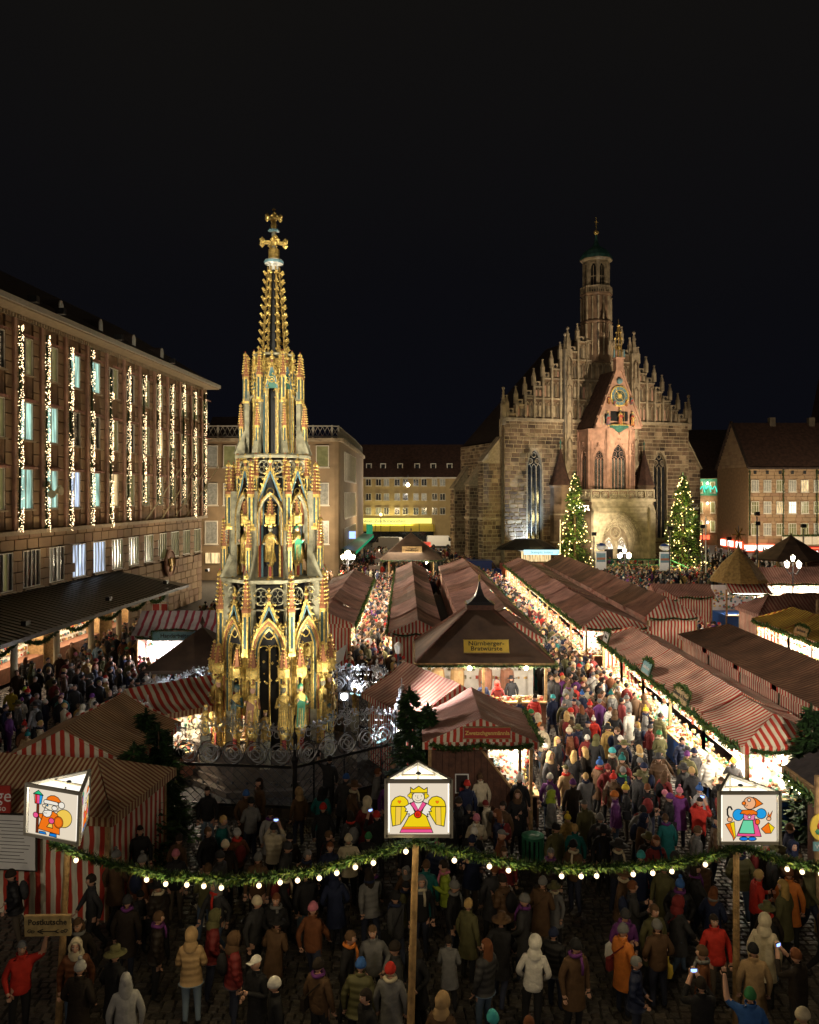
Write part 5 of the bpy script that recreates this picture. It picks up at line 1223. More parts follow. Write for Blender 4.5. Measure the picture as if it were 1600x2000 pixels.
for x in (.2,5.9,11.6): b=MB(); garland(b,[(x,-.1,3.0),(x,-.1,14.2)],.2,60,int(x*9),ln=.25); b.build('climbing_garland',B)
for x,w_,z,mm in ((2.2,4.0,.1,'white_sign'),(-.4,2.3,.1,'white_sign'),):
    b=MB(); b.bb(x-w_/2+.7,x+w_/2,-.5,-.35,.35+z,1.25+z,mm); b.bb(x-w_/2+.6,x+w_/2+.1,-.45,-.3,.2+z,1.4+z,'red_neon'); b.build('shop_sign',B)
for y in (3,6.6,10): b=MB(); b.bb(-.5,-.3,y-1.1,y+1.1,.7,1.7,'white_sign'); b.bb(-.38,-.28,y-1.3,y+1.3,.55,1.85,'red_neon'); b.build('shop_sign',B)
b=MB(); b.bb(8.8,24,-2.7,-2.5,-.5,1.3,'sign_red'); b.bb(8.8,24,-2.75,-2.7,.9,1.05,'red_neon'); s_=b.build('shop_fascia',B); text('HOUSE',1.15,'white_sign',s_,(11.8,-2.8,.1),sx=1.3,offset=.03)
b=MB(); b.bb(9,24,-2.9,-2.75,-1.0,-.6,'white_sign'); b.build('shop_light',B)
lamp('AREA',(66,134,3.6),1900,(1,.6,.45),(66,128,0),size=9); lamp('POINT',(60,124,7),4500,(1,.80,.52),size=.5); lamp('POINT',(50,132,5),2200,(1,.8,.52),size=.5); lamp('POINT',(55,128,4.2),1600,(1,.72,.45),size=.5); lamp('POINT',(72,124,8),5500,(1,.82,.55),size=.5)
# green shop between church and stone house
Y3=160; B=empty('green_shop',(0,Y3,0),label='narrow building with green upper floor and turquoise light waves beside the church',cat='building')
xa,xb=XY(1345,Y3),XY(1412,Y3)
b=MB(); b.bb(xa,xb,0,8,0,9.6,'hall_panel'); b.bb(xa,xb,-.05,0,9.7,13,'green_plaster'); b.bb(xa,xb,0,8,9.6,13.1,'hall_panel'); b.build('wall',B)
b=MB(); b.mesh([(xa-3,-.2,13.1),(xb+3,-.2,13.1),(xb+3,8,21),(xa-3,8,21)],[(0,1,2,3)],'roof_dark'); b.build('roof',B)
for z in (2.6,6.3,10.2):
    for px in (1368,1392): simple_window(B,XY(px,Y3),-.12,z,.9,2.2,1,'olive_glass',cross=False)
    b=MB(); b.ball((XY(1380,Y3),-.6,z+1.9),.24,'lamp_glass',8,5); b.build('wall_lamp',B); lamp('POINT',(XY(1380,Y3),Y3-1.2,z+1.7),260,(1,.8,.5),size=.2)
for i in range(3): x=XY(1363+i*12,Y3); b=MB(); b.tube([(x+t*.13,-.3,11.7-.1*t-.5*math.sin(t*.7)) for t in range(11)],.10,'turq_neon',5); b.build('light_wave',B)
b=MB(); b.bb(XY(1360,Y3),XY(1384,Y3),-.6,-.4,1.2,2.0,'red_neon'); b.build('shop_sign',B)
# thin spire at the far edge, dark roofs behind
B=empty('distant_tower',(XY(1606,175),175,0),label='dim distant tower with a red pointed roof at the picture edge',cat='tower'); b=MB(); b.bb(-2,2,-2,2,0,24,'hall_panel'); b.build('wall',B); b=MB(); b.lathe([(2.7,24),(0.05,38)],4,'roof_red',rot0=PI/4); b.build('roof',B)
B=empty('dark_house',(XY(1330,185),185,0),label='unlit house row with antenna behind the church corner',cat='building'); b=MB(); b.bb(-22,14,0,8,0,17,'hall_panel'); b.mesh([(-22,-.3,17),(14,-.3,17),(14,6,25),(-22,6,25)],[(0,1,2,3)],'roof_dark'); b.bb(-3,-2.5,3,3.5,24,31,'iron'); b.bb(-6,-4,5,6,24,27,'church_dark'); b.build('wall',B)

# ================= christmas firs
def fir(name,loc,h,r,lights,label,seed,n=5200,mat1='fir',mat2='fir_tip',group=None,cat='christmas tree',ls=.42):
    rr=random.Random(seed); t=empty(name,loc,label=label,cat=cat,group=group)
    b=MB(); b.tube([(0,0,0),(0,0,h*.97)],h*.018,'bark',6,r2=.02); b.build('trunk',t)
    b=MB()
    n=int(n*(1.8 if cat=='fir tree' else .95)); nb=int(n/26)
    for i in range(nb):
        z=h*(.05+.93*(i/nb)**.9); rad=r*(1-z/h)**.8*rr.uniform(.72,1.12)+.05; a=rr.uniform(0,2*PI)
        tip=Vector((rad*math.cos(a),rad*math.sin(a),z-rad*.28)); base=Vector((0,0,z+rad*.12))
        for k in range(26):
            t_=rr.uniform(.25,1)**.7; p=base.lerp(tip,t_)+Vector((rr.gauss(0,.10),rr.gauss(0,.10),rr.gauss(0,.10)))*rad
            d=Vector((math.cos(a+rr.gauss(0,.7)),math.sin(a+rr.gauss(0,.7)),rr.uniform(-.5,.25))).normalized(); L=ls*rr.uniform(.5,1.1); w_=d.cross(Vector((rr.gauss(0,.4),rr.gauss(0,.4),1))).normalized()*L*.22
            b.mesh([p-w_,p+w_,p+d*L+w_*.1,p+d*L-w_*.1],[(0,1,2,3)],mat2 if rr.random()<.35 else mat1)
    for k in range(30): p=Vector((0,0,h*(.93+.07*k/30))); a=rr.uniform(0,6.3); d=Vector((math.cos(a)*.3,math.sin(a)*.3,1)).normalized()*ls*.6; w_=Vector((ls*.08,0,0)); b.mesh([p-w_,p+w_,p+d],[(0,1,2)],mat1)
    b.build('crown',t)
    if lights:
        l=MB()
        for i in range(lights):
            z=h*(.03+.95*rr.random()**1.35); rad=r*(1-z/h)**.8*rr.uniform(.85,1.08)+.06; a=rr.uniform(0,2*PI); l.octa((rad*math.cos(a),rad*math.sin(a),z-rad*.2),.085*rr.uniform(.6,1.15),'bulb_tree')
        o=l.build('fairy_lights',t); o['kind']='stuff'
        for z in (h*.2,h*.5,h*.75): 
            rad=r*(1-z/h)+1.6; lamp('POINT',(loc[0]-rad*.3,loc[1]-rad,z),800,(1,.78,.30),size=.6)
    return t
fir('christmas_fir',(XY(1123,99),99,0),12.7,2.5,150,'lit christmas fir on the porch side nearer the yellow house',3,6500,group='two lit firs flanking the porch')
fir('christmas_fir',(XY(1334,98),98,0),12.5,3.1,190,'wider lit christmas fir on the porch side nearer the shops',4,8000,group='two lit firs flanking the porch')
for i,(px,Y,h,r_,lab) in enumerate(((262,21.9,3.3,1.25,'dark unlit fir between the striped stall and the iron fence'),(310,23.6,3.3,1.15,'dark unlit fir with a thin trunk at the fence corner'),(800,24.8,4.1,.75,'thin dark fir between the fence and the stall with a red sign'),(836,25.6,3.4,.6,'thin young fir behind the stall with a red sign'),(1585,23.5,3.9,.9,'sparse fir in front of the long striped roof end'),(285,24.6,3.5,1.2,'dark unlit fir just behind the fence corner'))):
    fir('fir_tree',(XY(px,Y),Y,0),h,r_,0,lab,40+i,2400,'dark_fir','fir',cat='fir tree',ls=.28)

# ================= vehicles in the side street
def car(name,loc,rz,paint,label,kind='car',scale=1,group=None):
    t=empty(name,loc,rz,label,kind,group); b=MB()
    if kind=='van': prof=[(-2.5,.35),(-2.5,1.9),(-2.3,2.2),(1.5,2.2),(2.1,1.3),(2.6,1.1),(2.6,.35)]; gl=[(1.45,1.25),(1.45,2.0),(1.62,2.0),(2.05,1.28)]; w=.95
    else: prof=[(-2.1,.35),(-2.15,.9),(-1.8,1.0),(-1.2,1.42),(.3,1.45),(1.0,1.0),(2.0,.85),(2.1,.35)]; gl=[(-1.55,1.0),(-1.15,1.36),(.25,1.38),(.8,1.0)]; w=.85
    b.prism(prof,-w,w,paint); b.build('body',t)
    g_=MB(); g_.prism(gl,-w-.01,w+.01,'dark_glass'); g_.build('window',t)
    for x in (-1.35,1.35):
        for s in (-1,1): q=MB(); q.T=Matrix.Translation((x,s*w,.33))@Matrix.Rotation(PI/2,4,'X'); q.lathe([(.2,-.1),(.33,-.1),(.33,.1),(.2,.1)],12,'tyre'); q.build('wheel',t)
    for s in (-1,1):
        q=MB(); q.box((prof[0][0]-.02,s*w*.78,.85),(.06,.3,.22),'taillight'); q.build('taillight',t); q=MB(); q.box((prof[-1][0]+.02,s*w*.72,.75),(.06,.3,.18),'white_sign' if 0 else 'paper'); q.build('headlight',t)
    return t
for i,(px,Y,rz,pt,k,lab) in enumerate(((785,150,PI*.5,'dark_car','car','dark car with lit red tail lights left of the centre of the side street'),(815,152,PI*.52,'dark_car','car','dark car with lit tail lights just left of the pale van'),(758,148,PI*.9,'white_car','van','white van parked sideways before the yellow house awning'),(860,153,PI*.02,'white_car','van','pale long van beside the church corner'),(832,146,PI*.5,'red_car','car','red car with tail lights before the pale van'))):
    lab=['dark car with red tail lights before the middle of the yellow house','dark car with tail lights nearer the pale van','white van parked sideways below the yellow awning','pale van standing by the church wall corner','red car with tail lights close to the pale van'][i]
    car('parked_car' if k=='car' else 'parked_van',(XY(px,Y),Y,.03),rz,pt,lab,k,group='vehicles in the side street')
car('blue_van',(XY(935,97),97,0),0,'blue_van','deep blue van parked below the church wall','van')
B=empty('snack_kiosk',(XY(1030,104),104,0),label='dark round roofed kiosk with a bright sign at the church foot',cat='kiosk')
b=MB(); b.lathe([(4.0,3.0),(3.6,3.35),(1.6,4.3),(0,4.4)],12,'black_metal',sy=.6); b.build('roof',B); b=MB(); b.bb(-.8,3.6,-2.75,-2.6,2.5,3.1,'cyan_sign'); b.build('lit_sign',B); text('Steinpilz Imbiss',.45,'ink',B,(1.4,-2.78,2.8)); b=MB(); b.bb(-3.3,3.3,-1.9,1.9,0,1.1,'red_paint'); b.bb(-.5,3.3,1.7,1.9,1.3,2.6,'warm_window'); b.build('counter',B)
# ================= market stalls
def stall(loc,rz,w,L,eave,ridge,roofm,label,group=None,near='gable',far='gable',gable='stripe_red',left='open',right='wall',front='wall',counter='counter_wood',lit=60,litcol=(1,.84,.62),rx=0,name='market_stall',over=.25,garl=('left','front'),sag=.085,seed=0,wallm='stripe_red',uvs=1.0,goods=110,tube='tube_white',fabric=True,sides_low=True,gden=110):
    """ridge runs along local y (near end y=-L/2), opening on local -x. rx shifts the ridge"""
    rr=random.Random(seed*7+1); t=empty(name,loc,rz,label,'market stall',group); hw,hl=w/2,L/2
    # roof
    b=MB(); b.smooth=False
    nu=max(6,int(L/.35)); nv=6
    hn=hw*.9 if near=='hip' else 0; hf=hw*.9 if far=='hip' else 0
    for s in (-1,1):
        def P(i,j):
            v=j/nv; y0,y1=-hl-over+0*hn,hl+over
            ya=(-hl-over)*(1-v)+(-hl-over+hn)*v; yb=(hl+over)*(1-v)+(hl+over-hf)*v
            y=ya+(yb-ya)*i/nu; x=s*(hw+over)*(1-v)+rx*v; z=eave+(ridge-eave)*v-sag*math.sin(PI*v)+.045*noise.noise(Vector((x*1.5+seed,y*1.5,s)))*math.sin(PI*v)-.045*abs(math.sin(y*2.2+seed))*v
            return (x,y,z),(y,v*hw)
        for i in range(nu):
            for j in range(nv):
                q=[P(i,j),P(i+1,j),P(i+1,j+1),P(i,j+1)]
                if s<0: q=q[::-1]
                b.poly([a[0] for a in q],roofm,[a[1] for a in q])
    if near=='hip': b.poly([(-hw-over,-hl-over,eave),(hw+over,-hl-over,eave),(rx,-hl-over+hn,ridge)],gable,[(-hw,0),(hw,0),(0,ridge-eave)])
    if far=='hip': b.poly([(hw+over,hl+over,eave),(-hw-over,hl+over,eave),(rx,hl+over-hf,ridge)],roofm,[(-hw,0),(hw,0),(0,ridge-eave)])
    b.build('roof',t)
    # valance
    v=MB()
    for s in (-1,1):
        x=s*(hw+over-.02); v.poly([(x,-hl-over,eave-.22),(x,hl+over,eave-.22),(x,hl+over,eave),(x,-hl-over,eave)],gable,[(-hl,0),(hl,0),(hl,.2),(-hl,.2)])
    for s,kind in ((-1,near),(1,far)):
        y=s*(hl+over-.02); v.poly([(-hw-over,y,eave-.22),(hw+over,y,eave-.22),(hw+over,y,eave),(-hw-over,y,eave)],gable,[(-hw,0),(hw,0),(hw,.2),(-hw,.2)])
        if kind=='gable': v.poly([(-hw-over+.05,y,eave),(hw+over-.05,y,eave),(rx,y,ridge-.05)],gable,[(-hw-over,0),(hw+over,0),(rx,.8)])
    v.build('gable_cloth',t)
    # posts, walls
    for sx_ in (-1,1):
        for sy_ in (-1,1):
            p=MB(); p.bb(sx_*hw-.05,sx_*hw+.05,sy_*hl-.05,sy_*hl+.05,0,eave,'wood'); p.build('post',t)
    wl=MB()
    def wallp(a,c_,z0,z1,m):
        (ax,ay),(bx,by)=a,c_; Lw=math.hypot(bx-ax,by-ay); nx,ny=-(by-ay)/Lw*.03,(bx-ax)/Lw*.03
        for sg in (-1,1): wl.poly([(ax+nx*sg,ay+ny*sg,z0),(bx+nx*sg,by+ny*sg,z0),(bx+nx*sg,by+ny*sg,z1),(ax+nx*sg,ay+ny*sg,z1)],m,[(0,0),(Lw,0),(Lw,z1-z0),(0,z1-z0)])
    cor={'left':((-hw,hl),(-hw,-hl)),'right':((hw,-hl),(hw,hl)),'front':((-hw,-hl),(hw,-hl)),'back':((hw,hl),(-hw,hl))}
    state={'left':left,'right':right,'front':front,'back':'wall' if far=='gable' or far=='hip' else 'none'}
    opens=[]
    for k,(a,c_) in cor.items():
        st_=state[k]
        if st_=='wall': wallp(a,c_,0,eave,wallm)
        elif st_=='plank': wallp(a,c_,0,eave,'plank')
        elif st_=='open': wallp(a,c_,0,1.0,counter if counter in('stripe_red','stripe_wide') else counter); opens.append(k)
    wl.build('wall',t)
    # counter tops, goods, inner light
    for k in opens:
        (ax,ay),(bx,by)=cor[k]; Lw=math.hypot(bx-ax,by-ay); ang=math.atan2(by-ay,bx-ax)
        T=Matrix.Translation((ax,ay,0))@Matrix.Rotation(ang,4,'Z')   # local x along, local y = inward (left of travel)
        c=MB(); c.T=T; c.bb(.05,Lw-.05,-.28,.55,.98,1.04,'pale_wood'); c.bb(.05,Lw-.05,-.24,-.2,.1,.98,counter); c.build('counter',t)
        g_=MB(); g_.T=T
        for i in range(int(goods*Lw/3)):
            x=rr.uniform(.1,Lw-.2); y=rr.uniform(-.22,.5); s_=rr.uniform(.04,.10); m_=rr.choice(['gold','red_paint','pale_paint','green_paint','pale_wood','wood','pink_paint','sky_blue','cloth_white','counter_wood'])
            zz=1.04+max(0,y)*.5*rr.random()
            if rr.random()<.5: g_.bb(x,x+s_*1.6,y,y+s_*1.3,zz,zz+s_,m_)
            else: g_.lathe([(s_*.5,0),(s_*.6,s_*.8),(s_*.2,s_*1.5)],6,m_,c=(x,y,zz))
        for i in range(int(goods*Lw/5)):   # things hanging below the eave and on the shelves behind
            x=rr.uniform(.1,Lw-.1); y=rr.uniform(.0,.1) if rr.random()<.4 else 1.1; z=rr.uniform(1.9,2.35) if y<.5 else rr.choice([1.2,1.55,1.9,2.2]); s_=rr.uniform(.05,.11); m_=rr.choice(['gold','red_paint','pale_paint','pink_paint','pale_wood','green_paint'])
            g_.ball((x,y,z),s_*.6,m_,6,4,(1,1,1.3))
        o=g_.build('goods',t); o['kind']='stuff'
        q=MB(); q.T=T; q.bb(.1,Lw-.1,1.25,1.28,.9,2.35,'cloth_white'); q.build('back_cloth',t)
        q=MB(); q.T=T; q.bb(.2,Lw-.2,.30,.36,eave-.26,eave-.2,tube); q.build('light_tube',t)
        if lit:
            p0=T@Vector((Lw/2,.35,eave-.30)); p1=T@Vector((Lw/2,-.45,0)); lamp('AREA',p0,lit*1.35*Lw,litcol,p1,size=Lw*.85,size_y=.35,parent=t)
            p0=T@Vector((Lw/2,.2,eave-.35)); p1=T@Vector((Lw/2,1.6,1.5)); lamp('AREA',p0,lit*Lw*.18,litcol,p1,size=Lw*.85,size_y=.2,parent=t)
    for k in garl:
        (ax,ay),(bx,by)=cor[k]; e_=over+.03; nx={'left':-e_,'right':e_}.get(k,0); ny={'front':-e_,'back':e_}.get(k,0)
        L_=math.hypot(bx-ax,by-ay); n=max(2,int(L_/2)); pts=[]
        for i in range(n):
            A=Vector((ax+(bx-ax)*i/n+nx,ay+(by-ay)*i/n+ny,eave-.05)); Bv=Vector((ax+(bx-ax)*(i+1)/n+nx,ay+(by-ay)*(i+1)/n+ny,eave-.05)); pts+=sagpath(A,Bv,.10,6)[:-1]
        pts.append(Bv); g_=MB(); garland(g_,pts,.10,gden,seed=seed*3+1,tip=.3,ln=.15); g_.build('fir_garland',t)
    return t
def board(par,loc,rz,w,h,body,bg_,ink,size,tilt=0,garl=True,seed=1,sx=1):
    b=MB(); b.box((0,0,0),(w,.05,h),bg_); b.box((0,.01,h/2+.015),(w+.04,.06,.03),'wood'); b.box((0,.01,-h/2-.015),(w+.04,.06,.03),'wood')
    o=b.build('sign_board',par,loc); o.rotation_euler=(tilt,0,rz); text(body,size,ink,o,(0,-.032,0),sx=sx,offset=.004)
    if garl: g_=MB(); garland(g_,[(-w/2-.05,0,-h/2),(-w/2-.05,0,h/2),(0,0,h/2+.12),(w/2+.05,0,h/2),(w/2+.05,0,-h/2)],.08,120,seed,ln=.12); g_.build('fir_trim',o)
    return o
ORD=['first','second','third','fourth','fifth','sixth','seventh','eighth','ninth','tenth']
def row(x,w,y0,y1,n,eave,ridge,rx,mats,lab,group,dx=0,**k):
    L=(y1-y0)/n; out=[]
    for i in range(n):
        yc=y0+L*(i+.5); kk=dict(k); kk['near']=k.get('near','gable') if i==0 else 'open_end'; kk['far']=k.get('far','gable') if i==n-1 else 'open_end'
        kk['front']=k.get('front','wall') if i==0 else 'none'
        g_=list(k.get('garl',('left','front'))); 
        if i and 'front' in g_: g_.remove('front')
        kk['garl']=g_; kk['over']=.25
        hgt=random.Random(i*3+int(x*10)).uniform(-.05,.07)
        o=stall((x+dx*(yc-y0),yc,0),-math.atan(dx) if dx else 0,w,L-.0,eave+hgt*.5,ridge+hgt,mats[i%len(mats)],lab%ORD[i],group,rx=rx,seed=i+int(abs(x)*13),**kk); out.append(o)
    return out
# long striped row beside the main lane
R1=row(11.32,2.65,24.25,42.2,5,2.6,3.3,-.1,['stripe_red','stripe_red','stripe_red','stripe_red','stripe_red'],'%s stall from the near end of the brightly striped roof row','brightly striped long row',near='hip',far='hip',front='open',lit=62,counter='blue_panel')
board(R1[1],(-1.55,-.2,2.75),-PI/2,1.5,.42,'Glühwein & Punsch','sign_wood','ink',.2,tilt=R(-18)); board(R1[2],(-1.60,.3,2.9),-PI/2,1.1,.5,'Lebkuchen','sign_blue','paper',.2,tilt=R(-18)); board(R1[4],(-1.6,0,2.95),-PI/2,.9,.5,'Süßes','paper','ink',.22,tilt=R(-15))
# glass bakery counter at the near end
b=MB(); b.bb(9.25,9.32,24.5,27.8,.95,1.5,'curtain_glass'); b.bb(9.3,10.0,24.5,27.8,.9,.98,'pale_wood'); rr=random.Random(8)
b=MB()
for i in range(150): x,y=rr.uniform(9.35,9.95),rr.uniform(24.5,27.8); b.ball((x,y,1.08+(x-9.35)*.35),.07,rr.choice(['wood','pale_wood','counter_wood','pale_paint']),6,4,(1.4,1,.6))
b.mesh([(9.22,24.4,.98),(9.22,27.9,.98),(9.95,27.9,1.35),(9.95,24.4,1.35)],[(0,1,2,3)],'grey_metal'); o=b.build('gingerbread_display',R1[0]); o.parent=None; tag(o,'sloping display of gingerbread at the near end of the striped row','food display')
# row behind it, dim light put into its brown stripes
R2=row(16.3,3.6,24.5,43.4,5,2.55,3.35,.1,['stripe_brown_shade','stripe_brown_shade','stripe_brown_shade'],'%s stall from the near end of the dark striped roof row','dark striped row',near='gable',far='hip',left='wall',right='open',garl=(),lit=34)
# far row, glow through the cloth put into its pink stripes
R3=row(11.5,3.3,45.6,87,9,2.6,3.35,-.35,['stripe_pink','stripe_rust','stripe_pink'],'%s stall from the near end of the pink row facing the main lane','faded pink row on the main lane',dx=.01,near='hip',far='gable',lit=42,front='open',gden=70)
R4=row(15.9,2.9,49.6,87,8,2.6,3.65,.05,['stripe_rust','stripe_brown_shade','stripe_rust'],'%s stall from the near end of the brown row behind the pink one','brown row behind the pink row',near='hip',far='gable',left='wall',right='open',lit=24,garl=('front',),gden=70)
# centre rows
C1=row(.35,2.5,44.0,81,8,2.6,3.35,.1,['stripe_rust','stripe_pink','stripe_brown_shade'],'%s stall from the near end of the centre row on the narrow lane','centre row on the narrow lane',dx=-.006,near='gable',far='gable',lit=46,right='wall',gden=70)
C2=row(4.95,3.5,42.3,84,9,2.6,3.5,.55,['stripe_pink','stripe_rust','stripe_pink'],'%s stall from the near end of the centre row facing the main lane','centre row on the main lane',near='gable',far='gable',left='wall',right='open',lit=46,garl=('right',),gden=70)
# left rows beyond the fountain
L1=row(-4.95,3.1,47,72,5,2.6,3.4,.1,['stripe_pink','stripe_rust','stripe_pink'],'%s stall from the near end of the row behind the fountain','row behind the fountain',near='gable',far='gable',left='wall',right='open',garl=('right',),lit=46,gden=70)
# right-hand field
Yr=row(22.3,3.4,36.5,48.5,3,2.6,3.5,-.2,['stripe_yellow'],'%s stall from the near end of the yellow striped roof row','yellow striped row',near='gable',far='hip',lit=80,wallm='stripe_red'); 
board(Yr[1],(-1.95,0,2.9),-PI/2,1.4,.4,'Spielwaren','pale_wood','ink',.22,tilt=R(-20))
stall((26.2,52.2,0),-PI/2,3.2,9,2.6,3.6,'stripe_rust','dark red striped stall end-on behind the yellow striped row','stalls by the thatched hut',near='hip',far='gable',left='wall',right='wall',lit=0,garl=(),seed=71,gable='stripe_pink')
stall((31,57.5,0),-PI/2,2.6,9,2.5,3.1,'stripe_brown_shade','low stall with striped gable wall behind the thatched hut','stalls by the thatched hut',left='wall',right='open',lit=60,seed=72,garl=('left',))
stall((20.3,61.5,0),-PI/2,2.3,3.9,2.5,3.3,'stripe_fine','small stall with garland and striped side wall near the thatched hut','stalls by the thatched hut',near='gable',far='gable',left='wall',right='wall',front='wall',lit=0,seed=73,garl=('right',),wallm='stripe_red')
stall((18.6,60.4,0),0,1.6,1.6,2.4,3.0,'stripe_fine','tiny lit stall front joined to the striped side wall','stalls by the thatched hut',left='wall',front='open',lit=70,seed=74,garl=('front',))
stall((34.5,71,0),-PI/2,3.4,11,2.5,3.7,'stripe_pink','long pale pink roofed stall behind the five armed lamp','stalls by the thatched hut',left='wall',right='open',lit=130,seed=75,garl=('right',),near='hip')
stall((44,83,0),-PI/2,3.0,9,2.6,3.4,'stripe_pink','pale stall beyond the dark tent roof','stalls by the thatched hut',left='wall',right='open',lit=90,seed=76,garl=())
# thatched hut
T=empty('thatched_hut',(25.1,62.5,0),label='round hut with tall thatched cone roof and striped awning',cat='hut')
b=MB(); b.lathe([(2.15,3.35),(2.05,3.6),(1.2,4.75),(.35,5.55),(.12,5.9),(.03,6.3)],10,'straw'); b.build('cone_roof',T)
b=MB(); b.poly([(-1.6,-2.3,2.7),(1.6,-2.3,2.7),(1.5,-1.0,3.5),(-1.5,-1.0,3.5)],'stripe_wide',[(0,0),(3.2,0),(3.1,1.3),(.1,1.3)]); b.build('awning',T)
b=MB(); b.poly([(1.6,-2.3,2.7),(2.0,.6,2.7),(1.8,.6,3.5),(1.5,-1,3.5)],'stripe_wide',[(0,0),(3,0),(3,.8),(1,.8)]); b.build('awning',T)
b=MB(); b.bb(-1.5,1.5,-1.6,1.6,0,.95,'blue_panel'); b.bb(-1.5,1.5,1.3,1.6,.95,2.9,'cloth_white'); b.bb(-1.55,1.55,-2.0,-1.5,.95,1.02,'pale_wood')
for x in (-1.5,1.5): b.bb(x-.06,x+.06,-1.6,-1.5,0,2.9,'wood')
b.bb(-1.4,1.4,-1.3,-1.2,2.5,2.6,'tube_white'); rr=random.Random(77)
for i in range(80): x=rr.uniform(-1.4,1.4); z=rr.uniform(1.1,2.5); b.ball((x,1.2,z),.09,rr.choice(['gold','red_paint','sky_blue','pink_paint','green_paint']),6,4)
b.build('counter',T); g_=MB(); garland(g_,sagpath((-1.7,-2.35,2.68),(1.7,-2.35,2.68),.1),.12,90,5); g_.build('fir_garland',T)
b=MB(); 
for i in range(6): b.bar((0,0,6.9),(.55*math.cos(i*PI/3),0,6.9+.55*math.sin(i*PI/3)),.09,'old_gold')
b.tube([(0,0,6.2),(0,0,7.6)],.03,'iron',4); b.build('star_finial',T)
lamp('AREA',(25.1,61.3,2.5),420,(1,.9,.78),(25.1,59,0),size=2.8,size_y=.4)
# dark tent roofs
def tent(name,loc,r,eave,apex,m,label,sides=8,steps=None,group=None,rot=0,cat='tent'):
    t=empty(name,loc,label=label,cat=cat,group=group); b=MB(); q=steps or [(r,eave),(r*.62,eave+(apex-eave)*.36),(r*.25,eave+(apex-eave)*.8),(r*.05,apex)]
    b.lathe([(r,eave-.2)]+q,sides,m,rot0=rot); b.build('canopy_roof',t)
    for i in range(sides): a=rot+2*PI*i/sides; p=MB(); p.bb(r*.9*math.cos(a)-.06,r*.9*math.cos(a)+.06,r*.9*math.sin(a)-.06,r*.9*math.sin(a)+.06,0,eave,'wood'); p.build('post',t)
    b=MB(); b.lathe([(.1,apex-.1),(.04,apex+.2),(.12,apex+.3),(.02,apex+.6)],6,m); b.build('finial',t); return t
tent('tent_canopy',(39.6,85,0),3.7,3.4,5.4,'dark_canvas','large dark tent roof with finial before the stone house','%d'and 8,[(3.9,3.4),(2.4,4.2),(1.75,4.6),(1.6,4.75),(.5,5.4),(.1,5.7)])
tent('tent_canopy',(45.5,80,0),3.2,3.2,5.0,'dark_canvas','second dark tent roof at the picture edge beside the stone house')
tent('tent_canopy',(XY(803,93),93,0),3.9,2.8,5.6,'stripe_brown_shade' if 0 else 'dark_canvas','brown pyramid tent roof with a cream sign at the far end of the lane',4,[(4.9,2.8),(.1,5.6)],rot=PI/4)
o=[k for k in S.objects if k.get('label','').startswith('brown pyramid tent')][0]
board(o,(.1,-2.35,3.85),0,2.2,.75,'Original\nNürnberger','pale_wood','ink',.3,tilt=R(-30),garl=False)
g_=MB(); garland(g_,[(-3.5,-3.5,2.7),(3.5,-3.5,2.7)],.13,60,9,tip=.8); g_.build('fir_garland',o)
lamp('POINT',(XY(833,90),89,2.5),380,(1,.85,.6),size=.15); b=MB(); b.ball((XY(833,90),89,2.55),.12,'bulb_big'); o=b.build('hanging_lamp'); tag(o,'bare bright lamp under the edge of the brown pyramid tent','lamp')
lamp('AREA',(XY(790,90),91,2.6),700,(1,.85,.6),(XY(790,88),86,0),size=4)
# bratwurst hall with hipped brown roof
T=empty('sausage_stall',(3.2,37.5,0),label='brown hip roofed sausage stall with a yellow blackletter sign',cat='market stall')
b=MB(); e_=2.8; 
b.mesh([(-2.95,-2.6,e_),(2.95,-2.6,e_),(2.95,2.6,e_),(-2.95,2.6,e_),(-.55,-.45,4.75),(.55,-.45,4.75),(.55,.45,4.75),(-.55,.45,4.75)],[(0,1,5,4),(1,2,6,5),(2,3,7,6),(3,0,4,7)],'dark_canvas'); b.build('roof',T)
b=MB()
for (p,q) in (((-2.95,-2.6,e_),(-.55,-.45,4.75)),((2.95,-2.6,e_),(.55,-.45,4.75)),((-2.95,2.6,e_),(-.55,.45,4.75))): b.bar(Vector(p)+Vector((0,0,.04)),Vector(q)+Vector((0,0,.04)),.09,'brown_wood')
b.bb(-2.95,2.95,-2.68,-2.6,e_-.14,e_,'wood'); b.bb(-3.02,-2.95,-2.6,2.6,e_-.14,e_,'wood'); b.bb(2.95,3.02,-2.6,2.6,e_-.14,e_,'wood'); b.build('fascia',T)
b=MB(); b.bb(-.62,.62,-.52,.52,4.75,5.0,'brown_wood'); b.lathe([(.95,5.0),(.6,5.12),(.3,5.35),(.12,5.7),(.04,6.0)],4,'black_metal',rot0=PI/4); b.lathe([(.0,6.35),(.06,6.25),(.03,6.0)],6,'old_gold'); b.bb(-.66,.66,-.56,.56,4.98,5.04,'old_gold'); b.build('roof_lantern',T)
so_=board(T,(.12,-2.10,3.42),0,1.95,.56,'Nürnberger-\nBratwürste','sign_yellow','ink',.27,tilt=R(-28),garl=False,sx=1.12); 
b=MB(); b.bb(-2.7,2.7,-2.1,-2.0,0,1.0,'counter_wood'); b.bb(-2.7,2.7,-2.3,-1.7,1.0,1.06,'pale_wood'); b.bb(-2.7,2.7,1.6,1.7,0,2.8,'cloth_white')
for x in (-2.7,2.7,.0): b.bb(x-.06,x+.06,-2.1,-2.0,1.0,e_-.1,'wood')
b.bb(-2.5,2.5,-1.6,-1.5,2.5,2.6,'tube_white'); b.build('counter',T)
g_=MB(); rr=random.Random(17)
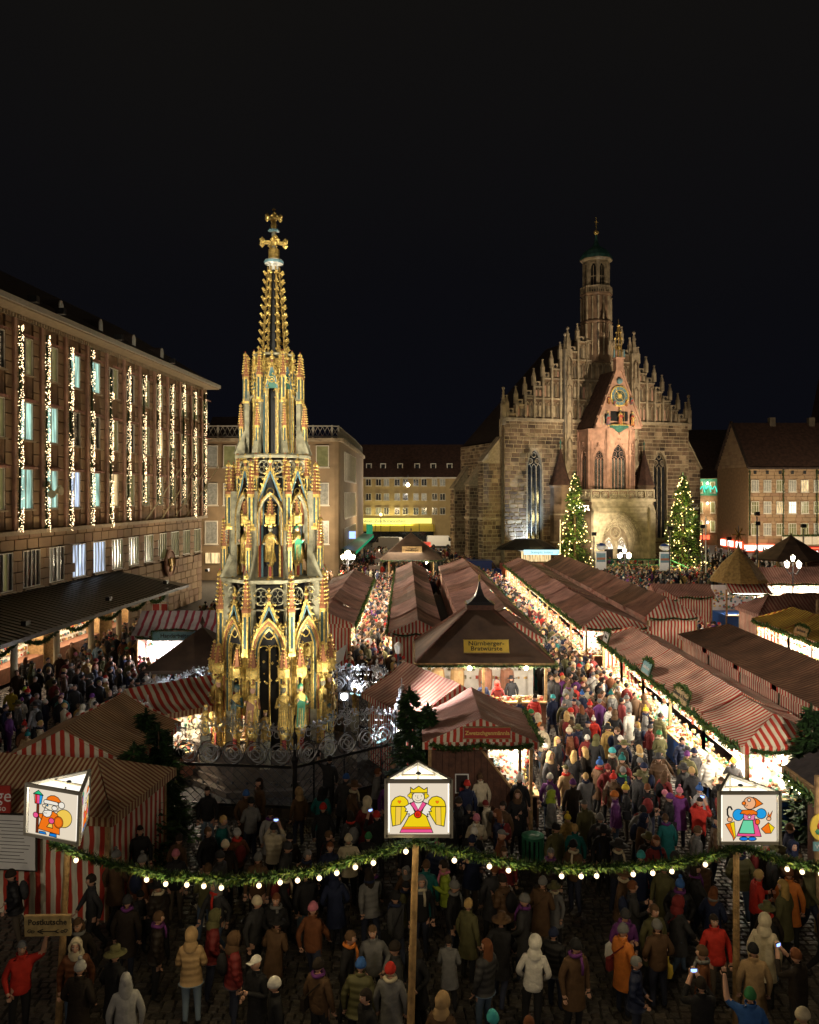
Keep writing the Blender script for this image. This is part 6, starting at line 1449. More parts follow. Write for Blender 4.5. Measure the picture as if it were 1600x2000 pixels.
for i in range(220):
    x=rr.uniform(-2.6,2.5); k=rr.random(); y=rr.uniform(-2.2,-1.75) if k<.5 else 1.5; z=1.08 if k<.5 else rr.choice([1.2,1.6,2.0,2.3]); s_=rr.uniform(.06,.16); g_.bb(x,x+s_,y,y+.1,z,z+s_,rr.choice(['pale_wood','wood','red_paint','pale_paint','gold','counter_wood','grey_metal']))
for x in (-1.9,-1.0,.3,1.3): g_.lathe([(.3,0),(.34,.5),(.3,.9),(.1,1.0)],9,rr.choice(['grey_metal','counter_wood','pale_wood']),c=(x,.3,1.0))
o=g_.build('goods',T); o['kind']='stuff'
g_=MB(); garland(g_,[(-3,-2.72,2.68),(3,-2.72,2.68)],.10,110,12,tip=.4); garland(g_,[(3.05,-2.7,2.68),(3.05,2.6,2.68)],.10,80,13,tip=.4); g_.build('fir_garland',T)
lamp('AREA',(3.2,35.9,2.5),520,(1,.85,.66),(3.2,34.4,0),size=5,size_y=.5); lamp('AREA',(3.2,36.5,2.4),160,(1,.80,.6),(3.2,39,1.2),size=5)
for dx in (-.65,1.75):
    q=MB(); q.ball((3.2+dx,34.72,2.62),.09,'bulb_big',8,5); o=q.build('hanging_lamp'); tag(o,'bright bare lamp under the sausage stall eave, nearer the '+('main lane' if dx>0 else 'fountain'),'lamp','lamps on the sausage stall'); lamp('POINT',(3.2+dx,34.55,2.45),110,(1,.84,.6),size=.08)
# stall with red sign, striped gable
Z=stall((2.1,26.0,0),0,3.0,3.4,2.7,3.45,'stripe_fine','stall with striped gable, red sign and brown plank front','stalls next to the fountain fence',near='gable',far='gable',left='plank',right='open',front='none',gable='stripe_red',lit=75,seed=81,garl=('front','right'),over=.22,gden=330)
w_=MB()
w_.poly([(-1.5,-1.7,0),(1.15,-1.7,0),(1.15,-1.7,1.0),(-.0,-1.7,2.5),(-1.5,-1.7,2.5)],'plank',[(0,0),(2.65,0),(2.65,1),(1.5,2.5),(0,2.5)]); w_.build('plank_wall',Z)
for i in range(14): q=MB(); x=-1.5+i*.19; zt=2.45 if x<0 else max(1.05,2.45-(x)*1.3); q.bb(x+.005,x+.18,-1.74,-1.705,0,zt,'brown_wood'); q.build('plank',Z)
q=MB(); q.bar((-.02,-1.76,2.5),(1.15,-1.76,1.0),.06,'wood'); q.bb(1.13,1.21,-1.78,-1.70,0,2.6,'brown_wood'); q.build('frame',Z)
q=MB(); q.bb(-.75,-.35,-1.78,-1.75,1.15,1.72,'paper'); q.bb(-.72,-.38,-1.79,-1.78,1.18,1.69,'poster_dark'); q.bb(-.62,-.45,-1.795,-1.79,1.22,1.32,'sign_red'); q.build('poster',Z)
so_=board(Z,(.18,-1.99,3.0),0,1.36,.30,'Zwetschgenmännla','sign_red','sign_gold_text',.165,garl=False,sx=1.02)
g_=MB(); rr=random.Random(3)
for i in range(260): x=rr.uniform(0,1.45); z=rr.uniform(.9,2.4); g_.ball((x,-1.2+rr.uniform(0,.3),z),.035+.03*rr.random(),rr.choice(['cloth_white','gold','pale_paint','red_paint','pale_wood','sky_blue']),5,4)
g_.bb(.0,1.45,-.8,-.78,.8,2.5,'cloth_white'); o=g_.build('goods',Z); o['kind']='stuff'; lamp('AREA',(2.95,24.75,2.45),70,(1,.86,.68),(2.95,25.3,1.3),size=1.2,size_y=.4)
# striped stall with oblique roof between fence and sausage stall
stall((.75,29.9,0),R(27),3.1,3.8,2.5,3.55,'stripe_rust','dark striped stall set askew, with a tall red and white gable','stalls next to the fountain fence',near='gable',far='gable',left='wall',right='wall',lit=0,seed=82,garl=(),wallm='stripe_red',gable='stripe_red')
# striped stalls at the near left
A=stall((-9.7,21.0,0),R(-8)-PI/2+PI,3.0,5.8,2.55,3.35,'stripe_tan','nearest red and white striped cloth stall, with fine striped hip roof','striped stalls by the lantern with santa',near='hip',far='hip',left='wall',right='wall',front='wall',lit=0,seed=83,garl=('right',),wallm='stripe_wide',gable='stripe_tan',gden=220)
q=MB(); q.box((0,0,0),(1.05,.05,1.25),'paper'); q.box((0,.01,0),(1.12,.04,1.32),'ink')
rr=random.Random(2)
for i in range(13): q.box((rr.uniform(-.1,.05),-.028,.5-i*.08),(rr.uniform(.5,.8),.004,.012),'ink')
o=q.build('notice_board',None,(-9.15,18.95,1.95),); o.rotation_euler=(0,0,R(-6)); tag(o,'white notice board with lines of writing on the striped stall','notice board')
q=MB(); q.box((0,0,0),(1.6,.06,.62),'sign_red'); o=q.build('red_sign',None,(-9.95,18.85,3.0)); o.rotation_euler=(0,0,R(-4)); tag(o,'red sign board with white blackletter ending in chge','sign'); text('chge',.42,'paper',o,(.45,-.04,.08),shear=.1); text('so',.2,'paper',o,(.62,-.04,-.2))
q=MB(); q.box((0,0,0),(.5,.04,.4),'cloth_white'); q.box((0,-.02,.28),(.42,.03,.14),'sky_blue'); q.box((0,-.02,.12),(.42,.03,.12),'paper'); q.ball((0,-.03,-.1),.14,'gold',7,5,(1.2,.2,.8)); o=q.build('picture_sign',None,(-9.75,18.8,1.95)); tag(o,'small picture sign with a yellow figure below the red sign','sign'); text('1531',.12,'ink',o,(0,-.04,.12))
Bb=stall((-9.25,24.1,0),R(-3),3.3,3.6,2.75,3.7,'stripe_tan','stall with a red and white striped front gable behind the nearest striped stall','striped stalls by the lantern with santa',near='gable',far='gable',left='wall',right='wall',lit=0,seed=84,garl=(),wallm='stripe_wide',gable='stripe_wide')
stall((-8.1,29.9,0),R(-48),2.2,4.2,2.5,3.3,'stripe_wide','low stall with backlit red and white striped awning by the fence corner','striped stalls by the lantern with santa',near='gable',far='gable',left='wall',right='open',lit=48,seed=85,garl=(),wallm='stripe_wide',gable='stripe_tan')
q=MB(); q.bb(-.9,.9,-.04,.04,0,1.5,'wood'); q.bb(-1,-.9,-.06,.06,0,1.6,'pale_wood'); q.bb(.9,1,-.06,.06,0,1.6,'pale_wood'); q.bb(-1,1,-.06,.06,1.5,1.6,'pale_wood'); o=q.build('wooden_screen',None,(-13.4,25.6,0)); o.rotation_euler=(0,0,R(30)); tag(o,'brown wooden screen panel beside the people under the canopy','wooden screen')
# stall with blue sign behind the fountain's left side
H_=stall((-11.3,44.5,0),R(90),3.0,6.0,2.6,3.7,'stripe_purple','stall with crimson striped roof and a pale blue painted sign','stalls behind the fountain',near='gable',far='gable',left='open',right='wall',lit=140,seed=86,garl=('left',),litcol=(.93,.93,1),gable='stripe_purple')
board(H_,(-1.84,.85,2.62),-PI/2,2.5,.46,'Handarbeiten','sign_blue','ink',.3,garl=True)
T=tent('dark_tent',(-9.3,36.8,0),2.6,2.5,3.9,'dark_canvas','small brown hipped roof before the crimson striped stall',4,[(2.9,2.5),(.1,4.0)],rot=PI/4)
# black tiled roof at the bottom corner
T=empty('tiled_stall',(12.6,18.2,0),label='stall with black tiled roof, cut off by the picture edge',cat='market stall'); b=MB()
b.mesh([(-2.6,-3.2,2.75),(-2.6,3.6,2.75),(.6,3.6,4.0),(.6,-3.2,4.0)],[(0,1,2,3)],'black_roof'); b.mesh([(-2.6,3.6,2.75),(3.8,3.6,2.75),(.6,3.6,4.0)],[(0,1,2)],'brown_wood'); b.bb(-2.7,-2.6,-3.2,3.6,2.6,2.78,'wood'); b.bb(-2.2,2,-3,3.2,0,2.6,'brown_wood'); b.build('roof',T)
sl=MB(); sl.bb(-.10,.10,-.12,.12,0,.02,'black_roof'); slm=sl.data('roof_tile'); ang=math.atan2(1.25,3.2); cnt=0; st=MB()
for i in range(17):
    for j in range(28):
        x=-2.5+.2*i*.93; y=-3.1+j*.245+(.12 if i%2 else 0); z=2.75+(x+2.6)*.39+.015
        if j>=16-0*i and cnt<290: o=link('roof_tile',slm,T,(x,y,z)); o.rotation_euler=(0,-ang-.06,0); cnt+=1
        else: st.box((x,y,z+.008),(.19,.22,.018),'black_roof',rot=Matrix.Rotation(-ang-.06,3,'Y'))
o=st.build('roof_tiles',T); o['kind']='stuff'
g_=MB(); garland(g_,[(-2.7,-3.2,2.6),(-2.7,0,2.5),(-2.7,3.4,2.6)],.13,220,31,tip=.3); garland(g_,[(-2.3,-1,2.5),(-2.35,-1.1,1.4)],.2,200,33); g_.build('fir_garland',T)
lb=MB(); rr=random.Random(6)
for i in range(26): lb.ball((-2.75+rr.uniform(-.05,.05),-3.1+i*.25,2.5+rr.uniform(-.08,.08)),.018,'bulb_big',5,4)
o=lb.build('fairy_lights',T); o['kind']='stuff'

# ================= street furniture
def candelabra(loc,label,n=4,power=420,h=3.9):
    t=empty('street_lamp',loc,label=label,cat='street lamp',group='candelabra lamps on the square'); b=MB(); b.lathe([(.16,0),(.12,.3),(.06,.5),(.05,h),(.08,h+.05)],8,'iron')
    pos=[(0,0,h+.35)]+[(.62*math.cos(a),.62*math.sin(a),h-.15) for a in [i*2*PI/n+.4 for i in range(n)]]
    for p in pos[1:]: b.tube([(0,0,h-.7),(p[0]*.6,p[1]*.6,h-.85),(p[0],p[1],h-.5),(p[0],p[1],h-.3)],.03,'iron',5)
    b.build('post',t)
    for p in pos: q=MB(); q.lathe([(.11,-.15),(.2,.22),(.16,.25)],6,'lamp_glass',c=p); q.lathe([(.21,.24),(.08,.36),(.02,.42)],6,'white_frame',c=p); q.build('lantern',t)
    lamp('POINT',(loc[0],loc[1]-.9,h+.3),power,(1,.84,.62),size=.3); return t
candelabra((XY(1220,82),82,0),'candelabra lamp with glowing lanterns before the church porch steps')
candelabra((XY(1549,66),66,0),'candelabra lamp with glowing lanterns behind the thatched hut',power=520,h=4.4)
t=candelabra((XY(680,88),88,0),'dazzling white lantern cluster at the corner of the office block',power=8000,h=3.3)
b=MB(); b.ball((0,-.5,3.6),.34,'bulb_big',8,6); b.build('globe',t)
for i,(px,Y,h) in enumerate(((1174,93,5.2),(1299,92,5.4))):
    t=empty('poster_column',(XY(px,Y),Y,0),label=['white poster stand with striped ball before the porch, nearer the yellow house','white poster stand with striped ball before the porch, nearer the shops'][i],cat='poster stand',group='poster stands before the porch')
    b=MB(); b.bb(-.6,.6,-.06,.06,1.4,3.5,'paper'); b.bb(-.5,.5,-.08,-.06,2.3,3.3,'sky_blue'); b.bb(-.5,.5,-.085,-.08,2.55,2.8,'pink_paint'); b.bb(-.6,-.5,-.03,.03,0,1.4,'iron'); b.bb(.5,.6,-.03,.03,0,1.4,'iron'); b.build('poster',t)
    b=MB(); b.ball((0,0,4.0),.62,'paper',14,8,(1,1,.6)); b.ball((0,0,4.13),.55,'blue_van',14,8,(1,1,.62)); b.build('ball',t); lamp('POINT',(XY(px,Y),Y-2,3.2),60,(1,.9,.75),size=.3)
for i,(px,Y,h,lab) in enumerate(((1094,96,7.0,'slim pale flagpole beside the fir nearer the yellow house'),(1379,90,7.5,'slim white pole near the green shop'))):
    q=MB(); q.tube([(0,0,0),(0,0,h)],.07,'cloth_white',6); o=q.build('flagpole',None,(XY(px,Y),Y,0)); tag(o,lab,'pole')
# green stage rail before the porch
q=MB()
for z in (.9,1.7,2.3): q.bar((-4.5,0,z),(4.5,0,z),.08,'green_paint'); q.bar((4.5,0,z),(7,-1,z-1.2),.08,'green_paint')
for i in range(8): q.bar((-4.5+i*1.28,0,0),(-4.5+i*1.28,0,2.3),.07,'green_paint')
o=q.build('stage_railing',None,(XY(1235,96),96,0)); tag(o,'green railing of the stage before the church porch','railing')
q=MB(); garland(q,[(-4.6,0,2.4),(4.6,0,2.4)],.12,60,3); o=q.build('stage_garland',None,(XY(1235,96),95.9,0)); tag(o,'fir garland along the stage railing','garland')
# info sign post below the canopy end
t=empty('info_sign',(XY(314,57),57,0),label='white post with red letter i and two red posters under the canopy end',cat='sign'); b=MB(); b.tube([(0,0,0),(0,0,2.2)],.12,'cream_post',8); b.build('post',t)
b=MB(); b.box((0,-.1,3.0),(1.1,.08,.95),'paper'); b.build('board',t); text('i',.95,'sign_red',t,(0,-.16,2.95),offset=.03)
b=MB(); b.box((-.28,-.12,2.0),(.52,.06,.85),'paper',rz=.2); b.box((.3,-.12,2.0),(.52,.06,.85),'paper',rz=-.2); b.box((-.28,-.17,2.12),(.44,.03,.5),'sign_red',rz=.2); b.box((.3,-.17,2.12),(.44,.03,.5),'sign_red',rz=-.2); b.build('poster',t)
# waste bin
t=empty('waste_bin',(XY(1041,22.0),22.0,0),label='slatted dark green waste bin with a crumpled bag beside the plank stall',cat='waste bin'); b=MB()
b.lathe([(.24,.05),(.27,.75)],12,'black_metal'); b.build('liner',t)
sl=MB(); sl.bb(-.035,.035,-.015,.015,.05,.80,'green_paint'); slm=sl.data('slat')
for i in range(14): a=i*2*PI/14; o=link('slat',slm,t,(.28*math.cos(a),.28*math.sin(a),0),rz=a+PI/2)
b=MB(); b.lathe([(.3,.78),(.31,.84),(.2,.88),(.1,.83)],12,'green_paint'); b.build('bag_rim',t)
# round and arrow signs on a pole in the lane
t=empty('sign_post',(XY(741,86),86,0),label='pole with round sign and pointed arrow boards above the far crowd',cat='sign post'); b=MB(); b.tube([(0,0,0),(0,0,4.3)],.05,'grey_metal',6); b.build('pole',t)
b=MB(); b.bb(-.5,.1,-.06,-.02,2.8,3.2,'paper'); b.bb(-1.1,.1,-.06,-.02,2.1,2.5,'paper'); b.lathe([(.3,0),(.3,.04)],14,'paper') if 0 else b.ball((-.1,-.05,3.6),.35,'paper',12,6,(1,.1,1)); b.build('sign_plate',t)
# round pretzel sign on a pole by the tiled stall
t=empty('painted_sign',(XY(1597,18.6),18.6,0),label='pole with round yellow painted sign at the edge by the tiled stall',cat='sign post'); b=MB(); b.tube([(0,0,0),(0,0,3.6)],.07,'wood',8); b.build('pole',t)
b=MB(); b.T=Matrix.Translation((0,-.12,2.5))@Matrix.Rotation(PI/2,4,'X'); b.lathe([(.24,0),(.24,.04)],20,'sign_yellow',sy=1.25); b.ball((0,.02,.05),.1,'sign_red',8,5,(1,1,.3)); b.ball((0,-.1,.05),.12,'green_paint',8,5,(1.2,.7,.3)); b.ball((0,.12,.05),.07,'skin',8,5,(1,1,.3)); b.build('disc',t)
b=MB(); b.bb(-.16,.16,-.14,-.1,1.95,2.15,'sign_blue'); o=b.build('plate',t); text('WC',.14,'paper',t,(0,-.15,2.05))
# white umbrella-like screen at the left lane
b=MB(); b.mesh([(0,0,1.9),(.55,-.1,2.35),(.75,-.1,3.1),(.1,0,2.6)],[(0,1,2,3)],'cloth_white'); b.tube([(.3,.1,0),(.3,.1,2.4)],.03,'iron',4); o=b.build('reflector_screen',None,(XY(648,38),38,0)); tag(o,'small white curved screen on a stand beside the fountain','screen')
# small red globe lamp sign
b=MB(); b.ball((0,0,1.9),.2,'sign_red',10,7); b.ball((-.12,-.02,1.95),.19,'paper',10,7); b.tube([(0,0,0),(0,0,1.8)],.03,'wood',5); o=b.build('red_white_balloon',None,(XY(775,34),34,0)); tag(o,'red and white round sign near the sausage stall corner','sign')
b=MB(); b.tube([(0,0,0),(0,0,3.0)],.05,'iron',6); b.lathe([(.12,3.0),(.2,3.35),(.05,3.5)],6,'cloth_white'); o=b.build('lantern_post',None,(XY(778,36),36,0)); tag(o,'small old lantern on a post by the lane entrance','lamp')
# tall thin pole crossing at the far right
q=MB(); q.tube([(0,0,0),(0,0,4.2)],.09,'stripe_rust' if 0 else 'wood',6); o=q.build('wooden_pole',None,(XY(1597,45),45,0)); tag(o,'tall wooden pole at the edge beside the yellow striped row','pole')
# wide general glow of the square: two lamps on the hall front
for i,(x,y,z,pw) in enumerate(((-22.2,53,7.4,0),)): pass
# ================= the three picture lanterns on poles
ART={}
def art(c,s=.85):
    k='glass_%d_%d_%d'%tuple(int(x*100) for x in c)
    if k not in M: emis(k,c,s)
    return k
mat('lead_line',(.012,.010,.012),.5,var=0)
class Pic:
    def __init__(s,w,h,fx,fy,fw,fh): s.b=MB(); s.w,s.h,s.fx,s.fy,s.fw,s.fh=w,h,fx,fy,fw,fh; s.k=0
    def P(s,x,y): return ((x-s.fx)/s.fw*s.w-s.w/2, (s.fy-y)/s.fh*s.h)
    def fill(s,pts,c,line=.013,closed=True):
        s.k+=1; y=-.004-.0022*s.k; q=[s.P(*p) for p in pts]
        s.b.mesh([(a,y,b) for a,b in q],[tuple(range(len(q)))],art(c) if not isinstance(c,str) else c)
        n=len(q)
        if line:
            for i in range(n if closed else n-1):
                a,b_=q[i],q[(i+1)%n]; s.b.bar((a[0],y-.0012,a[1]),(b_[0],y-.0012,b_[1]),.0012,'lead_line',line)if 0 else s.line(a,b_,y-.0012,line)
    def line(s,a,b,y,w):
        d=Vector((b[0]-a[0],b[1]-a[1])); L=d.length
        if L<1e-6: return
        d/=L; n=Vector((-d.y,d.x))*w/2; e=d*w*.4
        s.b.mesh([(a[0]-e.x+n.x,y,a[1]-e.y+n.y),(a[0]-e.x-n.x,y,a[1]-e.y-n.y),(b[0]+e.x-n.x,y,b[1]+e.y-n.y),(b[0]+e.x+n.x,y,b[1]+e.y+n.y)],[(0,1,2,3)],'lead_line')
    def stroke(s,pts,w=.013):
        s.k+=1; y=-.004-.0022*s.k; q=[s.P(*p) for p in pts]
        for a,b_ in zip(q,q[1:]): s.line(a,b_,y,w)
    def ell(s,cx,cy,rx,ry,c,n=20,rot=0,line=.013):
        s.fill([(cx+rx*math.cos(t)*math.cos(rot)-ry*math.sin(t)*math.sin(rot),cy+rx*math.cos(t)*math.sin(rot)+ry*math.sin(t)*math.cos(rot)) for t in [i*2*PI/n for i in range(n)]],c,line)
YEL=(1,.72,.01); ORA=(1,.20,.01); PNK=(.95,.10,.30); RED=(.85,.03,.01); CRE=(1,.86,.62); BLU=(.01,.22,.75); SKN=(1,.50,.25); GRN=(.18,.75,.42); PAL=(1,.66,.10); BRN=(.16,.03,.01); SKY=(.02,.38,.85); WHI=(1,.93,.80)
def angel(w,h):
    p=Pic(w,h,905,525,325,288); mir=lambda L:[(2130-x,y) for x,y in L][::-1]
    wing=[(915,483),(905,400),(905,365),(912,338),(932,317),(958,308),(985,314),(1003,333),(1010,362),(1003,405),(962,472)]
    for f in (lambda L:L,mir):
        p.fill(f(wing),YEL); p.fill(f([(934,370),(966,370),(962,472),(932,478)]),PAL,.008); p.stroke(f([(905,368),(1010,368)]))
        cx=955 if f is not mir else 1175; p.fill([(cx,352),(cx-10,341),(cx-9,334),(cx-3,333),(cx,337),(cx+3,333),(cx+9,334),(cx+10,341)],ORA,.002)
    p.fill([(1035,380),(1095,380),(1150,518),(958,518)],YEL); p.fill([(972,484),(1137,484),(1142,497),(967,497)],ORA,.006); p.fill([(967,497),(1142,497),(1150,518),(958,518)],PNK,.01)
    for f in (lambda L:L,mir):
        p.fill(f([(984,368),(1022,344),(1046,402),(1008,426),(1014,408),(996,410),(1004,394),(988,394),(996,380)]),WHI); 
        p.fill(f([(1018,350),(1042,334),(1072,396),(1055,402)]),PNK)
    p.fill([(1040,338),(1090,338),(1065,384)],WHI,.006)
    for cx in (1021,1109):
        for dx,dy in ((0,-9),(0,9),(-9,0),(9,0)): p.ell(cx+dx,301+dy,9,9,YEL,10,line=.008)
        p.ell(cx,301,9,9,YEL,8,line=0)
    p.ell(1065,308,36,33,CRE); p.fill([(1020,282),(1020,250),(1036,264),(1068,243),(1098,264),(1117,251),(1117,282)],YEL)
    p.ell(1050,300,3,3,'lead_line',6,line=0); p.ell(1083,300,3,3,'lead_line',6,line=0); p.stroke([(1063,296),(1059,312),(1066,313)],.006); p.stroke([(1048,321),(1060,328),(1075,324),(1082,318)],.007)
    p.ell(1062,405,21,21,RED); p.stroke([(1062,396),(1054,402),(1055,412),(1064,415),(1070,408),(1066,402),(1060,406)],.007)
    return p.b
def santa(w,h):
    p=Pic(w,h,165,860,625,580)
    p.fill([(262,470),(295,470),(295,845),(262,845)],BRN); p.fill([(235,352),(262,352),(268,468),(243,468)],RED,.008); p.fill([(262,352),(302,352),(300,468),(268,468)],PNK,.008); p.fill([(302,352),(345,352),(325,468),(300,468)],SKY,.008); p.stroke([(222,350),(345,352),(325,468),(240,468),(222,350)]); p.fill([(215,345),(285,293),(352,348)],(.02,.55,.22))
    p.ell(640,600,108,118,PAL,24,.5)
    p.fill([(320,812),(400,812),(415,842),(312,842)],BLU); p.fill([(465,812),(550,812),(556,855),(455,850)],BLU)
    p.fill([(355,605),(400,560),(500,530),(560,560),(590,640),(596,815),(300,785)],ORA); p.fill([(305,585),(365,580),(345,660),(308,625)],ORA)
    p.ell(578,655,62,75,ORA); p.ell(578,655,50,62,ORA,line=.006)
    p.fill([(385,440),(575,440),(565,515),(490,525),(400,500)],CRE,.01); p.ell(380,472,24,20,CRE); p.ell(408,515,24,17,WHI); p.fill([(365,560),(385,530),(440,520),(490,515),(488,560),(465,600),(420,612),(380,598)],WHI); p.ell(525,480,38,32,WHI,10)
    p.ell(428,458,11,11,SKY,10); p.fill([(410,392),(428,352),(470,325),(520,318),(570,335),(610,378),(600,400)],ORA); p.fill([(385,395),(400,385),(560,395),(580,415),(568,442),(390,436),(378,415)],WHI); p.ell(622,425,42,42,WHI)
    p.ell(278,603,36,36,PNK); p.fill([(465,680),(510,680),(515,735),(435,730)],PAL); p.ell(497,642,38,38,PNK)
    for i in range(4): p.stroke([(395+i*14,545),(388+i*14,562)],.005)
    return p.b
def lady(w,h):
    p=Pic(w,h,50,1228,540,468)
    p.fill([(68,1058),(160,1032),(175,1188),(152,1225),(145,1190)],ORA); p.fill([(118,1046),(160,1032),(175,1188),(160,1190)],YEL,.008); p.stroke([(105,985),(90,960),(88,905),(102,880),(122,880),(135,905)],.03)
    p.ell(258,1206,46,20,BLU,14); p.ell(345,1206,44,20,BLU,14)
    p.fill([(255,1005),(385,1000),(440,1182),(182,1178)],PNK); p.fill([(250,1014),(350,1014),(370,1152),(205,1148)],GRN)
    p.fill([(245,930),(382,930),(365,1012),(260,1012)],(.95,.25,.45)); p.ell(198,958,57,60,SKY); p.ell(437,945,54,52,SKY); p.ell(398,1028,24,30,ORA,10)
    p.fill([(215,945),(240,908),(290,905),(350,905),(395,930),(392,958),(355,950),(335,962),(312,948),(290,962),(262,948)],ORA)
    p.ell(312,980,15,15,WHI,12); p.fill([(350,775),(385,790),(452,842),(355,890)],ORA); p.ell(313,835,64,64,SKN); p.ell(253,836,20,19,ORA,12); p.ell(307,803,16,16,WHI,12); p.ell(305,805,4,4,'lead_line',6,line=0); p.stroke([(262,856),(280,864),(292,852)],.009)
    p.ell(105,1000,27,24,SKN,12); p.fill([(495,965),(505,925),(515,960),(548,910),(530,975)],ORA,.008); p.fill([(505,1030),(568,1082),(532,1140),(475,1142),(430,1094)],ORA); p.fill([(505,1030),(568,1082),(532,1140)],YEL,.008); p.ell(508,990,24,20,SKN,12)
    return p.b
def lantern(name_label,base,z0,W_,H_,rz,pic,lean=(0,0),polelab=None,off=(0,0)):
    """triangular light box on a wooden pole; base = ground point of the pole, box front centre above it"""
    t=empty('picture_lantern',base,rz,name_label,'lantern','picture lanterns over the square')
    fr=MB(); D=W_*.866; tri=[(-W_/2,0),(W_/2,0),(0,D)]; f=.055
    for i in range(3):
        a,b_=tri[i],tri[(i+1)%3]
        for z in (z0+.025,z0+H_-.025): fr.bar((a[0],a[1],z),(b_[0],b_[1],z),f,'grey_metal',f)
        fr.bb(a[0]-f/2,a[0]+f/2,a[1]-f/2,a[1]+f/2,z0-.01,z0+H_+.01,'grey_metal')
    fr.bar((-W_*.27,D*.42,z0+H_-.06),(W_*.27,D*.42,z0+H_-.06),.03,'cream_post'); fr.ball((0,D*.42,z0+H_-.03),.05,'iron',8,5,(1,1,.5)); fr.tube([(0,D*.33,z0+H_-.1),(.0,D*.33,z0+H_-.35)],.02,'iron',5)
    fr.build('frame',t)
    for i in range(3):
        a,b_=tri[i],tri[(i+1)%3]; mx=((a[0]+b_[0])/2,(a[1]+b_[1])/2); ang=math.atan2(b_[1]-a[1],b_[0]-a[0]); w=W_-.12
        p=MB(); p.mesh([(-w/2,.0,.05),(w/2,.0,.05),(w/2,.0,H_-.05),(-w/2,.0,H_-.05)],[(0,1,2,3)],'panel_glow'); p.mesh([(-w/2,.012,.05),(w/2,.012,.05),(w/2,.012,H_-.05),(-w/2,.012,H_-.05)],[(3,2,1,0)],'panel_white')
        o=p.build('glass_panel',t,(mx[0],mx[1],z0)); o.rotation_euler=(0,0,ang)
        g_=pic(w*.96,H_-.13); q=g_.build('painted_figure',o,(0,0,.065))
    p=MB(); p.mesh([(a[0],a[1],z0+.03) for a in tri],[(0,1,2)],'panel_white'); p.build('floor_panel',t)
    # pole
    px_,py_=off
    p=MB(); p.tube([(px_-lean[0],py_+.15-lean[1],0),(px_,py_+.15,z0)],.07,'wood',10,r2=.055); p.build('pole',t)
    M_=Matrix.Translation(base)@Matrix.Rotation(rz,4,'Z')
    q=M_@Vector((0,D*.33,z0+H_-.3)); lamp('POINT',q,26,(1,.86,.62),size=.1)
    return t
Ym=13.79; zt=lambda y,Y: HC-(y-965)*Y/1600
lantern('middle picture lantern, with a crowned golden angel on its glass',(XY(818,Ym),Ym,0),zt(1635,Ym),1.10,zt(1523,Ym)-zt(1635,Ym),0,angel,lean=(.12,0),off=(-.04,.2))
Yr_=14.9; lantern('picture lantern with a long nosed woman in blue sleeves, pole by the red jacket',(XY(1464,Yr_),Yr_,0),zt(1649,Yr_),1.10,zt(1546,Yr_)-zt(1649,Yr_),0,lady,lean=(.0,0),off=(-.10,.2))
Yl=14.9; LL=lantern('picture lantern with an orange coated gift bringer carrying a sack',(XY(86,Yl),Yl,0),zt(1638,Yl),1.15,.95,0,santa,lean=(.06,.0),off=(.08,.2))
LL.rotation_euler=(0,R(3.5),R(24)-R(0)); LL.rotation_euler=(0,R(2.5),R(-16))
# direction board on the first pole
q=MB(); q.box((0,0,0),(.84,.05,.36),'sign_wood'); q.box((0,.01,.185),(.86,.06,.012),'pale_wood')
for s in (-1,1):
    q.tube([(s*.33+.045*math.cos(t*.9)*(1-t*.09),-.03,-.09+.045*math.sin(t*.9)*(1-t*.09)) for t in range(9)],.008,'ink',4)
    q.tube([(s*.27+.04*math.cos(t*.9)*(1-t*.09),-.03,-.10+.03*math.sin(t*.9)*(1-t*.09)) for t in range(8)],.008,'ink',4)
q.box((.02,-.03,-.09),(.3,.012,.014),'ink'); q.bar((-.18,-.03,-.09),(-.08,-.03,-.05),.016,'ink'); q.bar((-.18,-.03,-.09),(-.08,-.03,-.13),.016,'ink'); q.bar((.13,-.03,-.09),(.2,-.03,-.06),.012,'ink'); q.bar((.13,-.03,-.09),(.2,-.03,-.12),.012,'ink')
Ys=14.9; o=q.build('direction_board',None,(XY(94,Ys),Ys,zt(1808,Ys))); o.rotation_euler=(0,R(-1),0); tag(o,'small wooden board reading Postkutsche with an arrow, on the leaning pole','direction sign')
text('Postkutsche',.145,'ink',o,(0,-.03,.075),offset=.002,sx=1.0)
# the rope of fir with its bulbs
def swag(a,b_,sag,bulbs,label,seed,r=.095):
    P=sagpath(a,b_,sag,26); t=MB(); rr=random.Random(seed)
    P=[p+Vector((0,0,rr.uniform(-.02,.02))) for p in P]
    garland(t,P,r,620,seed=seed,tip=.32,ln=.092); o=t.build('fir_garland'); tag(o,label,'garland','fir garlands strung between the picture lanterns')
    for px in bulbs:
        best=min(P,key=lambda p:abs(800+1600*p.x/p.y-px)); 
        # interpolate along the rope
        for i in range(len(P)-1):
            u0=800+1600*P[i].x/P[i].y; u1=800+1600*P[i+1].x/P[i+1].y
            if u0<=px<=u1: best=P[i].lerp(P[i+1],(px-u0)/(u1-u0)); break
        q=MB(); q.lathe([(.018,.0),(.02,.05)],6,'black_metal',c=(0,0,0)); q.build if 0 else None
        s_=q.build('bulb_socket',o,(best.x,best.y-.10,best.z-r*.75))
        q=MB(); q.ball((0,0,-.03),.044,'bulb_garland',8,6); q.build('bulb',s_)
        lamp('POINT',(best.x,best.y-.16,best.z-r*.9-.02),8,(1,.76,.38),size=.04)
PL=Vector((XY(100,14.95),14.95,zt(1645,14.95))); PM=Vector((XY(806,13.8),13.85,zt(1640,13.85))); PR=Vector((XY(1455,14.95),14.95,zt(1652,14.95)))
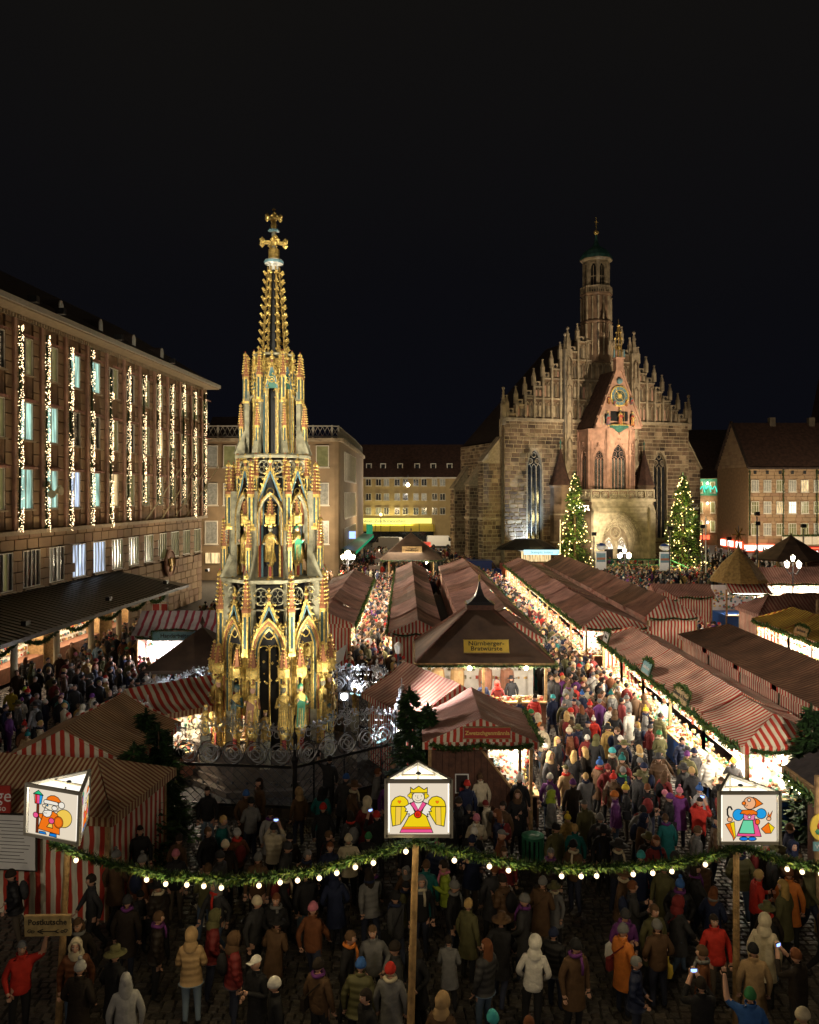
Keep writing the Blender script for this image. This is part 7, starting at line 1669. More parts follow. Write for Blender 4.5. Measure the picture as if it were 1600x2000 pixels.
swag(PL,PM,.66,[153,290,327,368,401,435,508,549,583,625,659,695,730,793],'long fir garland with bulbs from the leaning pole to the angel lantern',1)
swag(PM,PR,.44,[887,955,992,1095,1133,1163,1234,1272,1309,1374],'fir garland with bulbs from the angel lantern to the next lantern',2)
swag(PR,Vector((XY(1790,15.2),15.2,zt(1665,15.2))),.33,[1533,1562,1598],'fir garland with bulbs running out of the picture beyond the last lantern',3)
# ================= people
def skin_mesh(J,E,sub=1):
    """J: name -> (x,y,z,rx,ry); E: edges; grown as one continuous surface"""
    names=list(J); idx={n:i for i,n in enumerate(names)}
    me=bpy.data.meshes.new('t'); me.from_pydata([J[n][:3] for n in names],[(idx[a],idx[b]) for a,b in E],[])
    o=bpy.data.objects.new('t',me); COL.objects.link(o)
    m=o.modifiers.new('s','SKIN'); m.use_smooth_shade=True
    sv=me.skin_vertices[0].data
    for n in names: sv[idx[n]].radius=J[n][3:5]
    sv[idx['pelvis']].use_root=True
    s=o.modifiers.new('d','SUBSURF'); s.levels=sub; s.render_levels=sub
    dg=bpy.context.evaluated_depsgraph_get(); ev=bpy.data.meshes.new_from_object(o.evaluated_get(dg)); bpy.data.objects.remove(o)
    return ev
SH={1:(.19,0,1.40),-1:(-.19,0,1.40)}
POSES={
 'relaxed':dict(e1=(.27,.03,1.13),h1=(.26,-.05,.88),e2=(-.27,.03,1.13),h2=(-.26,-.05,.88)),
 'pockets':dict(e1=(.29,.05,1.14),h1=(.20,-.15,.98),e2=(-.29,.05,1.14),h2=(-.20,-.15,.98)),
 'cup':dict(e1=(.25,.0,1.12),h1=(.08,-.26,1.24),e2=(-.26,.0,1.12),h2=(-.08,-.24,1.12)),
 'phone':dict(e1=(.27,-.18,1.28),h1=(.07,-.34,1.60),e2=(-.27,-.18,1.28),h2=(-.07,-.34,1.60)),
 'wave':dict(e1=(.36,-.06,1.48),h1=(.38,-.16,1.78),e2=(-.27,.02,1.13),h2=(-.22,-.12,.94)),
 'walk':dict(e1=(.26,.14,1.15),h1=(.24,.10,.92),e2=(-.26,-.12,1.15),h2=(-.22,-.26,.98)),
}
def archetype(pose,hem=.82,quilt=False,hires=False,puff=1.0):
    p=POSES[pose]; w=pose=='walk'; k=puff
    J={'pelvis':(0,0,.95,.165*k,.125*k),'belly':(0,0,1.12,.17*k,.135*k),'chest':(0,0,1.31,.185*k,.135*k),'neckb':(0,.005,1.455,.09,.085),'neck':(0,-.01,1.53,.055,.055),
       'sh1':(.17,0,1.395,.085*k,.085*k),'sh2':(-.17,0,1.395,.085*k,.085*k),
       'el1':(*p['e1'],.064*k,.064*k),'el2':(*p['e2'],.064*k,.064*k),'ha1':(*p['h1'],.043,.043),'ha2':(*p['h2'],.043,.043),
       'hip1':(.10,0,.86,.11,.11),'hip2':(-.10,0,.86,.11,.11),
       'kn1':(.11,-.16 if w else -.02,.50,.075,.075),'kn2':(-.11,.05 if w else -.01,.50,.075,.075),
       'an1':(.12,-.20 if w else .02,.10,.05,.05),'an2':(-.12,.30 if w else .03,.13 if w else .10,.05,.05)}
    J['to1']=(.13,J['an1'][1]-.15,.045,.045,.04); J['to2']=(-.13,J['an2'][1]-.15,.05,.045,.04)
    for s in (1,2):
        e=Vector(p['e%d'%s]); h=Vector(p['h%d'%s]); d=(h-e).normalized(); q=h+d*.085; J['pa%d'%s]=(q.x,q.y,q.z,.040,.026)
    E=[('pelvis','belly'),('belly','chest'),('chest','neckb'),('neckb','neck'),('chest','sh1'),('chest','sh2'),('sh1','el1'),('sh2','el2'),('el1','ha1'),('el2','ha2'),('ha1','pa1'),('ha2','pa2'),('pelvis','hip1'),('pelvis','hip2'),('hip1','kn1'),('hip2','kn2'),('kn1','an1'),('kn2','an2'),('an1','to1'),('an2','to2')]
    me=skin_mesh(J,E,1 if hires else 1)
    vs=[v.co.copy() for v in me.vertices]; fs=[tuple(f.vertices) for f in me.polygons]; bpy.data.meshes.remove(me)
    cm='puffer' if quilt else 'coat'
    b=MB(); b.smooth=True
    hands=[Vector(J['pa1'][:3]),Vector(J['pa2'][:3])]; wr=[Vector(p['h1']),Vector(p['h2'])]; el=[Vector(p['e1']),Vector(p['e2'])]
    b.v=vs
    for f in fs:
        c=sum((vs[i] for i in f),Vector())/len(f)
        arm=None
        for a in range(2):
            d=(hands[a]-wr[a]).normalized()
            if (c-wr[a]).dot(d)>.015 and (c-hands[a]).length<.13: arm=a
        near_arm=abs(c.x)>.19 and c.z>.75 or any((c-w_).length<.14 for w_ in wr)
        if arm is not None: m='skin'
        elif c.z>1.505: m='skin'
        elif c.z<.115: m='shoe'
        elif c.z<.84 and not near_arm: m='trousers'
        else: m=cm
        b.f.append(f); b.m.append(b.mi(m)); b.uv.append(None); b.sm.append(True)
    # fingers, unequal and slightly curled, and a thumb from the side of the palm
    for a in range(2):
        d=(hands[a]-wr[a]).normalized(); sd=d.cross(Vector((0,1,0) if abs(d.y)<.8 else (0,0,1))).normalized(); up=sd.cross(d)
        for i,L in enumerate((.055,.07,.075,.062)):
            r0=hands[a]+sd*(-.03+.02*i)+d*.02; r1=r0+d*L*.55-up*.004; r2=r1+d*L*.4-up*.022; b.tube([r0,r1,r2],.0105,'skin',5,r2=.008)
        sg=1 if a==0 else -1; r0=hands[a]-d*.03+sd*sg*-.032; b.tube([r0,r0+d*.03-sd*sg*.025,r0+d*.06-sd*sg*.03],.012,'skin',5,r2=.009)
    # coat skirt down to the hem, collar
    if hem<.84:
        prof=[(.172*k,1.05),(.178*k,.92),(.19*k,.80),(.205*k,.68),(.215*k,hem)]
        prof=[q for q in prof if q[1]>=hem]; 
        if prof[-1][1]>hem: prof.append((.2*k,hem))
        b.lathe(prof[::-1],14,cm,sy=.80 if not w else .95,caps=False); b.lathe([(.05,hem+.02),(prof[-1][0],hem)],14,'trousers',sy=.8,caps=False)
    else: b.lathe([(.165*k,.83),(.182*k,.85),(.178*k,.95),(.16*k,1.0)],14,cm,sy=.78,caps=False)
    b.lathe([(.10,1.43),(.085,1.50),(.098,1.545),(.085,1.54)],12,cm,sy=.95,caps=False)
    # head with face
    n,k_=16,12; hv=[];hf=[]; C=Vector((0,-.018,1.635))
    for j in range(k_+1):
        t=PI*j/k_
        for i in range(n):
            a=2*PI*i/n; x=math.sin(t)*math.cos(a); y=math.sin(t)*math.sin(a); z=math.cos(t)
            q=Vector((x*.076,y*.096,z*.118))
            if z<0: q.x*=1+z*.32; 
            if z<-.1 and y<0: q.y*=.93
            if y<-.75 and abs(x)<.30:
                if -.42<z<.12: q.y-=.022*(1-abs(z+.18)/.32)*(1-abs(x)/.4)
            if y<-.55 and .08<z<.30 and .18<abs(x)<.6: q.y+=.010
            hv.append(C+q)
    for j in range(k_):
        for i in range(n): hf.append((j*n+i,(j+1)*n+i,(j+1)*n+(i+1)%n,j*n+(i+1)%n))
    b.mesh(hv,hf,'skin')
    b.smooth=False
    for s in (-1,1):
        b.ball((s*.030,-.100,1.655),.0125,'eye_white',6,4,(1.2,.6,.8)); b.ball((s*.030,-.107,1.655),.0068,'shoe',6,4); b.box((s*.030,-.104,1.676),(.032,.012,.007),'bark'); b.ball((s*.078,-.012,1.64),.02,'skin',6,4,(.4,.8,1.4))
    b.box((0,-.098,1.580),(.042,.014,.009),'lip'); b.ball((0,-.118,1.622),.014,'skin',6,4,(.9,.9,1.1))
    return b.data('person_body')
AR={}
for pose in POSES:
    for nm,hem,qt,pf in (('jacket',.86,False,1.0),('puffer',.80,True,1.14),('coat',.58,False,1.06)):
        AR[(pose,nm)]=archetype(pose,hem,qt,puff=pf)
# headgear and other clothing, each one mesh, tinted by the object's colour
def headshell(prof_cut,grow=1.12,lo=-.2,longer=0,face=.25,zc=1.645,seed=0):
    b=MB(); b.smooth=True; n,k=14,9; C=Vector((0,-.010,zc)); V={};
    for j in range(k+1):
        t=PI*.5*j/k*(1.0-lo)
        for i in range(n): a=2*PI*i/n; V[(j,i)]=(math.sin(t)*math.cos(a),math.sin(t)*math.sin(a),math.cos(t))
    vs=[];fs=[];ix={}
    for i_,key in enumerate(V): ix[key]=i_
    vs=[C+Vector((x*.083*grow,y*.104*grow,z*.121*grow)) for (x,y,z) in V.values()]
    for j in range(k):
        for i in range(n):
            c=[V[(j,i)],V[(j,(i+1)%n)],V[(j+1,(i+1)%n)],V[(j+1,i)]]; cy=sum(q[1] for q in c)/4; cz=sum(q[2] for q in c)/4
            if cy<-face and cz<prof_cut: continue
            fs.append((ix[(j,i)],ix[(j+1,i)],ix[(j+1,(i+1)%n)],ix[(j,(i+1)%n)]))
    b.mesh(vs,fs,'cloth'); return b
HG={}
b=headshell(.35,1.10,-.15); HG['short hair']=b.data('hair')
b=headshell(.40,1.16,-.35,face=.2); b.lathe([(.10,1.30),(.118,1.42),(.115,1.56),(.10,1.66)],12,'cloth',c=(0,.035,0),caps=False,sy=.62); HG['long hair']=b.data('hair')
b=headshell(.2,1.15,.12,face=2); b.smooth=True; b.lathe([(.096,1.625),(.101,1.64),(.101,1.675),(.094,1.69)],14,'cloth',c=(0,-.012,0),caps=False,sy=1.22); HG['beanie']=b.data('beanie')
b=headshell(.2,1.15,.12,face=2); b.lathe([(.096,1.625),(.101,1.64),(.101,1.675),(.094,1.69)],14,'cloth',c=(0,-.012,0),caps=False,sy=1.22); b.ball((0,0,1.82),.042,'cloth',8,6); HG['bobble hat']=b.data('bobble_hat')
b=headshell(.2,1.15,.15,face=2); b.lathe([(.09,1.665),(.19,1.655),(.19,1.663),(.09,1.69)],16,'cloth',c=(0,-.012,0),sy=1.15); b.lathe([(.088,1.68),(.082,1.79),(.03,1.80)],12,'cloth',c=(0,-.012,0),sy=1.15); HG['brimmed hat']=b.data('brimmed_hat')
b=headshell(.2,1.13,.18,face=2); b.box((0,-.14,1.685),(.12,.10,.012),'cloth'); HG['peaked cap']=b.data('peaked_cap')
b=headshell(.55,1.34,-.42,face=.45); b.lathe([(.13,1.42),(.14,1.50),(.10,1.58)],12,'cloth',c=(0,.02,0),caps=False); 
b.tube([(.105*math.cos(t),-.075-.02*math.sin(t),1.64+.135*math.sin(t)) for t in [i*PI/8 for i in range(17)]],.022,'cloth',6,cap=False); HG['hood']=b.data('hood')
b=MB(); b.smooth=True; b.tube([(.095*math.cos(t),.0+.095*math.sin(t),1.505+.01*math.sin(3*t)) for t in [i*PI/7 for i in range(15)]],.036,'cloth',7,cap=False); b.tube([(.04,-.11,1.49),(.05,-.16,1.36),(.05,-.165,1.2)],.028,'cloth',6); SCARF=b.data('scarf')
b=MB(); b.box((.27,.02,.92),(.09,.26,.24),'cloth'); b.tube([(.24,.0,1.02),(.1,-.10,1.3),(-.10,-.05,1.46),(-.1,.1,1.4),(.15,.15,1.15),(.25,.05,1.03)],.012,'cloth',4); BAG=b.data('shoulder_bag')
b=MB(); b.smooth=True; b.ball((0,.21,1.22),.16,'cloth',10,7,(.95,.65,1.35)); b.tube([(.11,.12,1.4),(.13,-.10,1.36),(.12,-.12,1.1)],.018,'cloth',4); b.tube([(-.11,.12,1.4),(-.13,-.10,1.36),(-.12,-.12,1.1)],.018,'cloth',4); PACK=b.data('backpack')
b=MB(); b.box((0,-.37,1.69),(.13,.02,.08),'black_metal'); b.mesh([(-.055,-.358,1.66),(.055,-.358,1.66),(.055,-.358,1.72),(-.055,-.358,1.72)],[(3,2,1,0)],'blue_sign'); PHONE=b.data('phone')
b=MB(); b.lathe([(.03,0),(.04,.09)],8,'cloth',c=(0,-.30,1.26)); CUP=b.data('cup')
CL={'black':(.012,.012,.014),'charcoal':(.035,.035,.038),'navy':(.012,.018,.05),'grey':(.15,.15,.15),'light grey':(.33,.33,.33),'white':(.62,.60,.55),'cream':(.55,.48,.34),'brown':(.09,.05,.025),'tan':(.36,.24,.12),'olive':(.10,.095,.04),'red':(.48,.03,.02),'dark red':(.16,.02,.02),'orange':(.52,.16,.03),'yellow':(.55,.42,.04),'lime':(.32,.42,.04),'teal':(.01,.12,.12),'blue':(.03,.10,.32),'light blue':(.25,.38,.48),'purple':(.12,.03,.16),'pink':(.48,.16,.22),'blond':(.45,.30,.12),'dark':(.02,.014,.01),'mint':(.32,.48,.42),'golden':(.38,.25,.08),'auburn':(.14,.05,.02),'green':(.03,.16,.06),'turquoise':(.05,.35,.38)}
NP=[0]; PEOPLE=[]
def person(x,y,rz,pose,cut,cc,hg,hc,tr=0,extra=(),label=None,sc=1.0,group='visitors to the market',nm='person',zo=.045,ec=None):
    t=link(nm,AR[(pose,cut)],None,(x,y,zo),rz=rz,scale=sc); t.rotation_euler=(R(rnd.gauss(2,2.5)),R(rnd.gauss(0,2)),rz); t.color=(*CL[cc],min(.95,tr*.2+.05))
    tag(t,label,'person',group)
    h=link(HG[hg].name.split('.')[0],HG[hg],t,(0,0,0)); h.color=(*CL[hc],1)
    for e_ in extra:
        kind,col=(e_.split(':')+['dark'])[:2]; me={'scarf':SCARF,'bag':BAG,'pack':PACK,'phone':PHONE,'cup':CUP}[kind]
        q=link(me.name.split('.')[0],me,t); q.color=(*CL[col],1)
    PEOPLE.append((x,y)); return t
def at(px,py,rot,pose,cut,cc,hg,hc,label,tr=0,extra=(),sc=1.0,H=1.76):
    Y=Gz(py,H*sc+.04); return person(XY(px,Y),Y,R(rot),pose,cut,cc,hg,hc,tr,extra,label,sc)
# --- people that can be told apart in the photograph (px,py = top of the head)
at(38,1692,-60,'pockets','puffer','black','beanie','dark','man in black jacket and dark beanie beside the notice board',4,('pack:charcoal',))
at(35,1838,30,'wave','jacket','red','short hair','grey','grey haired man in red and black jacket, waving hand by the pole')
at(182,1708,-60,'walk','jacket','charcoal','short hair','dark','person in charcoal jacket walking before the striped stall')
at(150,1882,170,'pockets','coat','dark','bobble hat','light grey','person in pale hat and dark coat, backs the camera near the direction board')
at(222,1858,150,'pockets','coat','black','brimmed hat','olive','person in olive brimmed hat and black coat')
at(245,1905,200,'relaxed','coat','light grey','long hair','light grey','person in long pale grey coat beside the olive hat')
at(375,1822,185,'cup','puffer','tan','hood','tan','woman in long tan quilted coat, back to the camera',3)
at(398,1690,180,'cup','jacket','olive','short hair','brown','person in olive jacket and jeans holding the dog lead',2)
at(492,1752,60,'relaxed','jacket','charcoal','beanie','cream','person in pale knit hat and charcoal jacket')
at(536,1745,0,'cup','coat','black','short hair','auburn','woman in black coat with patterned scarf facing the camera',0,('scarf:grey',))
at(406,1537,0,'relaxed','jacket','black','short hair','dark','man in black sweater and light trousers before the iron fence',3)
at(478,1543,10,'pockets','coat','brown','beanie','blue','man in long brown coat and blue beanie before the iron fence')
at(537,1608,180,'phone','puffer','cream','beanie','charcoal','photographer in cream quilted jacket and dark beanie, arms raised',0,('phone',))
at(632,1572,180,'relaxed','jacket','black','beanie','red','person in black with a bright red beanie, facing the fence')
at(683,1632,180,'pockets','puffer','cream','beanie','cream','person in cream jacket and cream beanie just above the garland')
at(738,1588,-150,'phone','jacket','black','beanie','red','person in red beanie holding up a phone beside the angel lantern',0,('phone',))
at(640,1478,170,'wave','jacket','charcoal','short hair','dark','person in dark jacket reaching up at the fence scrolls')
at(728,1500,90,'cup','jacket','grey','short hair','auburn','person in grey jacket eating beside the fence')
at(765,1488,20,'relaxed','coat','black','short hair','tan','bald man in black coat at the end of the fence')
at(272,1612,30,'relaxed','coat','black','short hair','dark','man with glasses in black coat at the striped stall corner')
at(340,1632,150,'relaxed','coat','brown','short hair','dark','person in brown coat just above the garland start')
at(441,1640,30,'relaxed','jacket','dark','beanie','cream','person with pale blond cap in dark jacket above the garland')
at(600,1700,200,'walk','jacket','black','short hair','dark','man in black jacket and pale blue jeans below the garland',3)
at(660,1702,190,'pockets','coat','navy','hood','navy','person in dark blue hooded coat below the garland')
at(668,1818,80,'relaxed','jacket','black','short hair','brown','man in black jacket with white piping looking sideways',0,('scarf:orange',))
at(735,1805,0,'pockets','jacket','grey','short hair','brown','man in plain grey zipped jacket facing the camera')
at(628,1868,150,'relaxed','jacket','brown','beanie','dark','person in brown leather jacket, dark beanie and patterned scarf',0,('scarf:purple','bag:dark'))
at(695,1880,175,'relaxed','puffer','olive','beanie','blue','person in olive green jacket with a blue hat')
at(766,1878,170,'relaxed','coat','grey','beanie','red','person in grey coat with fur scarf and bright red beanie',0,('scarf:cream',))
at(722,1932,-60,'relaxed','coat','black','short hair','dark','young man with short dark hair in black coat at the bottom edge')
at(778,1842,-80,'relaxed','coat','charcoal','beanie','dark','person in dark beanie just before the middle pole')
at(824,1834,-50,'pockets','coat','black','hood','dark','woman in black hat and coat just behind the middle pole')
at(830,1682,170,'relaxed','coat','teal','short hair','brown','person in teal coat behind the middle pole')
at(880,1682,-90,'cup','puffer','lime','short hair','dark','person in bright lime jacket with dark hair',0,('scarf:pink',))
at(505,1868,-40,'cup','coat','black','peaked cap','white','woman in white beret and black coat near the camera')
at(538,1902,-70,'relaxed','coat','black','beanie','white','woman in white beanie and black coat near the camera')
at(956,1962,10,'relaxed','coat','navy','beanie','turquoise','person in turquoise knit beanie cut off by the bottom edge')
at(868,1950,150,'relaxed','coat','brown','hood','tan','person in tan hood cut off by the bottom edge')
at(1036,1836,170,'pockets','jacket','white','hood','white','person in white hooded jacket with back to the camera',0)
at(958,1688,190,'relaxed','coat','charcoal','short hair','auburn','person in charcoal coat on the bare cobbles under the garland')
at(1212,1772,0,'cup','jacket','purple','beanie','charcoal','woman in grey beanie and purple scarf facing the camera',0,('scarf:purple',))
at(1219,1808,120,'cup','coat','orange','beanie','grey','woman in rust orange coat with shoulder bag and grey beanie',1,('bag:dark red',))
at(1274,1764,20,'relaxed','coat','olive','short hair','brown','man in long olive coat facing the group of friends')
at(1287,1796,190,'pockets','jacket','brown','beanie','grey','man in brown jacket, blue jeans and grey beanie, from behind',1)
at(1406,1790,0,'relaxed','jacket','red','short hair','dark','smiling man in bright red jacket and glasses facing the camera',4)
at(1494,1795,150,'relaxed','coat','cream','hood','cream','person in cream hooded coat behind the lantern pole with the woman')
at(1476,1848,170,'relaxed','coat','tan','beanie','black','person in black beanie and tan fur coat beside the lantern pole')
at(1374,1916,180,'phone','jacket','black','short hair','dark','man photographing the red jacket, both arms raised, near the bottom edge',0,('phone',))
at(1466,1932,165,'wave','jacket','blue','beanie','green','person in green beanie and blue sleeve with one arm raised')
at(1566,1862,-150,'phone','jacket','dark','short hair','auburn','man in dark coat lifting a phone near the picture edge',0,('phone',))
at(1578,1968,-90,'cup','coat','olive','beanie','cream','person in cream knitted beanie at the bottom corner')
at(1026,1978,10,'relaxed','coat','dark','short hair','auburn','auburn haired person cut off by the bottom edge')
at(1472,1698,90,'cup','jacket','red','short hair','blond','blond person in red jacket eating beside the lantern pole')
at(1545,1700,150,'relaxed','coat','orange','short hair','auburn','person in big orange coat under the last garland')
at(1430,1480,150,'relaxed','coat','charcoal','beanie','yellow','person in yellow hat at the bright counter behind the lantern',0)
at(910,1524,190,'relaxed','jacket','navy','beanie','red','person in navy jacket and red beanie before the plank stall',0)
at(941,1512,195,'relaxed','jacket','cream','short hair','brown','woman in cream jacket with brown hair bun before the poster',0)
at(893,1556,60,'cup','jacket','black','beanie','dark','person in black beanie beside the angel lantern, seen sideways')
at(916,1572,190,'relaxed','jacket','black','beanie','charcoal','child sized person in grey beanie and black jacket',0,(),.9)
at(1008,1545,0,'cup','coat','black','hood','brown','woman in black coat with brown fur hood drinking')
at(1019,1515,150,'relaxed','coat','black','bobble hat','white','person in white bobble hat and black coat near the waste bin')
at(1021,1482,180,'relaxed','jacket','charcoal','beanie','red','person in red cap at the lit window of the plank stall')
at(980,1560,-30,'relaxed','coat','brown','short hair','dark','person in brown fur collared coat before the plank stall')
at(1092,1440,60,'relaxed','jacket','charcoal','long hair','blond','blond woman in dark leather jacket at the lane edge')
at(1120,1466,150,'cup','jacket','black','long hair','blond','blond person in black and white jacket on the bare paving')
at(1189,1494,0,'pockets','coat','dark red','beanie','dark red','woman in dark red knit hat and coat')
at(1213,1495,10,'relaxed','coat','navy','beanie','grey','man in navy coat, green scarf and grey hat',0,('scarf:green',))
at(1107,1590,30,'relaxed','puffer','golden','bobble hat','yellow','child in yellow striped bobble hat above the second garland',0,(),.85)
at(1168,1588,10,'relaxed','jacket','charcoal','beanie','grey','man in grey beanie above the second garland')
at(1248,1665,150,'relaxed','coat','navy','beanie','turquoise','person in turquoise striped beanie just above the second garland')
at(1078,1545,80,'relaxed','puffer','grey','hood','lime','person with bright lime hood near the waste bin')
at(1362,1560,150,'phone','jacket','red','peaked cap','black','man in black and red jacket holding a camera',0,('phone',))
at(1296,1366,180,'relaxed','coat','mint','short hair','brown','man in pale mint coat and jeans by the blue counter',2)
at(1264,1360,190,'relaxed','coat','brown','hood','brown','person in brown hooded coat beside the mint coat')
at(1160,1400,180,'relaxed','jacket','red','bobble hat','white','child in red jacket and white bobble hat in the lane',0,(),.85)
at(1222,1440,180,'relaxed','coat','navy','beanie','white','person in long navy coat with pale beanie on open paving',0,('pack:black',))
at(1252,1458,200,'relaxed','coat','black','long hair','blond','person with blond hair and fur collar in black coat',0,('scarf:cream',))
at(1330,1438,20,'relaxed','puffer','navy','short hair','dark','dark haired man in navy quilted jacket by the brown counter')
at(1357,1462,200,'relaxed','jacket','charcoal','beanie','navy','person in navy beanie by the brown counter')
at(1343,1468,170,'relaxed','jacket','olive','beanie','purple','person in purple beanie by the brown counter')
at(1382,1475,180,'relaxed','puffer','white','beanie','white','person in white beanie and jacket by the brown counter')
at(1001,1322,180,'relaxed','coat','black','brimmed hat','black','man in black brimmed hat at the sausage stall')
at(974,1332,180,'relaxed','jacket','dark red','hood','red','person with red hood at the sausage stall')
at(943,1330,200,'relaxed','coat','navy','beanie','black','person in navy coat and black hat at the sausage stall')
at(194,1256,180,'relaxed','puffer','light blue','short hair','blond','woman in pale blue jacket under the canopy posts')
at(282,1246,170,'relaxed','jacket','light grey','short hair','brown','man in pale grey jacket and jeans before the crimson stall',2)
at(324,1236,180,'relaxed','coat','cream','short hair','brown','person in cream coat before the crimson striped stall')
at(102,1316,190,'pockets','coat','olive','short hair','dark','man in dark olive coat standing by a canopy post')
at(128,1288,20,'relaxed','jacket','dark red','long hair','dark','dark haired woman in dark red jacket between canopy posts')
at(150,1300,160,'relaxed','puffer','grey','short hair','dark','two-tone grey quilted jacket wearer between canopy posts')
at(48,1284,180,'relaxed','puffer','charcoal','long hair','auburn','long haired woman in dark quilted jacket at the lit counter')
at(50,1340,30,'relaxed','puffer','navy','beanie','lime','person in lime beanie and navy jacket by the wooden screen')
at(22,1343,20,'relaxed','jacket','yellow','beanie','brown','person in yellow jacket near the nearest canopy post')
at(480,1500,180,'relaxed','coat','dark','short hair','dark','x') if 0 else None
# --- the crowd, individual by individual
HGS=['short hair','short hair','long hair','beanie','beanie','bobble hat','hood','peaked cap','brimmed hat','beanie']
HCOL={'short hair':['dark','brown','auburn','blond','grey','golden'],'long hair':['dark','brown','auburn','blond','golden'],'beanie':['black','charcoal','grey','white','red','cream','blue','turquoise','purple','pink','navy','orange','green','dark red','light grey'],'bobble hat':['white','red','grey','cream','blue','pink','teal','yellow'],'hood':['black','brown','grey','cream','navy','olive','tan','dark red'],'peaked cap':['black','navy','grey','brown','olive'],'brimmed hat':['black','brown','charcoal','olive']}
COATC=['black','black','black','black','charcoal','charcoal','charcoal','navy','navy','navy','grey','grey','brown','brown','brown','olive','olive','dark','dark','dark red','dark red','auburn','red','cream','tan','light grey','teal','purple','white','golden','dark']
OBST=[(.5,3.7,24.1,28.1),(.2,6.2,35.4,40.2),(9.9,12.8,24,42.4),(14.3,18.2,24,44),(9.75,13.3,45.4,88),(14.3,17.5,49,88),(-.95,1.75,43.8,82),(3.1,6.8,42,85),(-6.6,-3.3,46.8,73),(20.5,24.2,36,49),(-1.2,2.8,27.6,32.3),(-14.4,-8.2,43,46.4),(-12.8,-6.5,19.6,22.6),(-11,-7.4,22.2,26),(-10,-6,28,31.8),(18.3,22.6,59.6,62.9),(23.2,27.2,60.4,64.8),(26,31,50,54),(27,36,56,59),(29,40,69,73),(36,43,82,88),(XY(803,93)-3.6,XY(803,93)+3.6,89.6,96.5),(9,20,96,118),(9.6,10.2,24,28),(-11.6,-7.2,34.6,38.9),(10,16,15,22),(1.6,4,95,101)]
def free(x,y,d):
    if (x-FC[0])**2+(y-FC[1])**2<5.6**2: return False
    for a,b_,c_,e_ in OBST:
        if a-.12<x<b_+.12 and c_-.2<y<e_+.2: return False
    for p in PEOPLE:
        if abs(p[0]-x)<d and abs(p[1]-y)<d and (p[0]-x)**2+(p[1]-y)**2<d*d: return False
    return True
ZONES=[ # x0,x1,y0,y1,count,min distance,place phrase,who faces
 (-7.0,6.5,17.3,20.4,46,.62,'on the dark cobbles below the fence',40),
 (-6.8,7.4,14.6,17.2,20,.75,'on the dark cobbles nearest the camera',160),
 (-5,3,20.6,24.2,20,.62,'close to the dark fence',170),
 (3.9,9.0,20.5,26.5,36,.58,'in the dense group below the plank stall',150),
 (5.5,12.5,16.8,20.5,18,.60,'around the woman lantern',30),
 (4.4,9.3,26.5,33.5,34,.55,'on the open paving before the sausage stall',180),
 (-17.5,-11.8,25,33,10,.6,'before the wooden screen',60),
 (-16.5,-10,29,43,18,.62,'on the hall side of the square',100),
 (-18.6,-14.2,36,50,14,.6,'under the metal canopy',160),
 (6.6,9.5,33.5,43,26,.50,'in the packed lane beside the bright striped row',180),
 (-3.8,.0,33,43,8,.55,'between fountain and sausage stall',120),
]
FAR=[(7.0,9.5,42,60,80,.46),(-3.2,-1.2,40,58,75,.44),(18.3,20.2,36,62,60,.5),(-18.8,-12,38,58,110,.55),(-17,-8,29,44,60,.55),(-4,0,33,44,25,.5),(6.4,9.5,33,43,60,.42),(-3.2,-1.2,58,88,150,.42),(7.3,9.6,60,90,150,.42),(-8,9,88,110,260,.45),(19,24,64,95,170,.5),(24,42,88,120,260,.55),(24,34,65,82,80,.5),(-16,-8,56,92,160,.5),(42,58,95,130,140,.7),(-8,14,110,131,170,.7),(-2,7.5,81,92,90,.45),(18,36,84,98,190,.5)]
import re
rp=random.Random(99); seen=set(o['label'].lower() for o in S.objects if o.get('label'))
MAXP=316; made=len(PEOPLE)
GA={'jacket':'jacket','puffer':'quilted jacket','coat':'coat'}
PO={'relaxed':'','pockets':'hands in pockets','cup':'holding a cup','phone':'raising a phone','wave':'one arm raised','walk':'walking'}
for (x0,x1,y0,y1,n,d,ph,face) in ZONES:
    k=0;tries=0; near=y0<34
    while k<n and tries<n*30:
        tries+=1; x=rp.uniform(x0,x1); y=rp.uniform(y0,y1)
        if not free(x,y,d): continue
        if made>=MAXP: break
        for _ in range(60):
            cut=rp.choice(['jacket','jacket','puffer','coat','coat']); cc=rp.choice(COATC if y0>20.4 else ['black','black','charcoal','charcoal','navy','dark','brown','olive','grey','dark red','auburn','black','dark']); hg=rp.choice(HGS); hc=rp.choice(HCOL[hg] if y0>20.4 or rp.random()<.35 else [q for q in HCOL[hg] if q in ('dark','brown','black','charcoal','grey','navy','olive','auburn')] or HCOL[hg]); pose=rp.choice(['relaxed','relaxed','pockets','cup','walk','relaxed'])
            hn='%s %s'%(hc,hg)
            lab='person in %s %s and %s%s %s'%(cc,GA[cut],hn,(', '+PO[pose]) if PO[pose] else '',ph)
            if hc==cc: lab=lab.replace(' and '+hn,' and matching '+hg)
            if len(re.findall(r"[\w'-]+",lab))>15: lab='person in %s %s, %s, %s'%(cc,cut,hn.replace(' hair',' haired'),ph)
            if lab.lower() not in seen: break
        seen.add(lab.lower())
        ex=[]
        if rp.random()<.22: ex.append('pack:'+rp.choice(['black','navy','grey','dark red']))
        elif rp.random()<.2: ex.append('bag:'+rp.choice(['brown','black','dark red']))
        if rp.random()<.25: ex.append('scarf:'+rp.choice(['red','grey','cream','navy','purple']))
        rz=R(face+rp.gauss(0,70)) if rp.random()<.7 else rp.uniform(0,6.28)
        person(x,y,rz,pose,cut,cc,hg,hc,rp.choice([0,0,1,1,2,4]),ex,lab,sc=rp.choice([.96,1,1,1.03,.93,.8 if rp.random()<.3 else 1]))
        made+=1;k+=1
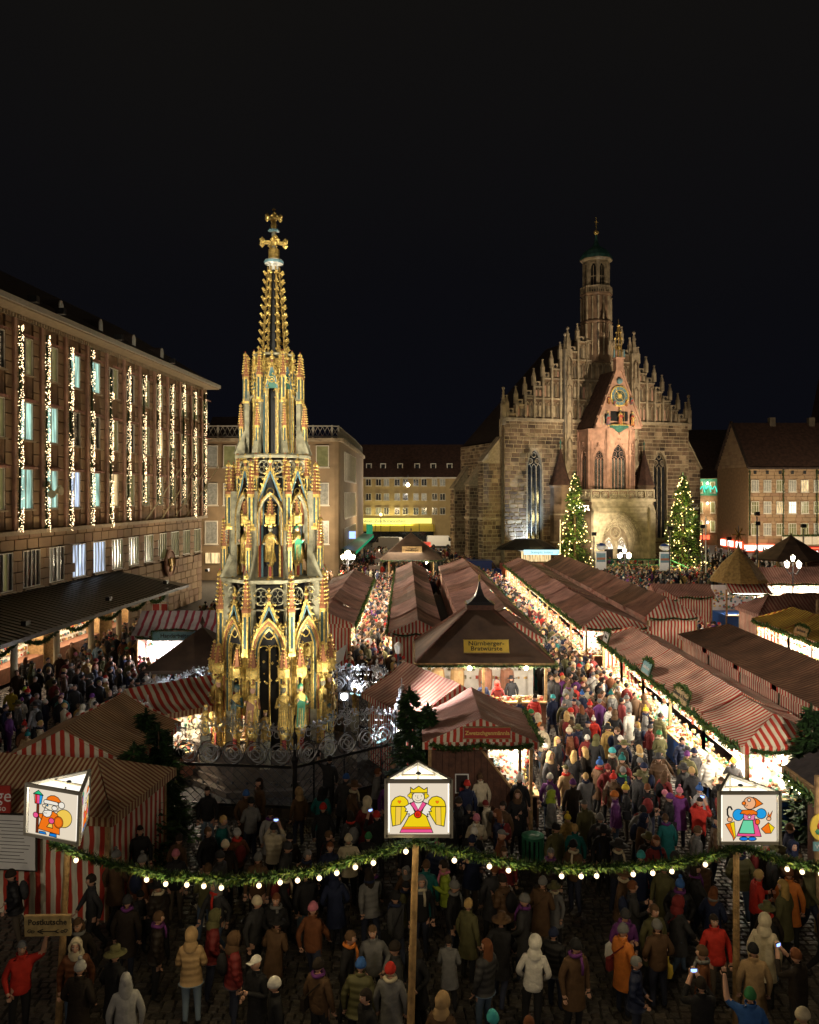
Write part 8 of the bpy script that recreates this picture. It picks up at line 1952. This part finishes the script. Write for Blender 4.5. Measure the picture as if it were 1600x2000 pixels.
# the farther crowd reads as one mass
def far_crowd():
    b=MB(); b.smooth=True; cols=['cc_'+c.replace(' ','_') for c in COATC]
    for c in COATC+['dark','auburn','blond']: 
        k='cc_'+c.replace(' ','_')
        if k not in M: mat(k,CL[c],.8,var=0)
    for (x0,x1,y0,y1,n,d) in FAR:
        k=0;tries=0
        while k<n and tries<n*8:
            tries+=1; x=rp.uniform(x0,x1); y=rp.uniform(y0,y1)
            if not free(x,y,d): continue
            PEOPLE.append((x,y)); k+=1; s=rp.uniform(.9,1.05); a=rp.uniform(0,PI); c=rp.choice(cols); q=.2*s
            b.T=Matrix.Translation((x,y,0))@Matrix.Rotation(a,4,'Z')
            b.lathe([(.09,0),(.13*s,.75*s),(.21*s,.82*s),(.20*s,1.15*s),(.23*s,1.36*s),(.08*s,1.48*s)],7,c,sy=.68)
            b.ball((0,-.02,1.60*s),.105*s,'skin',7,5,(.85,1,1.12)); hc=rp.choice(cols+['cc_dark','cc_auburn','cc_blond','cc_dark']); b.ball((0,.015,1.645*s),.115*s,hc,7,5,(.9,1,.9))
            for sg in (-1,1): b.tube([(sg*.2*s,0,1.34*s),(sg*.27*s,-.02,1.1*s),(sg*.2*s,-.14,.95*s)],.055*s,c,5)
    b.T=Matrix.Identity(4); o=b.build('distant_crowd'); o['kind']='stuff'; o['label']='mass of distant visitors in coats and hats'; o['category']='crowd'
far_crowd()
# --- the spotted dog on its lead
def dog():
    mat('dog_white',(.6,.56,.48),.8,var=.1); J={'pelvis':(.26,0,.46,.085,.08),'back':(.08,0,.47,.085,.08),'chest':(-.16,0,.45,.10,.11),'neck':(-.30,0,.55,.06,.06),'head':(-.38,0,.62,.06,.06),'muz':(-.50,0,.585,.03,.028),
      'th1':(.28,.07,.36,.06,.05),'hk1':(.37,.07,.18,.026,.024),'hf1':(.34,.07,.03,.022,.02),'th2':(.26,-.07,.36,.06,.05),'hk2':(.32,-.07,.18,.026,.024),'hf2':(.29,-.07,.03,.022,.02),
      's1':(-.18,.07,.33,.04,.035),'k1':(-.16,.07,.17,.022,.02),'f1':(-.18,.07,.03,.022,.02),'s2':(-.18,-.07,.33,.04,.035),'k2':(-.21,-.07,.17,.022,.02),'f2':(-.22,-.07,.03,.022,.02),'t1':(.38,0,.50,.022,.022),'t2':(.50,.03,.42,.012,.012)}
    E=[('pelvis','back'),('back','chest'),('chest','neck'),('neck','head'),('head','muz'),('pelvis','th1'),('th1','hk1'),('hk1','hf1'),('pelvis','th2'),('th2','hk2'),('hk2','hf2'),('chest','s1'),('s1','k1'),('k1','f1'),('chest','s2'),('s2','k2'),('k2','f2'),('pelvis','t1'),('t1','t2')]
    me=skin_mesh(J,E,2); vs=[v.co.copy() for v in me.vertices]; b=MB(); b.v=vs
    for f in me.polygons:
        c=sum((vs[i] for i in f.vertices),Vector())/len(f.vertices); m='dog_white'
        if (c-Vector((.24,-.05,.50))).length<.09 or (c-Vector((-.38,0,.66))).length<.09 or c.x<-.47 or (c-Vector((-.05,-.08,.5))).length<.07: m='shoe'
        b.f.append(tuple(f.vertices)); b.m.append(b.mi(m)); b.uv.append(None); b.sm.append(True)
    b.smooth=False
    for s in (-1,1): b.mesh([(-.36,s*.05,.67),(-.42,s*.05,.66),(-.38,s*.085,.58)],[(0,1,2),(2,1,0)],'shoe'); b.ball((-.43,s*.035,.635),.009,'shoe',5,4)
    Y=18.7; o=b.build('dog',None,(XY(408,Y),Y,.05)); o.rotation_euler=(0,0,R(-10)); o.scale=(.95,.95,.95); tag(o,'white dog with dark patches on the cobbles below the garland','dog')
dog()
q=MB()
for s in (-1,1): pass
# extra pieces carried by people: white shopping bag and yellow bag
def bagmesh(px,py,m,lab,w=.3,h=.42):
    Y=Gz(py,.75); b=MB(); b.smooth=False; b.lathe([(w*.35,0),(w*.5,h*.3),(w*.45,h*.8),(w*.12,h),(w*.05,h*1.5)],8,m,sy=.4); o=b.build('carrier_bag',None,(XY(px,Y)+0,Y-.05,.55)); tag(o,lab,'bag')
bagmesh(1194,1855,'cloth_white','crumpled white carrier bag held by the woman with the purple scarf'); bagmesh(1304,1888,'sign_yellow','small yellow bag held beside the brown jacket',.2,.3)
